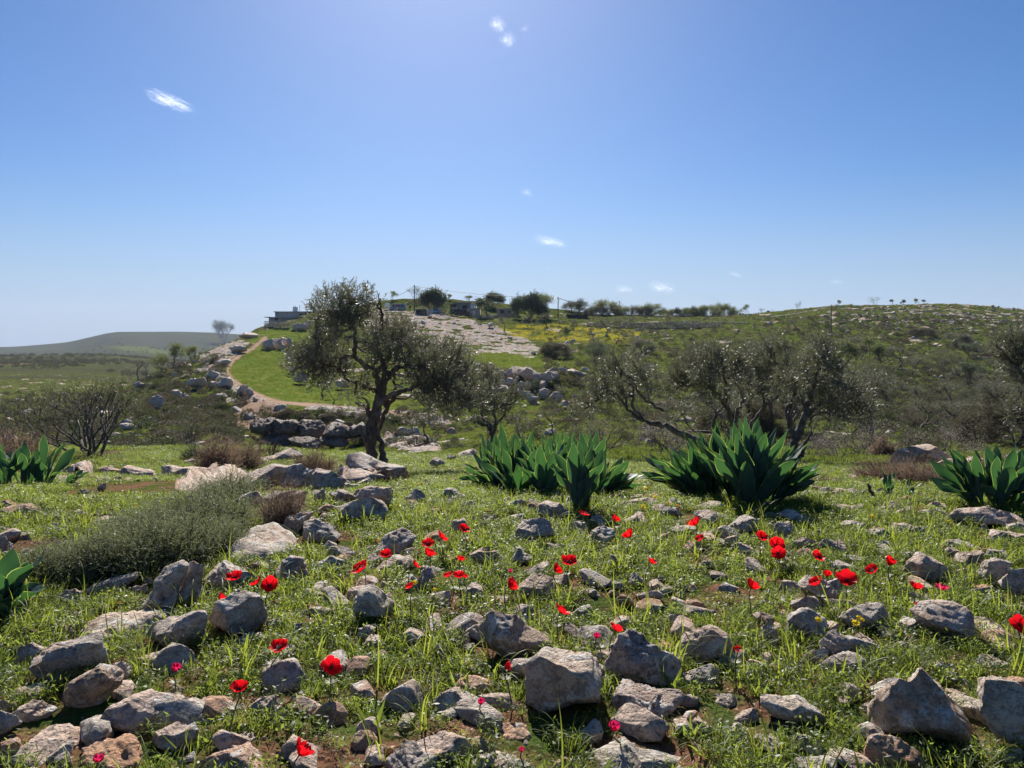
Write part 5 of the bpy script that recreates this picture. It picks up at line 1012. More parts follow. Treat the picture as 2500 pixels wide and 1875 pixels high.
c1 = [(1196 + i * 20 + rq.uniform(-5, 5), 1186 + 20 * ((i * 7) % 5) / 4 + (4 if 2 < i < 11 else 0), 15, .55 + .05 * math.sin(i * .8), 1, 27 if 0 < i < 12 else 44, 180 if i == 0 else 0, 180, .072) for i in range(13)]
squill(c1 + [(1212,1196,9,.42,25,58,180,55,.085), (1260,1212,10,.44,14,44,230,120,.085), (1330,1213,10,.44,14,44,270,140,.085), (1200,1192,7,.36,36,64,185,50,.08)],
       'dense mass of dark green squill leaves, the left-hand and widest clump', 1, (1290, 1200))
squill([(1416,1250,13,.56,2,24,-20,180,.088), (1424,1250,5,.40,5,30,0,180,.08)], 'tall squill with upright leaves at the front right of the dense mass', 2, (1416, 1250))
squill([(1472,1212,14,.40,20,62,5,60,.076),(1455,1213,10,.44,6,40,90,180,.085),(1480,1206,8,.34,35,66,0,50,.08)], 'low squill leaves leaning right beside the tall upright squill', 3, (1465, 1213))
squill([(1836,1240,46,.60,2,42,0,180,.084),(1815,1232,28,.62,2,24,120,180,.084),(1872,1236,18,.52,18,54,10,65,.084),(1800,1230,14,.56,6,40,150,100,.08),(1885,1232,12,.44,30,60,5,55,.076)], 'big fan-shaped squill with the broadest glossy leaves, right of centre', 4, (1845, 1240))
squill([(1718,1222,28,.56,12,52,180,75,.084),(1745,1220,24,.60,2,26,150,180,.084),(1680,1210,12,.42,12,54,190,80,.08),(1706,1216,9,.62,42,64,180,38,.084)], 'squill leaning left, leaves crossing in front of the grove, beside the fan-shaped squill', 5, (1748, 1220))
squill([(2440,1240,22,.46,4,48,180,180,.08),(2510,1235,18,.46,4,40,180,180,.08),(2390,1236,10,.46,10,52,180,60,.084),(2475,1240,12,.40,4,40,0,180,.08)], 'squill with bluish leaves at the right edge behind the long pitted rock', 6, (2440, 1240))
squill([(2172,1218,4,.24,3,16,0,180,.035),(2192,1220,4,.20,5,70,0,60,.04)], 'small thin squill with three upright leaves beside the dead log', 7, (2172, 1218))
squill([(12,1190,7,.52,5,42,180,180,.076),(60,1190,8,.52,4,34,180,180,.076),(102,1188,7,.50,10,48,0,120,.085)], 'squill plants at the left edge of the far meadow', 8, (60, 1190))
squill([(150,1192,5,.26,35,70,0,80,.07)], 'low grey-green squill leaves right of the left edge squill', 9, (150, 1192))
squill([(-12,1506,16,.30,12,72,20,95,.084)], 'squill leaves pushing in at the left edge below the grey-green bush', 10, (-12, 1506))

# ------------------------------------------------------------------ anemones
def petal_mat(name, c1, c2, tr):
    m, nt, b, o = new_mat(name); n = N(nt); f = n.noise(n.pos(), 90, 3)
    nt.links.new(n.mix(f, c1, c2), b.inputs['Base Color']); b.inputs['Roughness'].default_value = .5; b.inputs['Specular IOR Level'].default_value = .25
    t = nt.nodes.new('ShaderNodeBsdfTranslucent'); t.inputs[0].default_value = (*tr, 1)
    mx = nt.nodes.new('ShaderNodeMixShader'); mx.inputs[0].default_value = .55
    nt.links.new(b.outputs[0], mx.inputs[1]); nt.links.new(t.outputs[0], mx.inputs[2]); nt.links.new(mx.outputs[0], o.inputs[0]); return m
M_RED = petal_mat('anemone_petal', (.45, .003, .006), (.60, .010, .014), (.80, .008, .016)); M_MAG = petal_mat('bud_petal', (.30, .01, .05), (.42, .015, .08), (.6, .02, .11))
M_STEM = plain('stem_green', (.10, .10, .045), .6); M_BLK = plain('anemone_centre', (.012, .008, .016), .6); M_YEL = petal_mat('daisy_petal', (.75, .58, .01), (.8, .66, .03), (.85, .7, .03)); M_ORG = petal_mat('marigold_petal', (.8, .30, .01), (.85, .36, .02), (.85, .35, .02))
def petals(rs, n, rad, openness, wfac=.8, cup=.55):
    V = []; Q = []; k = 0
    for i in range(n):
        az = i * 2 * math.pi / n + rs.uniform(-.15, .15); th0 = R(20) + openness * R(50) * rs.uniform(.8, 1.2); L = rad * rs.uniform(.9, 1.12); nt_ = 7; nc = 5
        t = np.linspace(0, 1, nt_); th = th0 + (1 - t) * cup - .1; c = np.zeros((nt_, 2))
        for j in range(1, nt_): c[j] = c[j - 1] + np.array([math.sin(th[j]), math.cos(th[j])]) * L / (nt_ - 1)
        for j in range(nt_):
            w_ = L * wfac * (.22 + .78 * math.sin(min(1, t[j] * 1.15) * math.pi * .62)) * (1 if t[j] < .8 else (1 - ((t[j] - .8) / .2) ** 2 * .55))
            for s in np.linspace(-1, 1, nc):
                lift = .16 * L * s * s * t[j]; rr = c[j][0]; x = rr * math.cos(az) - s * w_ / 2 * math.sin(az); y = rr * math.sin(az) + s * w_ / 2 * math.cos(az)
                x -= lift * .5 * math.cos(az); y -= lift * .5 * math.sin(az)
                zz = c[j][1] + lift * .5 + rs.normal() * .02 * L * t[j] + .07 * L * math.sin(s * 5 + i * 2) * t[j] + (i % 2) * .0012
                V.append((x, y, zz))
        for j in range(nt_ - 1):
            for s in range(nc - 1): Q.append((k + j * nc + s, k + j * nc + s + 1, k + (j + 1) * nc + s + 1, k + (j + 1) * nc + s))
        k += nt_ * nc
    return np.array(V), np.array(Q)
def tilt_mat(az, tilt):
    return np.array(Matrix.Rotation(az, 3, 'Z') @ Matrix.Rotation(tilt, 3, 'Y'))
def flower(u, v, dpx, label, op=.6, az=-90, tilt=25, n=6, mat=None, centre=None, name='anemone', cat='flower', group='red anemones', h=.13, centre_r=.10, wf=.8, seed=None, cup=.55, sscale=1.0):
    rs = np.random.RandomState(seed or int(u * 3 + v)); d = hit(u, v, .6, h, 14); x = (u - UC) / F * d; z = CZ - (v - HOR) / F * d; gz = float(zt(x, d - .02)); rad = dpx / F * d / 2 * 1.0
    bx, by = x + rs.normal() * .012, d - .01 + rs.normal() * .01; gz = float(zt(bx, by)); root = empty(name, (bx, by, gz)); top = np.array([x - bx, d - by, z - gz - rad * .25])
    m = MB(); mid = top * .55 + np.array([rs.normal() * .012, rs.normal() * .01, 0]); ax = tilt_mat(R(az), R(tilt)) @ np.array([0, 0, 1.0])
    P = resample([(0, 0, -.01), mid, top - ax * .012, top], 9); m.tube(P, np.linspace(.0027, .002, 9) * sscale, 6)
    if name == 'anemone' or name == 'anemone_bud':
        k = P[5]
        for i in range(9):
            a_ = i * .7; e = k + np.array([math.cos(a_), math.sin(a_), .35]) * .022; s_ = np.array([-math.sin(a_), math.cos(a_), 0]) * .0028
            m.add([k - s_ * .3, k + s_ * .3, (k + e) / 2 + s_, e, (k + e) / 2 - s_], q=[(0, 1, 2, 4)], t=[(4, 2, 3)])
    m.obj('stem', M_STEM, root, True)
    pv, pq = petals(rs, n, rad, op, wf, cup); Mx = tilt_mat(R(az), R(tilt)); pv = pv @ Mx.T + top
    link('petals', np_mesh('petals', pv, pq, [mat or M_RED], True), root)
    if centre is not False:
        c = MB(); d_, f_ = ico(2); q_ = d_ * rad * centre_r * np.array([1, 1, .8]) + np.array([0, 0, rad * .14]); c.add(q_ @ Mx.T + top, t=f_)
        for i in range(16 if name == 'anemone' else 0):
            a_ = i * .393; e = np.array([math.cos(a_) * rad * .26, math.sin(a_) * rad * .26, rad * (.22 + .05 * (i % 3))]); c.tube([(np.array([0, 0, rad * .08])) @ Mx.T + top, e @ Mx.T + top], rad * .022, 4)
        c.obj('flower_centre', centre or M_BLK, root, True)
    tag(root, label, cat, group)
FL = """B 1540 500 62 .9 0 20|small flat anemone at the foot of the tall upright squill
B 1720 532 58 .7 40 50|little anemone right of the squill foot, petals swept up to the right
B 1815 632 95 .35 150 35|cup-shaped anemone between the domed and the brown-grey rocks
B 1940 790 65 .5 0 30|lone small anemone on the grass right of the twin anemones
C 245 558 95 .45 160 35|anemone over the whitish rock, left of the big fan-shaped squill's foot
C 270 652 62 .6 200 30|small anemone just below the one over the whitish rock
C 635 640 90 .6 -60 30|anemone at the upper left of the double red flower head
C 722 685 105 .55 -80 50|large full anemone, upper bloom of the double flower head
C 735 730 85 .8 -100 60|ragged anemone drooping under the large full one
C 975 757 82 .7 -70 25|anemone with spread petals over the slanting pale rock
C 1032 868 70 .35 60 30|narrow upright anemone touching the back of a wider one
C 975 915 95 .45 170 35|wide anemone on a tall stem in front of the tilted mauve rock
C 1145 890 118 .75 -90 35|largest wide open anemone with visible dark centre, right part
C 1310 840 85 .6 190 35|anemone left of the closed tulip-like one
C 1402 800 90 .12 -30 20|closed tulip-like anemone beside the layered domed rock
C 1557 940 85 .5 30 40|anemone below the layered domed rock, petals pointing right
C 572 937 95 .4 30 45|anemone seen from the side with one raised petal, right of centre
C 2178 1155 100 .9 -95 55|anemone cut by the right edge, dark centre showing
B 815 587 72 .8 -30 35|anemone against the dark squat rock
B 678 637 75 .7 30 50|anemone leaning right over the meadow, above the pair
B 605 677 75 .85 -90 30|open anemone at the top of a leaning pair, left of centre
B 602 745 90 .35 20 25|cupped anemone below the open one, left of centre
B 350 745 80 .6 -90 25|anemone over the low mauve-grey rock
B 212 820 110 .7 200 40|big anemone at the left end of the mauve-grey rock
B 522 805 65 .7 20 50|flat anemone at the right end of the mauve-grey rock
B 795 777 60 .4 0 15|small anemone above the group of three
B 728 872 60 .5 200 25|left flower of the group of three anemones
B 785 875 75 .5 -90 20|middle and tallest flower of the group of three anemones
B 820 882 45 .4 20 20|right and smallest flower of the group of three anemones
B 497 937 60 .6 200 30|small anemone touching a yellow daisy
B 1083 925 100 .35 35 75|anemone tilted on its side at the very centre
B 1360 835 80 .35 35 65|left flower of the twin anemones, turned sideways
B 1447 787 95 .6 -90 20|right flower of the twin anemones, petals spread like wings
B 1395 1082 105 .6 20 40|anemone with dark bud beside it above the rough crystalline boulder
B 1722 1190 92 .55 30 40|anemone standing just above the rough crystalline boulder
A 1405 882 100 .6 -80 20|anemone in front of the smooth humped grey boulder
A 1543 912 75 .7 180 35|left flower of the pair above the round blue-grey boulder
A 1620 922 110 .65 -80 45|right and larger flower of the pair above the round blue-grey boulder
A 1312 1005 80 .5 40 70|anemone half hidden behind the round blue-grey boulder
A 1675 1297 110 .7 -90 15|low saucer-shaped anemone below the round blue-grey boulder
A 1985 1408 112 .75 -60 45|anemone with drooping petals left of the brown wedge boulder
A 1437 1545 108 .55 -90 20|anemone on a straight dark stem over bare soil, lower left
D 1900 1262 165 .4 30 45|biggest and nearest anemone at the bottom left of centre
E 1125 712 70 .25 0 80|small anemone turned away beside the largest rounded boulder
C 495 1312 46 .9 -90 25|tiny pale red anemone right of the angular brown-grey boulder"""
for line in FL.split('\n'):
    hd, lab = line.split('|'); t_ = hd.split(); (u, v), = cv(t_[0], [(float(t_[1]), float(t_[2]))]); dpx = float(t_[3]) / CR[t_[0]][2]
    flower(u, v, dpx * 1.18, lab, float(t_[4]), float(t_[5]), float(t_[6]))
for cr, x, y, s, lab in [('B',1095,850,34,'dark crimson bud above the sideways anemone at the centre'),('B',1610,1242,52,'magenta bud above the rough crystalline boulder'),('A',1052,1437,70,'dark crimson half-open bud behind the blocky boulder'),
    ('E',970,955,58,'magenta bud over bare soil at lower centre'),('E',1815,1118,92,'large round magenta bud above the wide cream boulder'),('E',1230,1257,42,'small pink-red bud near the bottom edge, centre'),
    ('D',620,1320,74,'pinkish red bud over the orange flat slab'),('C',1712,947,72,'wilting magenta flower below the layered domed rock'),('C',1575,1057,46,'crimson bud on the flat-topped pinkish boulder')]:
    (u, v), = cv(cr, [(x, y)]); flower(u, v, s / CR[cr][2] * 1.3, lab, -.1 if 'wilting' not in lab else .3, 0, 12, 6, M_MAG, False, 'anemone_bud', 'flower bud', 'closed anemone buds', .09, wf=.95, cup=1.0)
for cr, x, y, s, lab in [('B',560,320,24,'yellow flower by the pointed grey boulder'),('B',955,478,22,'pale yellow flower in mid meadow'),('B',1910,352,30,'yellow flowers at the foot of the left-leaning squill'),('B',1895,458,34,'yellow flower beside the knobbly reddish rock'),
    ('B',645,958,30,'yellow daisy in the grass near the centre left'),('B',525,916,34,'yellow daisy right behind a small anemone'),('C',1222,1124,36,'topmost yellow daisy by the cracked grey boulder'),('C',1243,1136,24,'right yellow daisy by the cracked grey boulder'),
    ('C',1200,1156,46,'lowest and widest yellow daisy by the cracked grey boulder'),('C',1303,516,30,'yellow flower in the right meadow near the stony strip'),('C',945,447,24,'yellow flower beside the dead branch'),('A',815,447,26,'yellow daisy in the left meadow'),
    ('F',905,422,44,'pale yellow flower head over the round grey boulder'),('B',1965,402,26,'yellow flower above the smooth grey rock'),('C',1762,548,22,'tiny yellow flower under the long pitted rock')]:
    (u, v), = cv(cr, [(x, y)]); flower(u, v, s / CR[cr][2] * 1.15, lab, 1.1, -90, 30, 10, M_YEL, M_ORG, 'daisy', 'flower', 'yellow flowers', .08, .25, .45, cup=.1, sscale=.6)
for cr, x, y, lab in [('B',1552,472,'orange flower between the squill foot and an anemone'),('B',1893,470,'orange flower under the yellow one by the reddish rock'),('B',1650,478,'tiny orange flower right of the tall squill'),('B',840,660,'orange flower below the dark squat rock'),('B',303,668,'tiny orange flower left of the meadow path'),
    ('C',137,450,'orange flower on the grass by the big squill'),('C',78,440,'small orange flower at the left of the big squill'),('B',722,648,'orange flower near the leaning anemone'),('A',715,1035,'orange flower below the grey-green bush'),('A',140,1162,'orange flower at the far left grass')]:
    (u, v), = cv(cr, [(x, y)]); flower(u, v, 9, lab, 1.1, -90, 25, 9, M_ORG, M_ORG, 'marigold', 'flower', 'small orange flowers', .05, .25, .5, cup=.1, sscale=.6)

# ------------------------------------------------------------------ twiggy bushes in front
def bush(u, v, wpx, hpx, label, mats, seed, nst=260, leaf=.010, fine=1.0, cat='bush', group=None, name='bush', bare=.0, dpos=None, dep=1.0, twig=None):
    rs = np.random.RandomState(seed); p = at_d(u, dpos) if dpos else ground(u, v, dmax=30); d = p[1]; rx = wpx / 2 / F * d; H = hpx / F * d; root = empty(name, tuple(p))
    st = MB(); tw = []; td = []
    for i in range(nst):
        a = rs.uniform(0, 6.28); r_ = rs.rand() ** .5; b0 = np.array([math.cos(a) * rx * .55 * r_, math.sin(a) * rx * .55 * r_ * dep, 0]); b0[2] = float(zt(p[0] + b0[0], p[1] + b0[1])) - p[2] - .01
        out = np.array([math.cos(a) * r_ * rx * .55, math.sin(a) * r_ * rx * .55 * dep, 0]); hh = H * (1 - .45 * r_ ** 2) * rs.choice([rs.uniform(.4, .9), rs.uniform(.7, 1.3)])
        e = b0 + out + np.array([rs.normal() * .05, rs.normal() * .05, 0]) * H * 2 + np.array([0, 0, hh]); P = wob(b0, e, rs, 6, .07, -.06)
        st.tube(P, np.linspace(.0022, .0009, 6) * fine * max(1, d / 4), 3, False)
        for k in range(1, 6):
            for q_ in range(4): tw.append(P[k] + rs.normal(size=3) * .03); td.append((P[k] - P[k - 1]) / np.linalg.norm(P[k] - P[k - 1]) + rs.normal(size=3) * .9)
    st.obj('stems', mats[0], root)
    if mats[1]:
        tw = np.array(tw); td = np.array(td); keep = rs.rand(len(tw)) > bare; tw, td = tw[keep], td[keep]
        pr = twig or twig_proto(seed, 9, .07, leaf, leaf * .42, .7, .0007 * fine * max(1, d / 4)); V, Q = place(pr[0], pr[1], tw, td, H / .4 * rs.uniform(.7, 1.3, len(tw)), rs)
        link('foliage', np_mesh('foliage', V, Q, [mats[1]]), root)
    return tag(root, label, cat, group)
GB = 'grey-green bushes of the left foreground'
for i, (x, y, w_, h_, lab) in enumerate([(330,900,330,230,'leftmost mound of the low grey-green bush thicket'),(560,880,380,280,'second mound of the grey-green thicket, darkest underneath'),(800,850,400,330,'central mound of the grey-green thicket'),(1050,790,420,320,'mound of the thicket next to the peach slab'),
    (950,640,420,240,'back mound of the thicket over the pale lichen rock'),(1250,600,420,270,'upper right mound of the grey-green thicket'),(1370,430,330,190,'topmost mound of the thicket on the broad pink rock sheet'),(1290,720,300,200,'mound of the thicket touching the rubble')]):
    (u, v), = cv('A', [(x, y)]); bush(u, v, w_ / 2.458 * 1.2, h_ / 2.458 * .82, lab, (M_BURNETG, M_SAGE), 300 + i, 230, .016, group=GB, name='thicket_bush')
for i, (x, y, w_, h_, nst, mt, lab) in enumerate([(1690,580,200,240,200,(M_REDTWIG, M_DRY),'reddish leafless twiggy shrub left of the rubble'),(1300,270,190,190,260,(M_REDTWIG, M_DRY),'brown dry bush behind the split-top pink boulder'),(1440,240,220,170,200,(M_BARKG, M_DRY),'greyish dry bush right of the brown one'),
    (1880,275,240,140,260,(M_REDTWIG, M_DRY),'dry brown bush on top of the rock beside the olive trunk'),(1180,180,160,90,160,(M_BURNETG, M_SAGE),'dark green low bush left of the brown dry bush'),(60,230,330,200,260,(M_REDTWIG, M_DRY),'brown twiggy shrub behind the left edge squill'),
    (1620,150,200,110,60,(M_REDTWIG, None),'pale reddish bare twigs sticking up behind the dry bushes')]):
    (u, v), = cv('A', [(x, y)]); bush(u, v, w_ / 2.458 * 1.2, h_ / 2.458, lab, mt, 330 + i, nst, .008, group='dry bushes of the left foreground', name='dry_bush', bare=.35)
for i, (x, y, w_, h_, nst, lab) in enumerate([(1400,310,360,130,300,'low brownish bush in front of the great limestone block'),(1600,330,300,140,300,'low brownish bush between the limestone block and the bluish squill'),(1370,160,110,100,140,'small dry shrub left of the great limestone block'),(1930,290,340,110,240,'dry scrub behind the bluish squill'),(2120,260,220,110,200,'dry scrub at the far right behind the bluish squill'),(1010,330,190,60,120,'thin dry stalks left of the dead log')]):
    (u, v), = cv('C', [(x, y)]); bush(u, v, w_ / 2.458 * 1.15, h_ / 2.458, lab, (M_REDTWIG, M_DRY), 350 + i, nst, .008, group='dry bushes of the right rim', name='dry_bush', bare=.2)
# dead wood
def deadwood(cr, pts, r, label, name='dead_branch', h=.02):
    P = []
    for x, y in pts:
        (u, v), = cv(cr, [(x, y)]); P.append((u, v))
    g0 = ground(*P[0], dmax=16); W_ = np.array([W(u, v, g0[1] + .0) for u, v in P]); m = MB(); Q_ = resample(W_, len(P) * 4); rs = np.random.RandomState(int(r * 7 + P[0][0])); Q_[1:-1] += rs.normal(size=(len(Q_) - 2, 3)) * .004
    rr = np.linspace(r, r * .45, len(Q_)) / F * g0[1]; o = link(name, None) if 0 else None
    m.tube(Q_ - Q_[0], rr * (1 + .15 * rs.normal(size=len(Q_))), 8); o = m.obj(name, M_BARK if 'pale' not in label else M_BARKG, None, True); o.location = tuple(Q_[0]); tag(o, label, 'branch' if name != 'log' else 'log')
deadwood('A', [(305,560),(330,525),(380,535),(440,545),(520,525),(640,505)], 5, 'crooked dead branch lying across the left meadow')
deadwood('C', [(940,410),(1040,385),(1150,380),(1210,410)], 5, 'dark dead branch lying on stones right of the big squill')
deadwood('C', [(1235,385),(1300,388),(1390,385)], 11, 'short thick dead log with an upright stub', 'log')
deadwood('C', [(1310,420),(1295,370),(1275,320)], 6, 'upright splintered stub of dead wood by the log')
deadwood('C', [(1480,390),(1520,410),(1570,420)], 3, 'pale stick right of the small thin squill')
deadwood('D', [(1810,460),(1860,510),(1900,560),(1945,620)], 4, 'thin pale stick slanting down right of the blue-grey boulder')
deadwood('D', [(880,700),(980,680),(1080,675)], 4, 'pale stick lying behind the small crimson bud')

# ------------------------------------------------------------------ living ground cover (uncountable)
def scatter(name, label, cat, pts, scl, idx, protos, mat, seed, tilt=.25):
    """one object whose points carry copies of small tuft meshes"""
    rs = np.random.RandomState(seed); me = bpy.data.meshes.new(name); me.vertices.add(len(pts)); me.vertices.foreach_set('co', np.asarray(pts, np.float32).ravel())
    a = me.attributes.new('rot', 'FLOAT_VECTOR', 'POINT'); rot = np.stack([rs.normal(size=len(pts)) * tilt, rs.normal(size=len(pts)) * tilt, rs.uniform(0, 6.28, len(pts))], 1); a.data.foreach_set('vector', rot.astype(np.float32).ravel())
    a = me.attributes.new('scl', 'FLOAT', 'POINT'); a.data.foreach_set('value', np.asarray(scl, np.float32))
    a = me.attributes.new('idx', 'INT', 'POINT'); a.data.foreach_set('value', np.asarray(idx, np.int32))
    me.update(); o = link(name, me)
    ng = bpy.data.node_groups.new(name + '_nodes', 'GeometryNodeTree'); ng.interface.new_socket('Geometry', in_out='INPUT', socket_type='NodeSocketGeometry'); ng.interface.new_socket('Geometry', in_out='OUTPUT', socket_type='NodeSocketGeometry')
    gi = ng.nodes.new('NodeGroupInput'); go = ng.nodes.new('NodeGroupOutput'); jn_ = ng.nodes.new('GeometryNodeJoinGeometry'); L = ng.links.new
    def attr(nm, typ):
        q_ = ng.nodes.new('GeometryNodeInputNamedAttribute'); q_.data_type = typ; q_.inputs['Name'].default_value = nm; return q_.outputs['Attribute']
    r_, s_, i_ = attr('rot', 'FLOAT_VECTOR'), attr('scl', 'FLOAT'), attr('idx', 'INT')
    for k, pm in enumerate(protos):
        po = bpy.data.objects.new(name + '_piece', pm)
        oi = ng.nodes.new('GeometryNodeObjectInfo'); oi.inputs['Object'].default_value = po
        ip = ng.nodes.new('GeometryNodeInstanceOnPoints'); cm = ng.nodes.new('FunctionNodeCompare'); cm.data_type = 'INT'; cm.operation = 'EQUAL'
        L(i_, cm.inputs[2]); cm.inputs[3].default_value = k
        L(gi.outputs[0], ip.inputs['Points']); L(cm.outputs[0], ip.inputs['Selection']); L(oi.outputs['Geometry'], ip.inputs['Instance']); L(r_, ip.inputs['Rotation']); L(s_, ip.inputs['Scale']); L(ip.outputs[0], jn_.inputs[0])
    L(jn_.outputs[0], go.inputs[0]); md = o.modifiers.new('scatter', 'NODES'); md.node_group = ng
    tag(o, label, cat, kind='stuff'); return o
def blade(rs, base, az, lean, L, w_, curl, n=4):
    t = np.linspace(0, 1, n + 1); th = lean + curl * t ** 1.5; dr = np.stack([np.sin(th) * math.cos(az), np.sin(th) * math.sin(az), np.cos(th)], 1)
    c = base + np.vstack([[0, 0, 0], np.cumsum(dr[:-1] * L / n, axis=0)]); side = np.array([-math.sin(az), math.cos(az), 0]) * w_ / 2; ww = (1 - t ** 1.8)[:, None]
    V = np.empty(((n + 1) * 2, 3)); V[0::2] = c - side * ww; V[1::2] = c + side * ww + .0001
    return V, np.array([(2 * i, 2 * i + 1, 2 * i + 3, 2 * i + 2) for i in range(n)])
def tuft(seed, nb, rad, L, w_, lean=(.1, .9), curl=(.2, 1.2), n=4, mats=None):
    rs = np.random.RandomState(seed); V = []; Q = []; k = 0
    for i in range(nb):
        a = rs.uniform(0, 6.28); r_ = rad * rs.rand() ** .5; az = a + rs.normal() * .9
        v, q_ = blade(rs, np.array([math.cos(a) * r_, math.sin(a) * r_, -.006]), az, rs.uniform(*lean), L * rs.uniform(.5, 1.2), w_ * rs.uniform(.7, 1.3), rs.uniform(*curl), n); V.append(v); Q.append(q_ + k); k += len(v)
    return np_mesh('tuft_piece', np.vstack(V), np.vstack(Q), mats)
def weed(seed, nl, rad, h, ll, lw, mats=None, feather=False):
    rs = np.random.RandomState(seed); V = []; Q = []; k = 0
    for i in range(nl):
        a = rs.uniform(0, 6.28); r_ = rad * rs.rand() ** .6; c = np.array([math.cos(a) * r_, math.sin(a) * r_, h * rs.uniform(.15, 1)]); az = rs.uniform(0, 6.28); el = rs.normal() * .45 + .25
        d = np.array([math.cos(az) * math.cos(el), math.sin(az) * math.cos(el), math.sin(el)]); s = np.cross(d, [0, 0, 1.]) + rs.normal(size=3) * .35; s /= np.linalg.norm(s)
        l_ = ll * rs.uniform(.6, 1.3); w2 = lw * rs.uniform(.7, 1.3) / 2; V.append(np.array([c, c + d * l_ * .45 + s * w2, c + d * l_, c + d * l_ * .45 - s * w2])); Q.append(np.array([[k, k + 1, k + 2, k + 3]])); k += 4
        if i % 3 == 0:
            V.append(np.array([[c[0] * .3, c[1] * .3, -.004], [c[0] * .3 + .0012, c[1] * .3, -.004], c + (.001, 0, 0), c])); Q.append(np.array([[k, k + 1, k + 2, k + 3]])); k += 4
    return np_mesh('weed_piece', np.vstack(V), np.vstack(Q), mats)
def cover_mat(name, c1, c2, tcol, trans=.45, rough=.5, drycol=(.30, .24, .12), dryamt=.5, sc=1.3):
    m, nt, b, o = new_mat(name); n = N(nt); P = n.pos()
    f = n.ramp(n.noise(P, sc, 4, .6), [(.33, 0.0), (.67, 1.0)]); f2 = n.noise(P, 60, 2)
    c = n.mix(f, c1, c2); dr = n.math('MULTIPLY', n.ramp(f2, [(.56, 0.0), (.66, 1.0)]), dryamt); c = n.mix(dr, c, drycol)
    nt.links.new(c, b.inputs['Base Color']); b.inputs['Roughness'].default_value = rough; b.inputs['Specular IOR Level'].default_value = .2
    t = nt.nodes.new('ShaderNodeBsdfTranslucent'); nt.links.new(n.mix(f, tcol, tuple(x * .75 for x in tcol)), t.inputs[0]); mx = nt.nodes.new('ShaderNodeMixShader'); mx.inputs[0].default_value = trans
    nt.links.new(b.outputs[0], mx.inputs[1]); nt.links.new(t.outputs[0], mx.inputs[2]); nt.links.new(mx.outputs[0], o.inputs[0]); return m
M_GR = cover_mat('grass_blade', (.055, .095, .02), (.095, .125, .03), (.42, .50, .06)); M_WD = cover_mat('weed_leaf', (.05, .09, .022), (.08, .115, .03), (.34, .44, .06), .45, .45, (.16, .11, .06), .4)
M_GRV = cover_mat('valley_grass', (.06, .09, .018), (.09, .12, .03), (.22, .28, .04), .4, .7, (.2, .17, .09), .5, .3)
def spread(n, seed, dmin, dmax, umin=-1000, umax=3500, pw=1.0):
    rs = np.random.RandomState(seed); d = (dmin ** (2 * pw) + rs.rand(n) * (dmax ** (2 * pw) - dmin ** (2 * pw))) ** (1 / (2 * pw)); u = rs.uniform(umin, umax, n)
    x = (u - UC) / F * d; return x, d, zt(x, d), rs
RA = np.array(ROCKS)
def off_rocks(x, y, k=.86):
    m = np.ones(len(x), bool)
    for cx, cy, a, b_ in RA:
        m &= ((x - cx) / (a * k + .01)) ** 2 + ((y - cy) / (b_ * k + .01)) ** 2 > 1
    return m
soil_n = lambda x, y: n2(x, y, .9, 4, 51)
def make_cover(name, label, cat, n, dr, protos, mat, seed, s0, thr=-.28, tilt=.25, pw=1.0, lo=.6, rock=.86, us=(-1000, 3500)):
    n = int(n * 1.49)
    x, y, z, rs = spread(n, seed, dr[0], dr[1], us[0], us[1], pw); k = off_rocks(x, y, rock) & (soil_n(x, y) + .12 * rs.normal(size=n) > thr); x, y, z = x[k], y[k], z[k]
    scatter(name, label, cat, np.stack([x, y, z], 1), s0 * rs.uniform(lo, 1.35, len(x)) * (1 + .035 * y), rs.randint(0, len(protos), len(x)), protos, mat, seed, tilt)
mg, mw = [M_GR], [M_WD]
P_SHORT = [tuft(400 + i, 16, .035, .055, .0032, mats=mg) for i in range(4)]
P_LONG = [tuft(410 + i, 8, .025, .17, .0042, (.05, .7), (.8, 2.3), 7, mats=mg) for i in range(5)]
P_BROAD = [tuft(420 + i, 7, .012, .075, .012, (.5, 1.2), (-.3, .6), 4, mats=mw) for i in range(3)]
P_WEED = [weed(430 + i, 60, .05, .035, .014, .007, mats=mw) for i in range(4)] + [weed(440 + i, 90, .045, .045, .016, .0035, mats=mw) for i in range(3)]
make_cover('weeds', 'low small-leaved weeds carpeting the stony foreground', 'weeds', 14000, (1.5, 7), P_WEED, None, 61, .92, -.16)
make_cover('grass', 'short green grass growing between the foreground stones', 'grass', 11000, (1.5, 7), P_SHORT, None, 62, .9, -.10)
make_cover('grass', 'long arching grass blades around the nearest stones', 'grass', 2600, (1.5, 5.5), P_LONG, None, 63, .85, -.05, .15, .8, rock=1.0)
make_cover('weeds', 'broad-leaved green weeds scattered in the foreground', 'weeds', 1600, (1.5, 7), P_BROAD, None, 64, .9, -.2)
make_cover('meadow_cover', 'green meadow plants of the terrace behind the stones', 'grass', 26000, (7, 17), P_WEED + P_SHORT, None, 65, 1.0, -.2)
make_cover('grass', 'tufts of taller grass in the middle meadow', 'grass', 2500, (5, 15), P_LONG, None, 66, .55, -.1)
pb = [np_mesh('pebble_piece', *[q for q in (rock_verts(970 + i, 2, 1.4)[0] * np.array([.5, .42, .3]), rock_verts(970 + i, 2, 1.4)[1])], [RM['popw'[i]]], True) for i in range(4)]
x, y, z, rs = spread(13000, 71, 1.5, 12); k = off_rocks(x, y, 1.0); x, y, z = x[k], y[k], z[k]
scatter('gravel', 'reddish and grey pebbles lying on the bare soil', 'gravel', np.stack([x, y, z], 1), .008 + .03 * rs.rand(len(x)) ** 3 + .001 * y, rs.randint(0, 4, len(x)), pb, None, 71, .6)

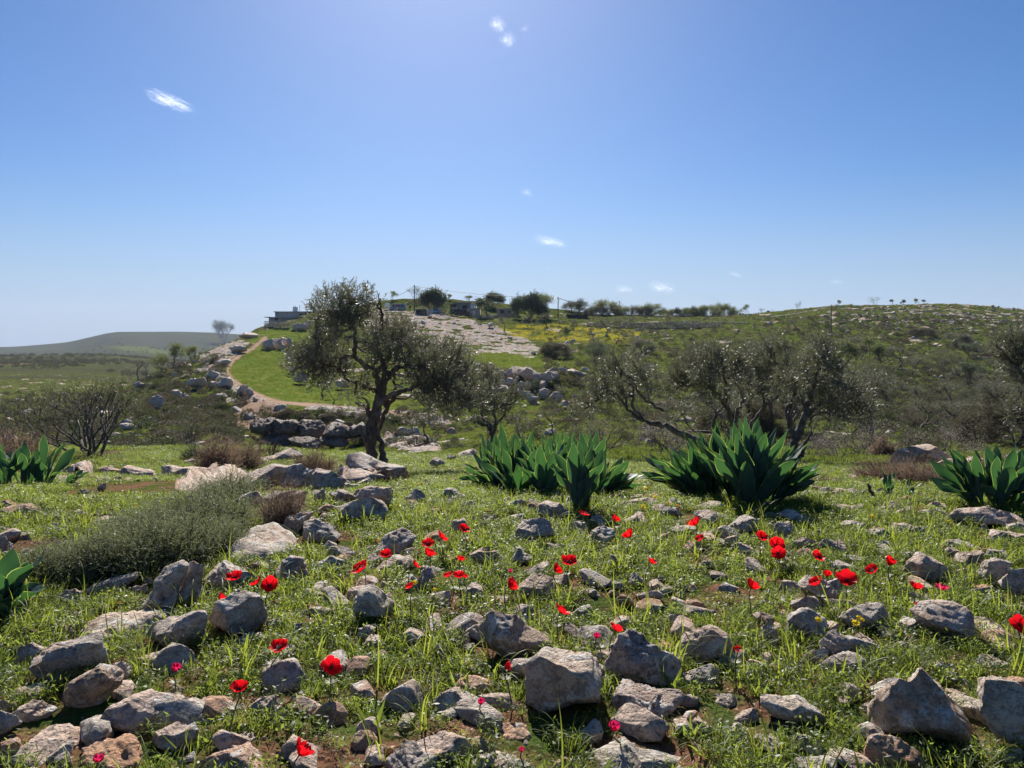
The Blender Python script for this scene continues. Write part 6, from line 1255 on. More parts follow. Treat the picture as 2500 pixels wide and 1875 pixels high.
x, y, z, rs = spread(3900, 73, 1.7, 13); k = off_rocks(x, y, 1.0); x, y, z = x[k], y[k], z[k]
scatter('gravel', 'rubble of fist-sized limestone pieces spread between the plants', 'rubble', np.stack([x, y, z + .004], 1), (.05 + .07 * rs.rand(len(x)) ** 2) * (1 + .04 * y), rs.randint(0, 6, len(x)), sm, None, 74, .35)
# ------------------------------------------------------------------ boulders and outcrops of the valley
def oval(x, y, w_, h_, seed):
    rs = np.random.RandomState(seed); k = 7; a = np.arange(k) * 2 * math.pi / k + rs.uniform(-.35, .35, k); r = rs.uniform(.75, 1.2, k)
    return [(x + math.cos(t) * w_ / 2 * q_, y + math.sin(t) * h_ / 2 * q_) for t, q_ in zip(a, r)]
WALLB = [(450,980,105,110),(530,970,80,95),(610,960,90,80),(470,1060,90,80),(545,1050,120,80),(640,1075,80,85),(700,1070,80,80),(850,1150,125,105),(955,1180,115,90),(740,1200,140,105),(850,1000,150,110),(930,985,120,80),
 (250,985,90,75),(370,990,85,80),(400,1100,90,70),(500,1105,210,65),(375,895,95,55),(235,910,90,80),(1110,960,140,60),(1010,935,70,60),(690,980,140,120),(390,1040,70,60),(830,1065,90,70),(300,1040,80,60),(1180,985,90,50),(770,1010,80,90),(600,1120,90,60),(680,1150,80,60),(320,920,60,50)]
for i, (x, y, w_, h_) in enumerate(WALLB):
    px = cv('Y', oval(x, y, w_ * 1.05, h_ * 1.1, i)); v0 = cv('Y', [(x, y + h_ / 2)])[0]; 
    make_rock(px, 'g' if i % 2 else 'p', 'grey limestone boulder of the boulder field below the flat green meadow', 700 + i, sub=4, dpos=hit(v0[0], v0[1], 60, 0, 130), rough=1.6, ang_=7, cat='boulder', name='boulder', group='boulders of the valley boulder field')
OUTC = [('Z',195,705,120,100,'left boulder of the dark outcrop at the top of the green field'),('Z',295,705,120,100,'middle boulder of the dark outcrop at the top of the green field'),('Z',395,700,100,100,'right boulder of the dark outcrop at the top of the green field'),
 ('Z',395,820,110,140,'tall grey rock left behind the old olive crown'),('Z',480,1000,140,130,'grey rock at the right side of the green field'),('Z',430,930,110,90,'rock between two taller ones at the right side of the green field'),('Z',900,870,110,100,'grey rock seen through the olive branches'),('Z',880,1060,150,110,'rock low behind the olive branches'),
 ('Z',490,545,160,70,'brown rounded rock below the long shed'),('Z',560,520,90,70,'small rock right of the brown one below the shed'),
 ('V',1335,795,190,85,'long overhanging rock on the left spur, pale top'),('V',1440,800,60,60,'small rock at the right end of the overhanging one'),('V',1535,790,140,75,'jagged ledge rock under the footpath'),('V',1640,845,110,80,'end rock of the ledge by the reddish bank'),('V',1440,735,120,60,'pale rock on the ledge left of the footpath'),
 ('V',1500,650,110,50,'flat pale rock on the crest ledge'),('V',1610,555,140,60,'top pale rock near the lone bare tree'),('V',1670,468,130,45,'stacked rocks at the very head of the footpath'),('V',1690,850,60,50,'dark rock right at the bend of the footpath'),
 ('V',1200,860,90,60,'rock among shrubs in the middle of the left slope'),('V',1055,915,120,110,'steep grey outcrop on the left slope'),('V',850,1085,120,60,'pale rock low on the left slope'),('V',950,805,90,50,'rock under the olive-like tree on the spur'),('V',1490,880,90,50,'pale rock on the slope under the ledge'),('V',1250,880,70,45,'small rock in the shrubs under the overhanging one'),
 ('V',1840,520,120,60,'dark rock right of the footpath head'),('V',1900,510,100,70,'dark jagged rock behind the upper green patch'),('Y',360,530,60,45,'whitish block on the green patch below the village')]
for i, (cr, x, y, w_, h_, lab) in enumerate(OUTC):
    px = cv(cr, oval(x, y, w_ * 1.05, h_ * 1.15, 50 + i)); v0 = cv(cr, [(x, y + h_ / 2)])[0]
    make_rock(px, 'w' if 'whitish' in lab or 'pale' in lab else 'g' if i % 3 == 0 else 'p', lab, 760 + i, sub=4, dpos=hit(v0[0], v0[1], 45, 0, 260), rough=1.8, ang_=9, cat='boulder', name='boulder')
BK = [(150,1440,240,150),(370,1450,250,170),(600,1470,270,170),(830,1480,250,150),(1000,1470,180,120),(260,1560,260,120),(520,1580,280,110),(780,1570,260,110)]
for i, (x, y, w_, h_) in enumerate(BK):
    px = [(x - w_ * .5, y + h_ * .45), (x - w_ * .47, y - h_ * .25), (x - w_ * .3, y - h_ * .48), (x - .05 * w_, y - h_ * .38), (x + w_ * .2, y - h_ * .5), (x + w_ * .46, y - h_ * .3), (x + w_ * .5, y + h_ * .4), (x, y + h_ * .55)]
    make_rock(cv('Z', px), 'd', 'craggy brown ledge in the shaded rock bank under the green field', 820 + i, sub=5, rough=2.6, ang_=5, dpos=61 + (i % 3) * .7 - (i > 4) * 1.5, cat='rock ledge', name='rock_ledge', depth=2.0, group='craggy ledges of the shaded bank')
# dark bushes on the shaded bank under the green field
rs = np.random.RandomState(17)
for i in range(11):
    x = 90 + i * 93 + rs.uniform(-15, 15); y = 1330 + (x - 100) * .05 + rs.uniform(-15, 110) if i % 2 else 1430 + rs.uniform(0, 130)
    uu, vv = cv('Z', [(x, y)])[0]; dd_ = float(np.clip(hit(uu, vv, 45, 0, 85), 58, 78)); put_tree(K_BUSH, 'bank_bush', uu, vv, rs.uniform(10, 24), 'dark bush growing on the shaded bank under the green field', 'bush', 'bushes on the shaded bank', D=dd_, sx=1.5)

# ------------------------------------------------------------------ low thorny shrubs
def shrub_mesh(seed, n=170, mat=M_BURNET, hr=.6):
    rs = np.random.RandomState(seed); pr = twig_proto(seed, 8, .16, .06, .028, .9, .003); d = rs.normal(size=(n, 3)); d[:, 2] = np.abs(d[:, 2]); d /= np.linalg.norm(d, axis=1)[:, None]
    r = .38 * (1 + .25 * fbm(d * 2 + seed, 2)); p = d * r[:, None] * np.array([1, 1, hr * 1.6]) * rs.uniform(.55, 1, n)[:, None]; dd = d + rs.normal(size=d.shape) * .35 + (0, 0, .2)
    V, Q = place(pr[0], pr[1], p, dd, rs.uniform(.7, 1.3, n), rs); return np_mesh('shrub', V, Q, [mat])
SH = [shrub_mesh(500 + i, 170, M_BURNET if i % 3 else M_BURNETG) for i in range(6)]
SHR = [shrub_mesh(520 + i, 110, M_BURNET if i else M_BURNETG) for i in range(3)]
def dens_left(u, v): return poly_mask(np.array([u, v])[None], [(-40,960),(200,960),(330,930),(430,880),(520,862),(560,900),(545,940),(600,985),(560,1010),(600,1060),(560,1095),(-40,1098)], 10)[0] + .4 * poly_mask(np.array([u, v])[None], [(630,1000),(760,1005),(960,1020),(960,1060),(800,1095),(640,1090)], 8)[0]
def dens_right(u, v): return max(poly_mask(np.array([u, v])[None], [(2110,905),(2300,880),(2540,900),(2540,1050),(2300,1090),(2100,1060),(2080,960)], 20)[0], .8 * poly_mask(np.array([u, v])[None], [(1950,745),(2540,760),(2540,900),(2200,890),(1950,850)], 20)[0], .06 * (u > 1350))
rs = np.random.RandomState(88); spots = []
tries = 0
while len(spots) < 900 and tries < 60000:
    tries += 1; u = rs.uniform(-40, 2540); v = rs.uniform(775, 1100)
    w_ = max(dens_left(u, v) * 1.0, dens_right(u, v), .22 * (900 < u < 2100 and v > 1010))
    if rs.rand() > w_: continue
    d = hit(u, v, 20, 0, 262)
    if d > 260 or d < 20: continue
    p = at_d(u, d)
    if abs(HOR + F * (CZ - p[2]) / d - v) > 4: continue
    s_ = rs.choice([.7, 1.0, 1.4, 1.8], p=[.3, .35, .25, .1]) * (1.0 if d > 50 else .8); spots.append((s_ / d, u, v, p, s_))
spots.sort(key=lambda t: -t[0])
for q_, u, v, p, s_ in spots[:285]:
    o = link('thorny_shrub', SH[rs.randint(6)], loc=(p[0], p[1], p[2] - .03)); o.scale = (s_ * rs.uniform(1, 1.5), s_ * rs.uniform(.9, 1.3), s_ * rs.uniform(.6, .9)); o.rotation_euler = (0, 0, rs.uniform(0, 6.28))
    tag(o, 'low rounded brownish thorn shrub, one of many dotting the slopes', 'shrub', 'low thorn shrubs dotting the slopes')
rest = spots[285:]
ex = []
for _ in range(26000):
    u = rs.uniform(-60, 2560); v = rs.uniform(770, 1100)
    if rs.rand() > max(.5 * dens_left(u, v), .8 * dens_right(u, v), .26 * (u > 1330), .12 * (v > 1000)): continue
    ex.append((u, v))
pts = [p for _, _, _, p, _ in rest]; sc_ = [s for _, _, _, _, s in rest]
for u, v in ex[:9000]:
    d = hit(u, v, 22, 0, 262)
    if d < 260: pts.append(at_d(u, d)); sc_.append((.3 + 1.5 * rs.rand() ** 2.2) * (1 if d > 60 else .45))
scatter('scrub', 'low dark scrub spread over the slopes between the shrubs', 'scrub', pts, sc_, rs.randint(0, 3, len(pts)), SHR, None, 91, .1)
hp, hs = [], []
for _ in range(16000):
    u = rs.uniform(-60, 2560); v = rs.uniform(742, 1090)
    q = np.array([u, v])[None]
    if rs.rand() > .05 + .12 * (u > 1330) * (v < 960) + .55 * poly_mask(q, SUMMIT, 12)[0] + .10 * dens_left(u, v) + .12 * poly_mask(q, LEDGE, 8)[0] + .06 * poly_mask(q, SLOPE, 5)[0]: continue
    if poly_mask(q, G_FIELD, 3)[0] > .1 or poly_mask(q, G_FLAT, 3)[0] > .1: continue
    d = hit(u, v, 24, 0, 262)
    if d < 260: hp.append(at_d(u, d)); hs.append((.35 + 1.3 * rs.rand() ** 3) * (1 if d > 60 else .6))
scatter('hill_stones', 'pale limestone rocks breaking the surface of the hillsides', 'rocks', hp, hs, rs.randint(0, 6, len(hp)), sm, None, 92, .3)
fp, fs = [], []
for _ in range(2600):
    u = rs.uniform(-100, 620); d = rs.uniform(300, 900) if rs.rand() < .6 else rs.uniform(300, 1900); p = at_d(u, d)
    if n2(p[0:1], p[1:2], .012, 3, 5)[0] < -.05: continue
    fp.append(p); fs.append(rs.uniform(1.5, 4.0) * (1 + d / 2500))
scatter('far_scrub', 'dark trees and scrub dotting the far plateau and hill', 'scrub', fp, fs, rs.randint(0, 3, len(fp)), SHR, None, 93, .1)
# valley trees that melt together, each its own
rs = np.random.RandomState(95); c_ = 0
ring = [(rs.uniform(980, 2500), rs.uniform(960, 1095)) for _ in range(100)]
for u, v in ring:
    d = hit(u, v, 22, 0, 120)
    if not 26 < d < 110: continue
    if u < 1440 and v - 3.0 / d * F < 985: continue
    if 1440 < u < 1760 and rs.rand() < .6: continue
    k = rs.randint(6); kd = (K_OL + [K_BARE[0], K_BARE[1], K_BUSH])[k] if rs.rand() < .93 else K_BLOS[rs.randint(2)]
    Hm = rs.uniform(2.3, 3.9) if kd in K_OL else rs.uniform(1.5, 2.6); o = put_tree(kd, 'grove_tree', u, v, Hm / d * F, 'small grey tree or bush of the tangled grove on the valley floor', 'tree', 'tangled grove on the valley floor', D=d, sx=rs.uniform(1.0, 1.4))
rs = np.random.RandomState(123)
for i in range(46):
    u, v = rs.uniform(1360, 2520), rs.uniform(835, 985); d = hit(u, v, 60, 0, 200)
    if d > 195: continue
    put_tree([K_OL[0], K_OL[1], K_OL[2], K_BARE[0], K_SKY[1], K_VASE][i % 6], 'slope_tree', u, v, rs.uniform(2.2, 3.6) / d * F, 'small grey-green tree standing alone among the shrubs of the right slope', 'tree', 'lone small trees of the right slope', D=d, sx=rs.uniform(1.1, 1.5))
# tall grass of the valley
x, y, z, rs = spread(60000, 96, 16, 190, -60, 2560, .5); uq = UC + F * x / y; i_ = np.clip(np.searchsorted(UG, uq), 0, len(UG) - 1); j_ = np.clip(np.searchsorted(DD, y), 0, len(DD) - 1)
k = (mk_rock[i_, j_] < .3) & (mk_path[i_, j_] < .2) & (mk_scar[i_, j_] < .3) & (n2(x, y, .35, 3, 3) > -.25) & (rs.rand(len(x)) > smooth(110, 190, y)) & ((uq > 470) | (rs.rand(len(x)) > smooth(50, 90, y)))
x, y, z = x[k], y[k], z[k]
P_V = [tuft(460 + i, 14, .16, .13, .022, (.1, .9), (.1, .9), 2, mats=[M_GRV]) for i in range(4)]
scatter('valley_grass', 'rough green grass covering the valley and lower slopes', 'grass', np.stack([x, y, z], 1), (.55 + .012 * y) * (.7 + .6 * rs.rand(len(x))), rs.randint(0, 4, len(x)), P_V, None, 97, .15)

# ------------------------------------------------------------------ hilltop village
M_CON = plain('grey_render', (.36, .35, .34), .9, 0, .2, 1.2); M_TIN = plain('tin_sheet', (.55, .58, .62), .45, .3, .1, 3); M_WALL = plain('tan_wall', (.42, .35, .28), .9, 0, .2, 1.5)
M_WHT = plain('white_paint', (.78, .78, .76), .6, 0, .06, 2); M_DRK = plain('dark_opening', (.03, .03, .035), .7); M_GLS = plain('window_glass', (.05, .07, .09), .1); M_BLUE = plain('van_blue', (.16, .24, .30), .4, 0, .12, 2)
M_SIL = plain('silver_blue_paint', (.42, .47, .55), .3, .3, .05, 2); M_RUST = plain('rusty_metal', (.09, .055, .045), .8, 0, .35, 2); M_TYRE = plain('tyre_rubber', (.02, .02, .02), .9); M_TEAL = plain('teal_cloth', (.02, .12, .13), .8); M_RED2 = plain('red_curtain', (.45, .05, .06), .8)
M_POLE = plain('weathered_pole', (.10, .085, .07), .9, 0, .2, 3); M_METP = plain('steel_pole', (.30, .31, .32), .6, .3); M_WIRE = plain('wire_black', (.04, .04, .045), .6); M_DSW = plain('dry_stone', (.27, .24, .21), .95, 0, .45, 2.5); M_BLK2 = plain('black_tank', (.03, .03, .03), .5)
def vpx(cr, x, y): return cv(cr, [(x, y)])[0]
def bbox(cr, x0, y0, x1, y1, D):
    """world centre-bottom, width, height of a crop rectangle at distance D"""
    a, b_ = vpx(cr, x0, y0), vpx(cr, x1, y1); w_ = (b_[0] - a[0]) / F * D; h_ = (b_[1] - a[1]) / F * D; c = W((a[0] + b_[0]) / 2, b_[1], D); return c, w_, h_
def building(name, cr, x0, y0, x1, y1, D, dep, wall, roof, label, openings=(), over=.35, rz=0, cat='building', roof_t=.18, extra=None, foot=1.2, slope=0):
    c, w_, h_ = bbox(cr, x0, y0, x1, y1, D); root = empty(name, (c[0], c[1] + dep / 2, c[2]), rz)
    m = MB(); m.box((0, 0, (h_ - foot) / 2), (w_, dep, h_ + foot)); m.obj('wall', wall, root)
    m = MB(); m.box((0, -.1, h_ + roof_t / 2 + .003), (w_ + 2 * over, dep + 2 * over, roof_t))
    r_ = m.obj('roof', roof, root); r_.rotation_euler = (slope, 0, 0)
    for (ox0, oy0, ox1, oy1, nm, mt) in openings:
        a, b_ = vpx(cr, ox0, oy0), vpx(cr, ox1, oy1); oc = W((a[0] + b_[0]) / 2, (a[1] + b_[1]) / 2, D); ow, oh = (b_[0] - a[0]) / F * D, (b_[1] - a[1]) / F * D
        m = MB(); m.box((oc[0] - c[0], -dep / 2, oc[2] - c[2]), (ow, .12, oh)); f_ = m.obj(nm, mt, root)
    return tag(root, label, cat), c, w_, h_
CR['P'] = (620, 660, 5.53); CR['Q'] = (900, 680, 5.53)
building('long_shed', 'P', 200, 638, 830, 712, 196, 7, M_CON, M_TIN, 'long low grey shed with bright tin roof at the left end of the hilltop', [(285,645,320,675,'patch',M_RUST),(560,650,700,690,'door',M_DRK)], .9, cat='shed', roof_t=.14)
building('upper_house', 'P', 285, 565, 860, 640, 206, 8, M_CON, M_CON, 'flat-roofed grey house rising behind the long tin-roofed shed', [(620,585,650,612,'window',M_RUST),(330,585,365,590,'window',M_TIN)], .3, roof_t=.2)
def tank(cr, x0, y0, x1, y1, D, label, mat=M_WHT, stand=.0):
    c, w_, h_ = bbox(cr, x0, y0, x1, y1, D); root = empty('water_tank', tuple(c)); m = MB(); n_ = 16; v = []
    for k, (r_, z) in enumerate([(w_ * .48, 0), (w_ * .5, .05), (w_ * .5, h_ * .33), (w_ * .485, h_ * .35), (w_ * .5, h_ * .37), (w_ * .5, h_ * .66), (w_ * .485, h_ * .68), (w_ * .5, h_ * .7), (w_ * .49, h_ * .93), (w_ * .2, h_)]): v += [(r_ * math.cos(a), r_ * math.sin(a), z) for a in np.arange(n_) * 2 * math.pi / n_]
    q = [(k * n_ + j, k * n_ + (j + 1) % n_, (k + 1) * n_ + (j + 1) % n_, (k + 1) * n_ + j) for k in range(9) for j in range(n_)]; m.add(v, q=q); m.add([v[9 * n_ + j] for j in range(n_)] + [(0, 0, h_)], t=[(j, (j + 1) % n_, n_) for j in range(n_)])
    m.obj('tank_body', mat, root, True); m = MB(); m.tube([(0, 0, h_ - .02), (0, 0, h_ + .12)], w_ * .16, 10); m.obj('tank_lid', mat, root)
    return tag(root, label, 'water tank')
tank('P', 525, 490, 592, 560, 208, 'white water tank on the roof of the upper grey house')
tank('P', 1765, 440, 1830, 502, 212, 'white water tank on the ground left of the blue van')
building('grey_house', 'Q', 1190, 335, 1372, 420, 216, 6, M_CON, M_CON, 'grey concrete house with one dark doorway in the village', [(1268,362,1326,410,'door',M_DRK)], .8, roof_t=.22)
building('white_room', 'Q', 1378, 340, 1452, 402, 213, 3, M_WHT, M_TIN, 'small white cube room beside the grey house', [(1388,350,1398,362,'window',M_DRK)], .05, roof_t=.08)
building('shed', 'Q', 1095, 345, 1190, 400, 217, 4, M_CON, M_CON, 'open dark shed left of the grey house', [(1100,352,1180,395,'opening',M_DRK)], .5)
building('tan_house', 'Q', 1340, 405, 1500, 505, 209, 5, M_WALL, M_TIN, 'low tan wall house under the white room', [(1403,436,1444,503,'door',M_WHT)], .1, roof_t=.08)
building('stone_house', 'Q', 1730, 410, 2030, 490, 214, 6, M_WALL, M_TIN, 'long tan stone house with two dark windows right of the round dark tree', [(1775,425,1830,470,'window',M_DRK),(1885,435,1905,465,'window',M_DRK),(1930,425,1955,450,'window',M_RUST)], .2, roof_t=.12)
building('shelter', 'Y', 1060, 440, 1235, 530, 214, 4, M_DRK, M_RUST, 'dark open shelter with flat brown roof under the skyline tree row', [(1075,470,1215,525,'opening',M_DRK)], .5)
building('metal_hut', 'Q', 632, 415, 778, 520, 198, 3, M_RUST, M_TIN, 'dark rusty hut with pale roof sheet and leaning boards', [(660,430,700,515,'panel',M_BLK2)], .15, roof_t=.08, cat='hut')
m = MB()
for i, x in enumerate([782, 795, 808, 822, 838]):
    c, w_, h_ = bbox('Q', x, 420, x + 12, 522, 197); m.box((c[0], c[1], c[2] + h_ / 2), (w_, .08, h_), .2 * (i % 3 - 1))
tag(m.obj('board_stack', M_CON, None), 'row of grey boards leaning against the rusty hut', 'boards')
# left far village
for i, (x0, y0, x1, y1, lab) in enumerate([(830,310,940,345,'left low pink house on the far plateau'),(960,322,1100,358,'long low house on the far plateau'),(1095,322,1122,350,'small white room at the end of the far long house')]):
    CR['T'] = (0, 800, 4.424); a = vpx('T', x0, y1); 
    building('far_house', 'T', x0, y0, x1, y1, 640, 12, [M_WALL, M_WALL, M_WHT][i], M_CON, lab, [(x0 + 25, y0 + 12, x0 + 33, y0 + 22, 'window', M_DRK), (x0 + 60, y0 + 12, x0 + 68, y0 + 22, 'window', M_DRK)] if i < 2 else [], .4, roof_t=.5, foot=4)
def vehicle(name, cr, x0, y0, x1, y1, D, prof, wid, mat, label, windows, wheels, wheel_r, roof=None, cat='van', rz=0, extra=None):
    c, w_, h_ = bbox(cr, x0, y0, x1, y1, D); root = empty(name, (c[0], c[1] + wid / 2, c[2]), rz); P = [((a - .5) * w_, b_ * h_) for a, b_ in prof]; k = len(P)
    m = MB(); v = []
    for yy, ins in ((-wid / 2, .94), (-wid / 2 + .12, 1), (wid / 2 - .12, 1), (wid / 2, .94)): v += [(x * (1 if ins == 1 else .985), yy, z if ins == 1 else .04 * h_ + z * .95) for x, z in P]
    q = [(s * k + i, s * k + (i + 1) % k, (s + 1) * k + (i + 1) % k, (s + 1) * k + i) for s in range(3) for i in range(k)]
    cen = np.mean(P, axis=0); v += [(cen[0], -wid / 2, cen[1]), (cen[0], wid / 2, cen[1])]; t = [(i, 4 * k, (i + 1) % k) for i in range(k)] + [(3 * k + i, 3 * k + (i + 1) % k, 4 * k + 1) for i in range(k)]
    m.add(v, q=q, t=t); m.obj('body', mat, root)
    for (a0, b0, a1, b1, mt) in windows:
        m = MB(); m.box((((a0 + a1) / 2 - .5) * w_, -wid / 2 - .01, (b0 + b1) / 2 * h_), ((a1 - a0) * w_, .06, (b1 - b0) * h_)); m.obj('window', mt, root)
    for a in wheels:
        for yy in (-wid / 2 + .08, wid / 2 - .08):
            wr = empty('wheel', ((a - .5) * w_, yy, wheel_r)); wr.parent = root
            m = MB(); m.tube([(0, -.1, 0), (0, .1, 0)], wheel_r, 16); m.obj('tyre', M_TYRE, wr); m = MB(); m.tube([(0, -.115, 0), (0, .115, 0)], wheel_r * .5, 12); m.obj('rim', M_METP, wr)
    if roof: m = MB(); m.box(((roof[0] + roof[1]) / 2 * w_ - .5 * w_, 0, h_ + .05), ((roof[1] - roof[0]) * w_, wid * .9, .12)); m.obj('roof_cover', M_TIN, root)
    return tag(root, label, cat)
vehicle('parked_van', 'P', 1825, 458, 2045, 552, 209, [(0,.2),(.02,.55),(.12,.62),(.22,.97),(.3,1),(.93,1),(.98,.9),(1,.3),(.98,.15),(.04,.15)], 1.8, M_BLUE, 'old pale blue van parked on the hilltop beside the white tank', [(.21,.6,.33,.88,M_GLS),(.36,.62,.5,.9,M_GLS),(.53,.62,.7,.9,M_RED2),(.73,.62,.92,.9,M_GLS)], (.2, .78), .32, (.24, .96))
vehicle('parked_car', 'Q', 848, 400, 962, 478, 210, [(0,.25),(.03,.55),(.15,.6),(.3,.95),(.42,1),(.85,.98),(.97,.6),(1,.3),(.97,.18),(.03,.18)], 1.8, M_SIL, 'silver-blue estate car parked behind the rusty hut', [(.3,.58,.5,.88,M_GLS),(.53,.58,.86,.88,M_GLS)], (.2, .8), .33, None, 'car', R(-12))
vehicle('parked_car', 'Q', 815, 420, 862, 475, 207, [(0,.25),(.05,.6),(.2,.95),(.8,1),(.97,.6),(1,.2),(.05,.18)], 1.7, M_WHT, 'white car mostly hidden behind the leaning boards', [(.2,.58,.8,.88,M_GLS)], (.25, .75), .32, None, 'car', R(-20))
vehicle('wrecked_van', 'Q', 1180, 405, 1372, 503, 205, [(0,.2),(0,.9),(.06,1),(.72,.92),(.85,.6),(.98,.5),(1,.15),(.03,.12)], 1.8, M_RUST, 'dark rusty van wreck in front of the village houses', [(.08,.55,.25,.82,M_DRK),(.3,.55,.5,.8,M_DRK),(.55,.52,.72,.78,M_DRK)], (.18, .82), .3)
vehicle('covered_car', 'Q', 1095, 395, 1190, 480, 206, [(0,.2),(.02,.6),(.12,.9),(.3,1),(.9,.95),(1,.6),(.98,.15),(.03,.15)], 1.7, M_TEAL, 'car under a dark teal cover left of the rusty wreck', [(.2,.5,.8,.75,M_DRK)], (.2, .8), .3, None, 'car')
# standing figure by the pole: small, arms at the sides
def person(cr, x, y0, y1, D, label):
    (u, v0), = cv(cr, [(x, y0)]); (_, v1), = cv(cr, [(x, y1)]); H = (v1 - v0) / F * D; p = W(u, v1, D); s = H / 1.75; sk = [((0,0,.92),.15),((0,0,1.15),.14),((0,0,1.42),.17),((0,0,1.5),.06),((0,-.01,1.64),.1),((-.1,0,.88),.09),((-.11,-.03,.48),.065),((-.12,.02,.07),.05),((.1,0,.88),.09),((.12,0,.48),.065),((.15,.03,.07),.05),((-.2,0,1.4),.06),((-.25,.02,1.12),.045),((-.24,-.05,.86),.035),((.2,0,1.4),.06),((.25,.02,1.12),.045),((.22,-.06,.86),.035)]
    ed = [(0,1),(1,2),(2,3),(3,4),(0,5),(5,6),(6,7),(0,8),(8,9),(9,10),(2,11),(11,12),(12,13),(2,14),(14,15),(15,16)]
    me = bpy.data.meshes.new('person'); me.from_pydata([tuple(np.array(a) * s) for a, _ in sk], ed, []); me.materials.append(M_DRK); o = link('person', me, loc=tuple(p)); mod = o.modifiers.new('skin', 'SKIN')
    for vv_, (_, r_) in zip(me.skin_vertices[0].data if me.skin_vertices else [], sk): vv_.radius = (r_ * s, r_ * s)
    if not me.skin_vertices:
        bpy.context.view_layer.objects.active = o
    sub = o.modifiers.new('sub', 'SUBSURF'); sub.levels = 1; sub.render_levels = 1
    tag(o, label, 'person')
person('Q', 557, 352, 440, 206, 'person in dark clothes standing left of the village pole')
# poles and wires
def pole(cr, x, y0, y1, D, label, mat=M_POLE, arm=0, r=.13, extra=0):
    (u, v0), = cv(cr, [(x, y0)]); (_, v1), = cv(cr, [(x, y1)]); top = W(u, v0, D); bot = W(u, v1, D); gz = min(bot[2], float(zt(top[0], D))) - .2; root = empty('utility_pole', (top[0], D, gz)); H = top[2] - gz
    m = MB(); m.tube([(0, 0, 0), (0, 0, H * .5), (0, 0, H)], [r * 1.15, r, r * .8], 8); m.obj('post', mat, root, True)
    if arm: m = MB(); m.box((.25, 0, H - .35), (1.0, .09, .09)); [m.box((xx, 0, H - .25), (.07, .07, .14)) for xx in (-.15, .65)]; m.obj('crossarm', M_METP, root)
    if extra: m = MB(); m.box((0, -.2, H * .78), (.35, .3, 1.2)); m.obj('fuse_box', M_CON, root)
    tag(root, label, 'utility pole', 'utility poles of the hilltop line'); return top
t1 = pole('Q', 618, 88, 520, 211, 'utility pole with box in the village, leftmost of the line', arm=1, extra=1)
t2 = pole('Y', 968, 277, 500, 214, 'utility pole at the right end of the village trees', arm=1)
t3 = pole('Y', 1520, 308, 470, 236, 'utility pole with pale top above the skyline tree row', M_METP, r=.11)
t4 = pole('Y', 1632, 340, 440, 246, 'short farthest pole behind the skyline tree row', M_METP, r=.1)
t5 = pole('Y', 1754, 358, 530, 215, 'utility pole between skyline trees left of the terrace wall end', r=.12)
t6 = pole('X', 1055, 230, 435, 160, 'lone dark utility pole on the right-hand hillside', r=.12, arm=0)
t7 = pole('P', 616, 468, 560, 205, 'thin steel mast on the roof of the upper grey house', M_METP, r=.06)
def wire(a, b_, sag, label, r=.05, att=-.25):
    a, b_ = np.array(a) + (0, 0, att), np.array(b_) + (0, 0, att); t = np.linspace(0, 1, 22)[:, None]; P = a + (b_ - a) * t; P[:, 2] -= (4 * sag * t * (1 - t))[:, 0]; m = MB(); m.tube(P - a, r, 4, False); o = m.obj('power_line', M_WIRE); o.location = tuple(a); tag(o, label, 'power line', 'power lines of the hilltop')
wire(t1, t2, .8, 'power line from the village pole to the pole right of the trees'); wire(t2, t3, 1.6, 'upper power line leaving the pole right of the trees'); wire(t2, t5, 1.5, 'lower power line leaving the pole right of the trees')
wire(t3, t4, 1.1, 'short sagging line between the two pale poles'); wire(t5, W(1700, 766, 224), .6, 'line running right from the pole between skyline trees'); wire(W(1880, 770, 205), t6, .4, 'line coming up to the lone pole from the left'); wire(t6, W(2560, 762, 240), .6, 'line leaving the lone pole to the right')
wire(t1, W(965, 722, 225), .3, 'line dropping left from the village pole'); wire(t1, W(1035, 722, 218), .15, 'stay wire dropping right from the village pole', .035); wire(t7, W(760, 760, 206), .1, 'thin line from the roof mast to the right', .02)
# dry stone terrace walls
def stone_wall(uv, h, th, label, dmin, seed, dmax=270):
    P = np.array([ground(u, v, dmin, dmax) for u, v in uv]); L = np.concatenate([[0], np.cumsum(np.linalg.norm(np.diff(P[:, :2], axis=0), axis=1))]); n_ = int(L[-1] / .45); rs = np.random.RandomState(seed); t = np.linspace(0, L[-1], n_)
    xy = np.stack([np.interp(t, L, P[:, 0]), np.interp(t, L, P[:, 1])], 1); v0, f0 = rock_verts(seed, 1, 1.2); m = MB(); rows = max(1, int(h / .3))
    for i in range(n_):
        for r_ in range(rows):
            if r_ == rows - 1 and rs.rand() < .25: continue
            q = v0 * np.array([rs.uniform(.26, .4), th / 2, rs.uniform(.16, .22)]) + (xy[i, 0] + rs.normal() * .06, xy[i, 1] + rs.normal() * .08, float(zt(*xy[i])) + .1 + r_ * .3 + rs.normal() * .03); m.add(q, t=f0)
    return tag(m.obj('stone_wall', M_DSW), label, 'stone wall', 'dry stone terrace walls')
stone_wall(cv('Y', [(1230,540),(1560,555),(1900,562),(2240,560)]), 1.2, .6, 'long dark dry stone wall under the skyline trees', 150, 5)
stone_wall(cv('Y', [(1550,520),(1900,520),(2240,505)]), .7, .5, 'low upper stone wall behind the long dark one', 180, 6)
stone_wall(cv('X', [(150,368),(400,362)]), 1.1, .6, 'right-hand continuation of the long terrace wall', 150, 7)
stone_wall(cv('X', [(180,352),(330,348),(540,345)]), .6, .5, 'thin terrace wall near the skyline, right of the tree row', 180, 8)
stone_wall(cv('Q', [(1480,535),(1600,540),(1735,520)]), .9, .5, 'reddish retaining wall below the round dark village tree', 150, 9)
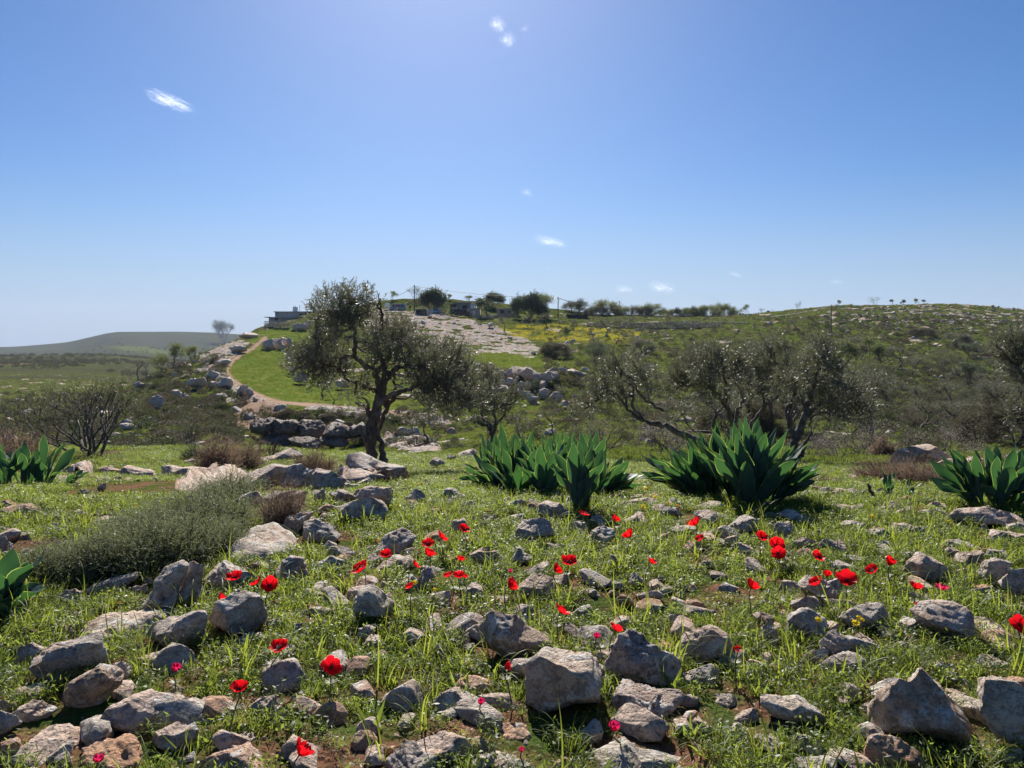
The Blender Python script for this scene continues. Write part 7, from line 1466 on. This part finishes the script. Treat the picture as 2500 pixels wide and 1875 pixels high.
stone_wall(cv('P', [(150,770),(300,785),(480,790)]), 1.6, .8, 'rough stone retaining wall under the long shed', 150, 10)

# ------------------------------------------------------------------ small clouds and haze
def cloud_mat():
    m = bpy.data.materials.new('cloud_vapour'); m.use_nodes = True; nt = m.node_tree; nt.nodes.clear(); o = nt.nodes.new('ShaderNodeOutputMaterial'); n = N(nt)
    P = n.objc(); g = nt.nodes.new('ShaderNodeVectorMath'); g.operation = 'LENGTH'; nt.links.new(P, g.inputs[0])
    r = n.noise(n.mapping(P, (2.2, 1.4, 3.6)), 1.9, 8, .75, 1.6); off = n.math('MULTIPLY', n.rand(), 1.0)
    d = n.math('SUBTRACT', r, n.math('ADD', n.math('MULTIPLY', n.math('POWER', g.outputs['Value'], 2.5), .26), .50)); d = n.math('MULTIPLY', n.math('MAXIMUM', d, 0.0), .26)
    v = nt.nodes.new('ShaderNodeVolumeScatter'); v.inputs['Color'].default_value = (1, 1, 1, 1); v.inputs['Anisotropy'].default_value = .55; nt.links.new(d, v.inputs['Density']); nt.links.new(v.outputs[0], o.inputs['Volume']); return m
M_CLD = cloud_mat()
cmesh = np_mesh('cloud', ico(3)[0], ico(3)[1], [M_CLD])
for i, (u, v, w_, h_, a, lab) in enumerate([(415,247,125,34,22,'wispy white streak of cloud high on the left'),(1215,60,46,34,50,'brighter upper wisp near the top of the sky'),(1240,98,40,40,60,'thin lower wisp near the top of the sky'),(1287,470,34,20,25,'tiny ragged cloud over the middle of the sky'),(1345,590,84,24,14,'small solid white cloud, widest in the middle sky'),
    (1525,706,50,22,8,'left of two soft clouds low over the hill'),(1617,702,72,28,12,'right and larger of two soft clouds low over the hill'),(2042,688,36,12,5,'tiny flat cloud above the right hill'),(1340,654,16,8,5,'faint speck of cloud below the solid one'),(1795,670,40,12,20,'faint streak of cloud left of the tiny flat one'),(1282,70,14,20,50,'small isolated fleck right of the top wisps')]):
    D = 3800.; o = link('cloud', cmesh, loc=tuple(W(u, v, D))); s = D / F; o.scale = (w_ / 2 * s * 1.6, w_ / 2 * s * .6, h_ / 2 * s * 1.7); o.rotation_euler = (0, R(a), 0); tag(o, lab, 'cloud', 'small white clouds')
hz = MB(); hz.box((0, 1650, 60), (9000, 4200, 300)); hm = bpy.data.materials.new('haze_air'); hm.use_nodes = True; ht = hm.node_tree; ht.nodes.clear(); ho = ht.nodes.new('ShaderNodeOutputMaterial'); hv = ht.nodes.new('ShaderNodeVolumePrincipled')
hv.inputs['Color'].default_value = (.62, .76, 1, 1); hv.inputs['Density'].default_value = .00007; hv.inputs['Anisotropy'].default_value = .2; ht.links.new(hv.outputs[0], ho.inputs['Volume'])
tag(hz.obj('haze', hm), 'thin pale haze filling the air over the valley', 'haze', kind='stuff')
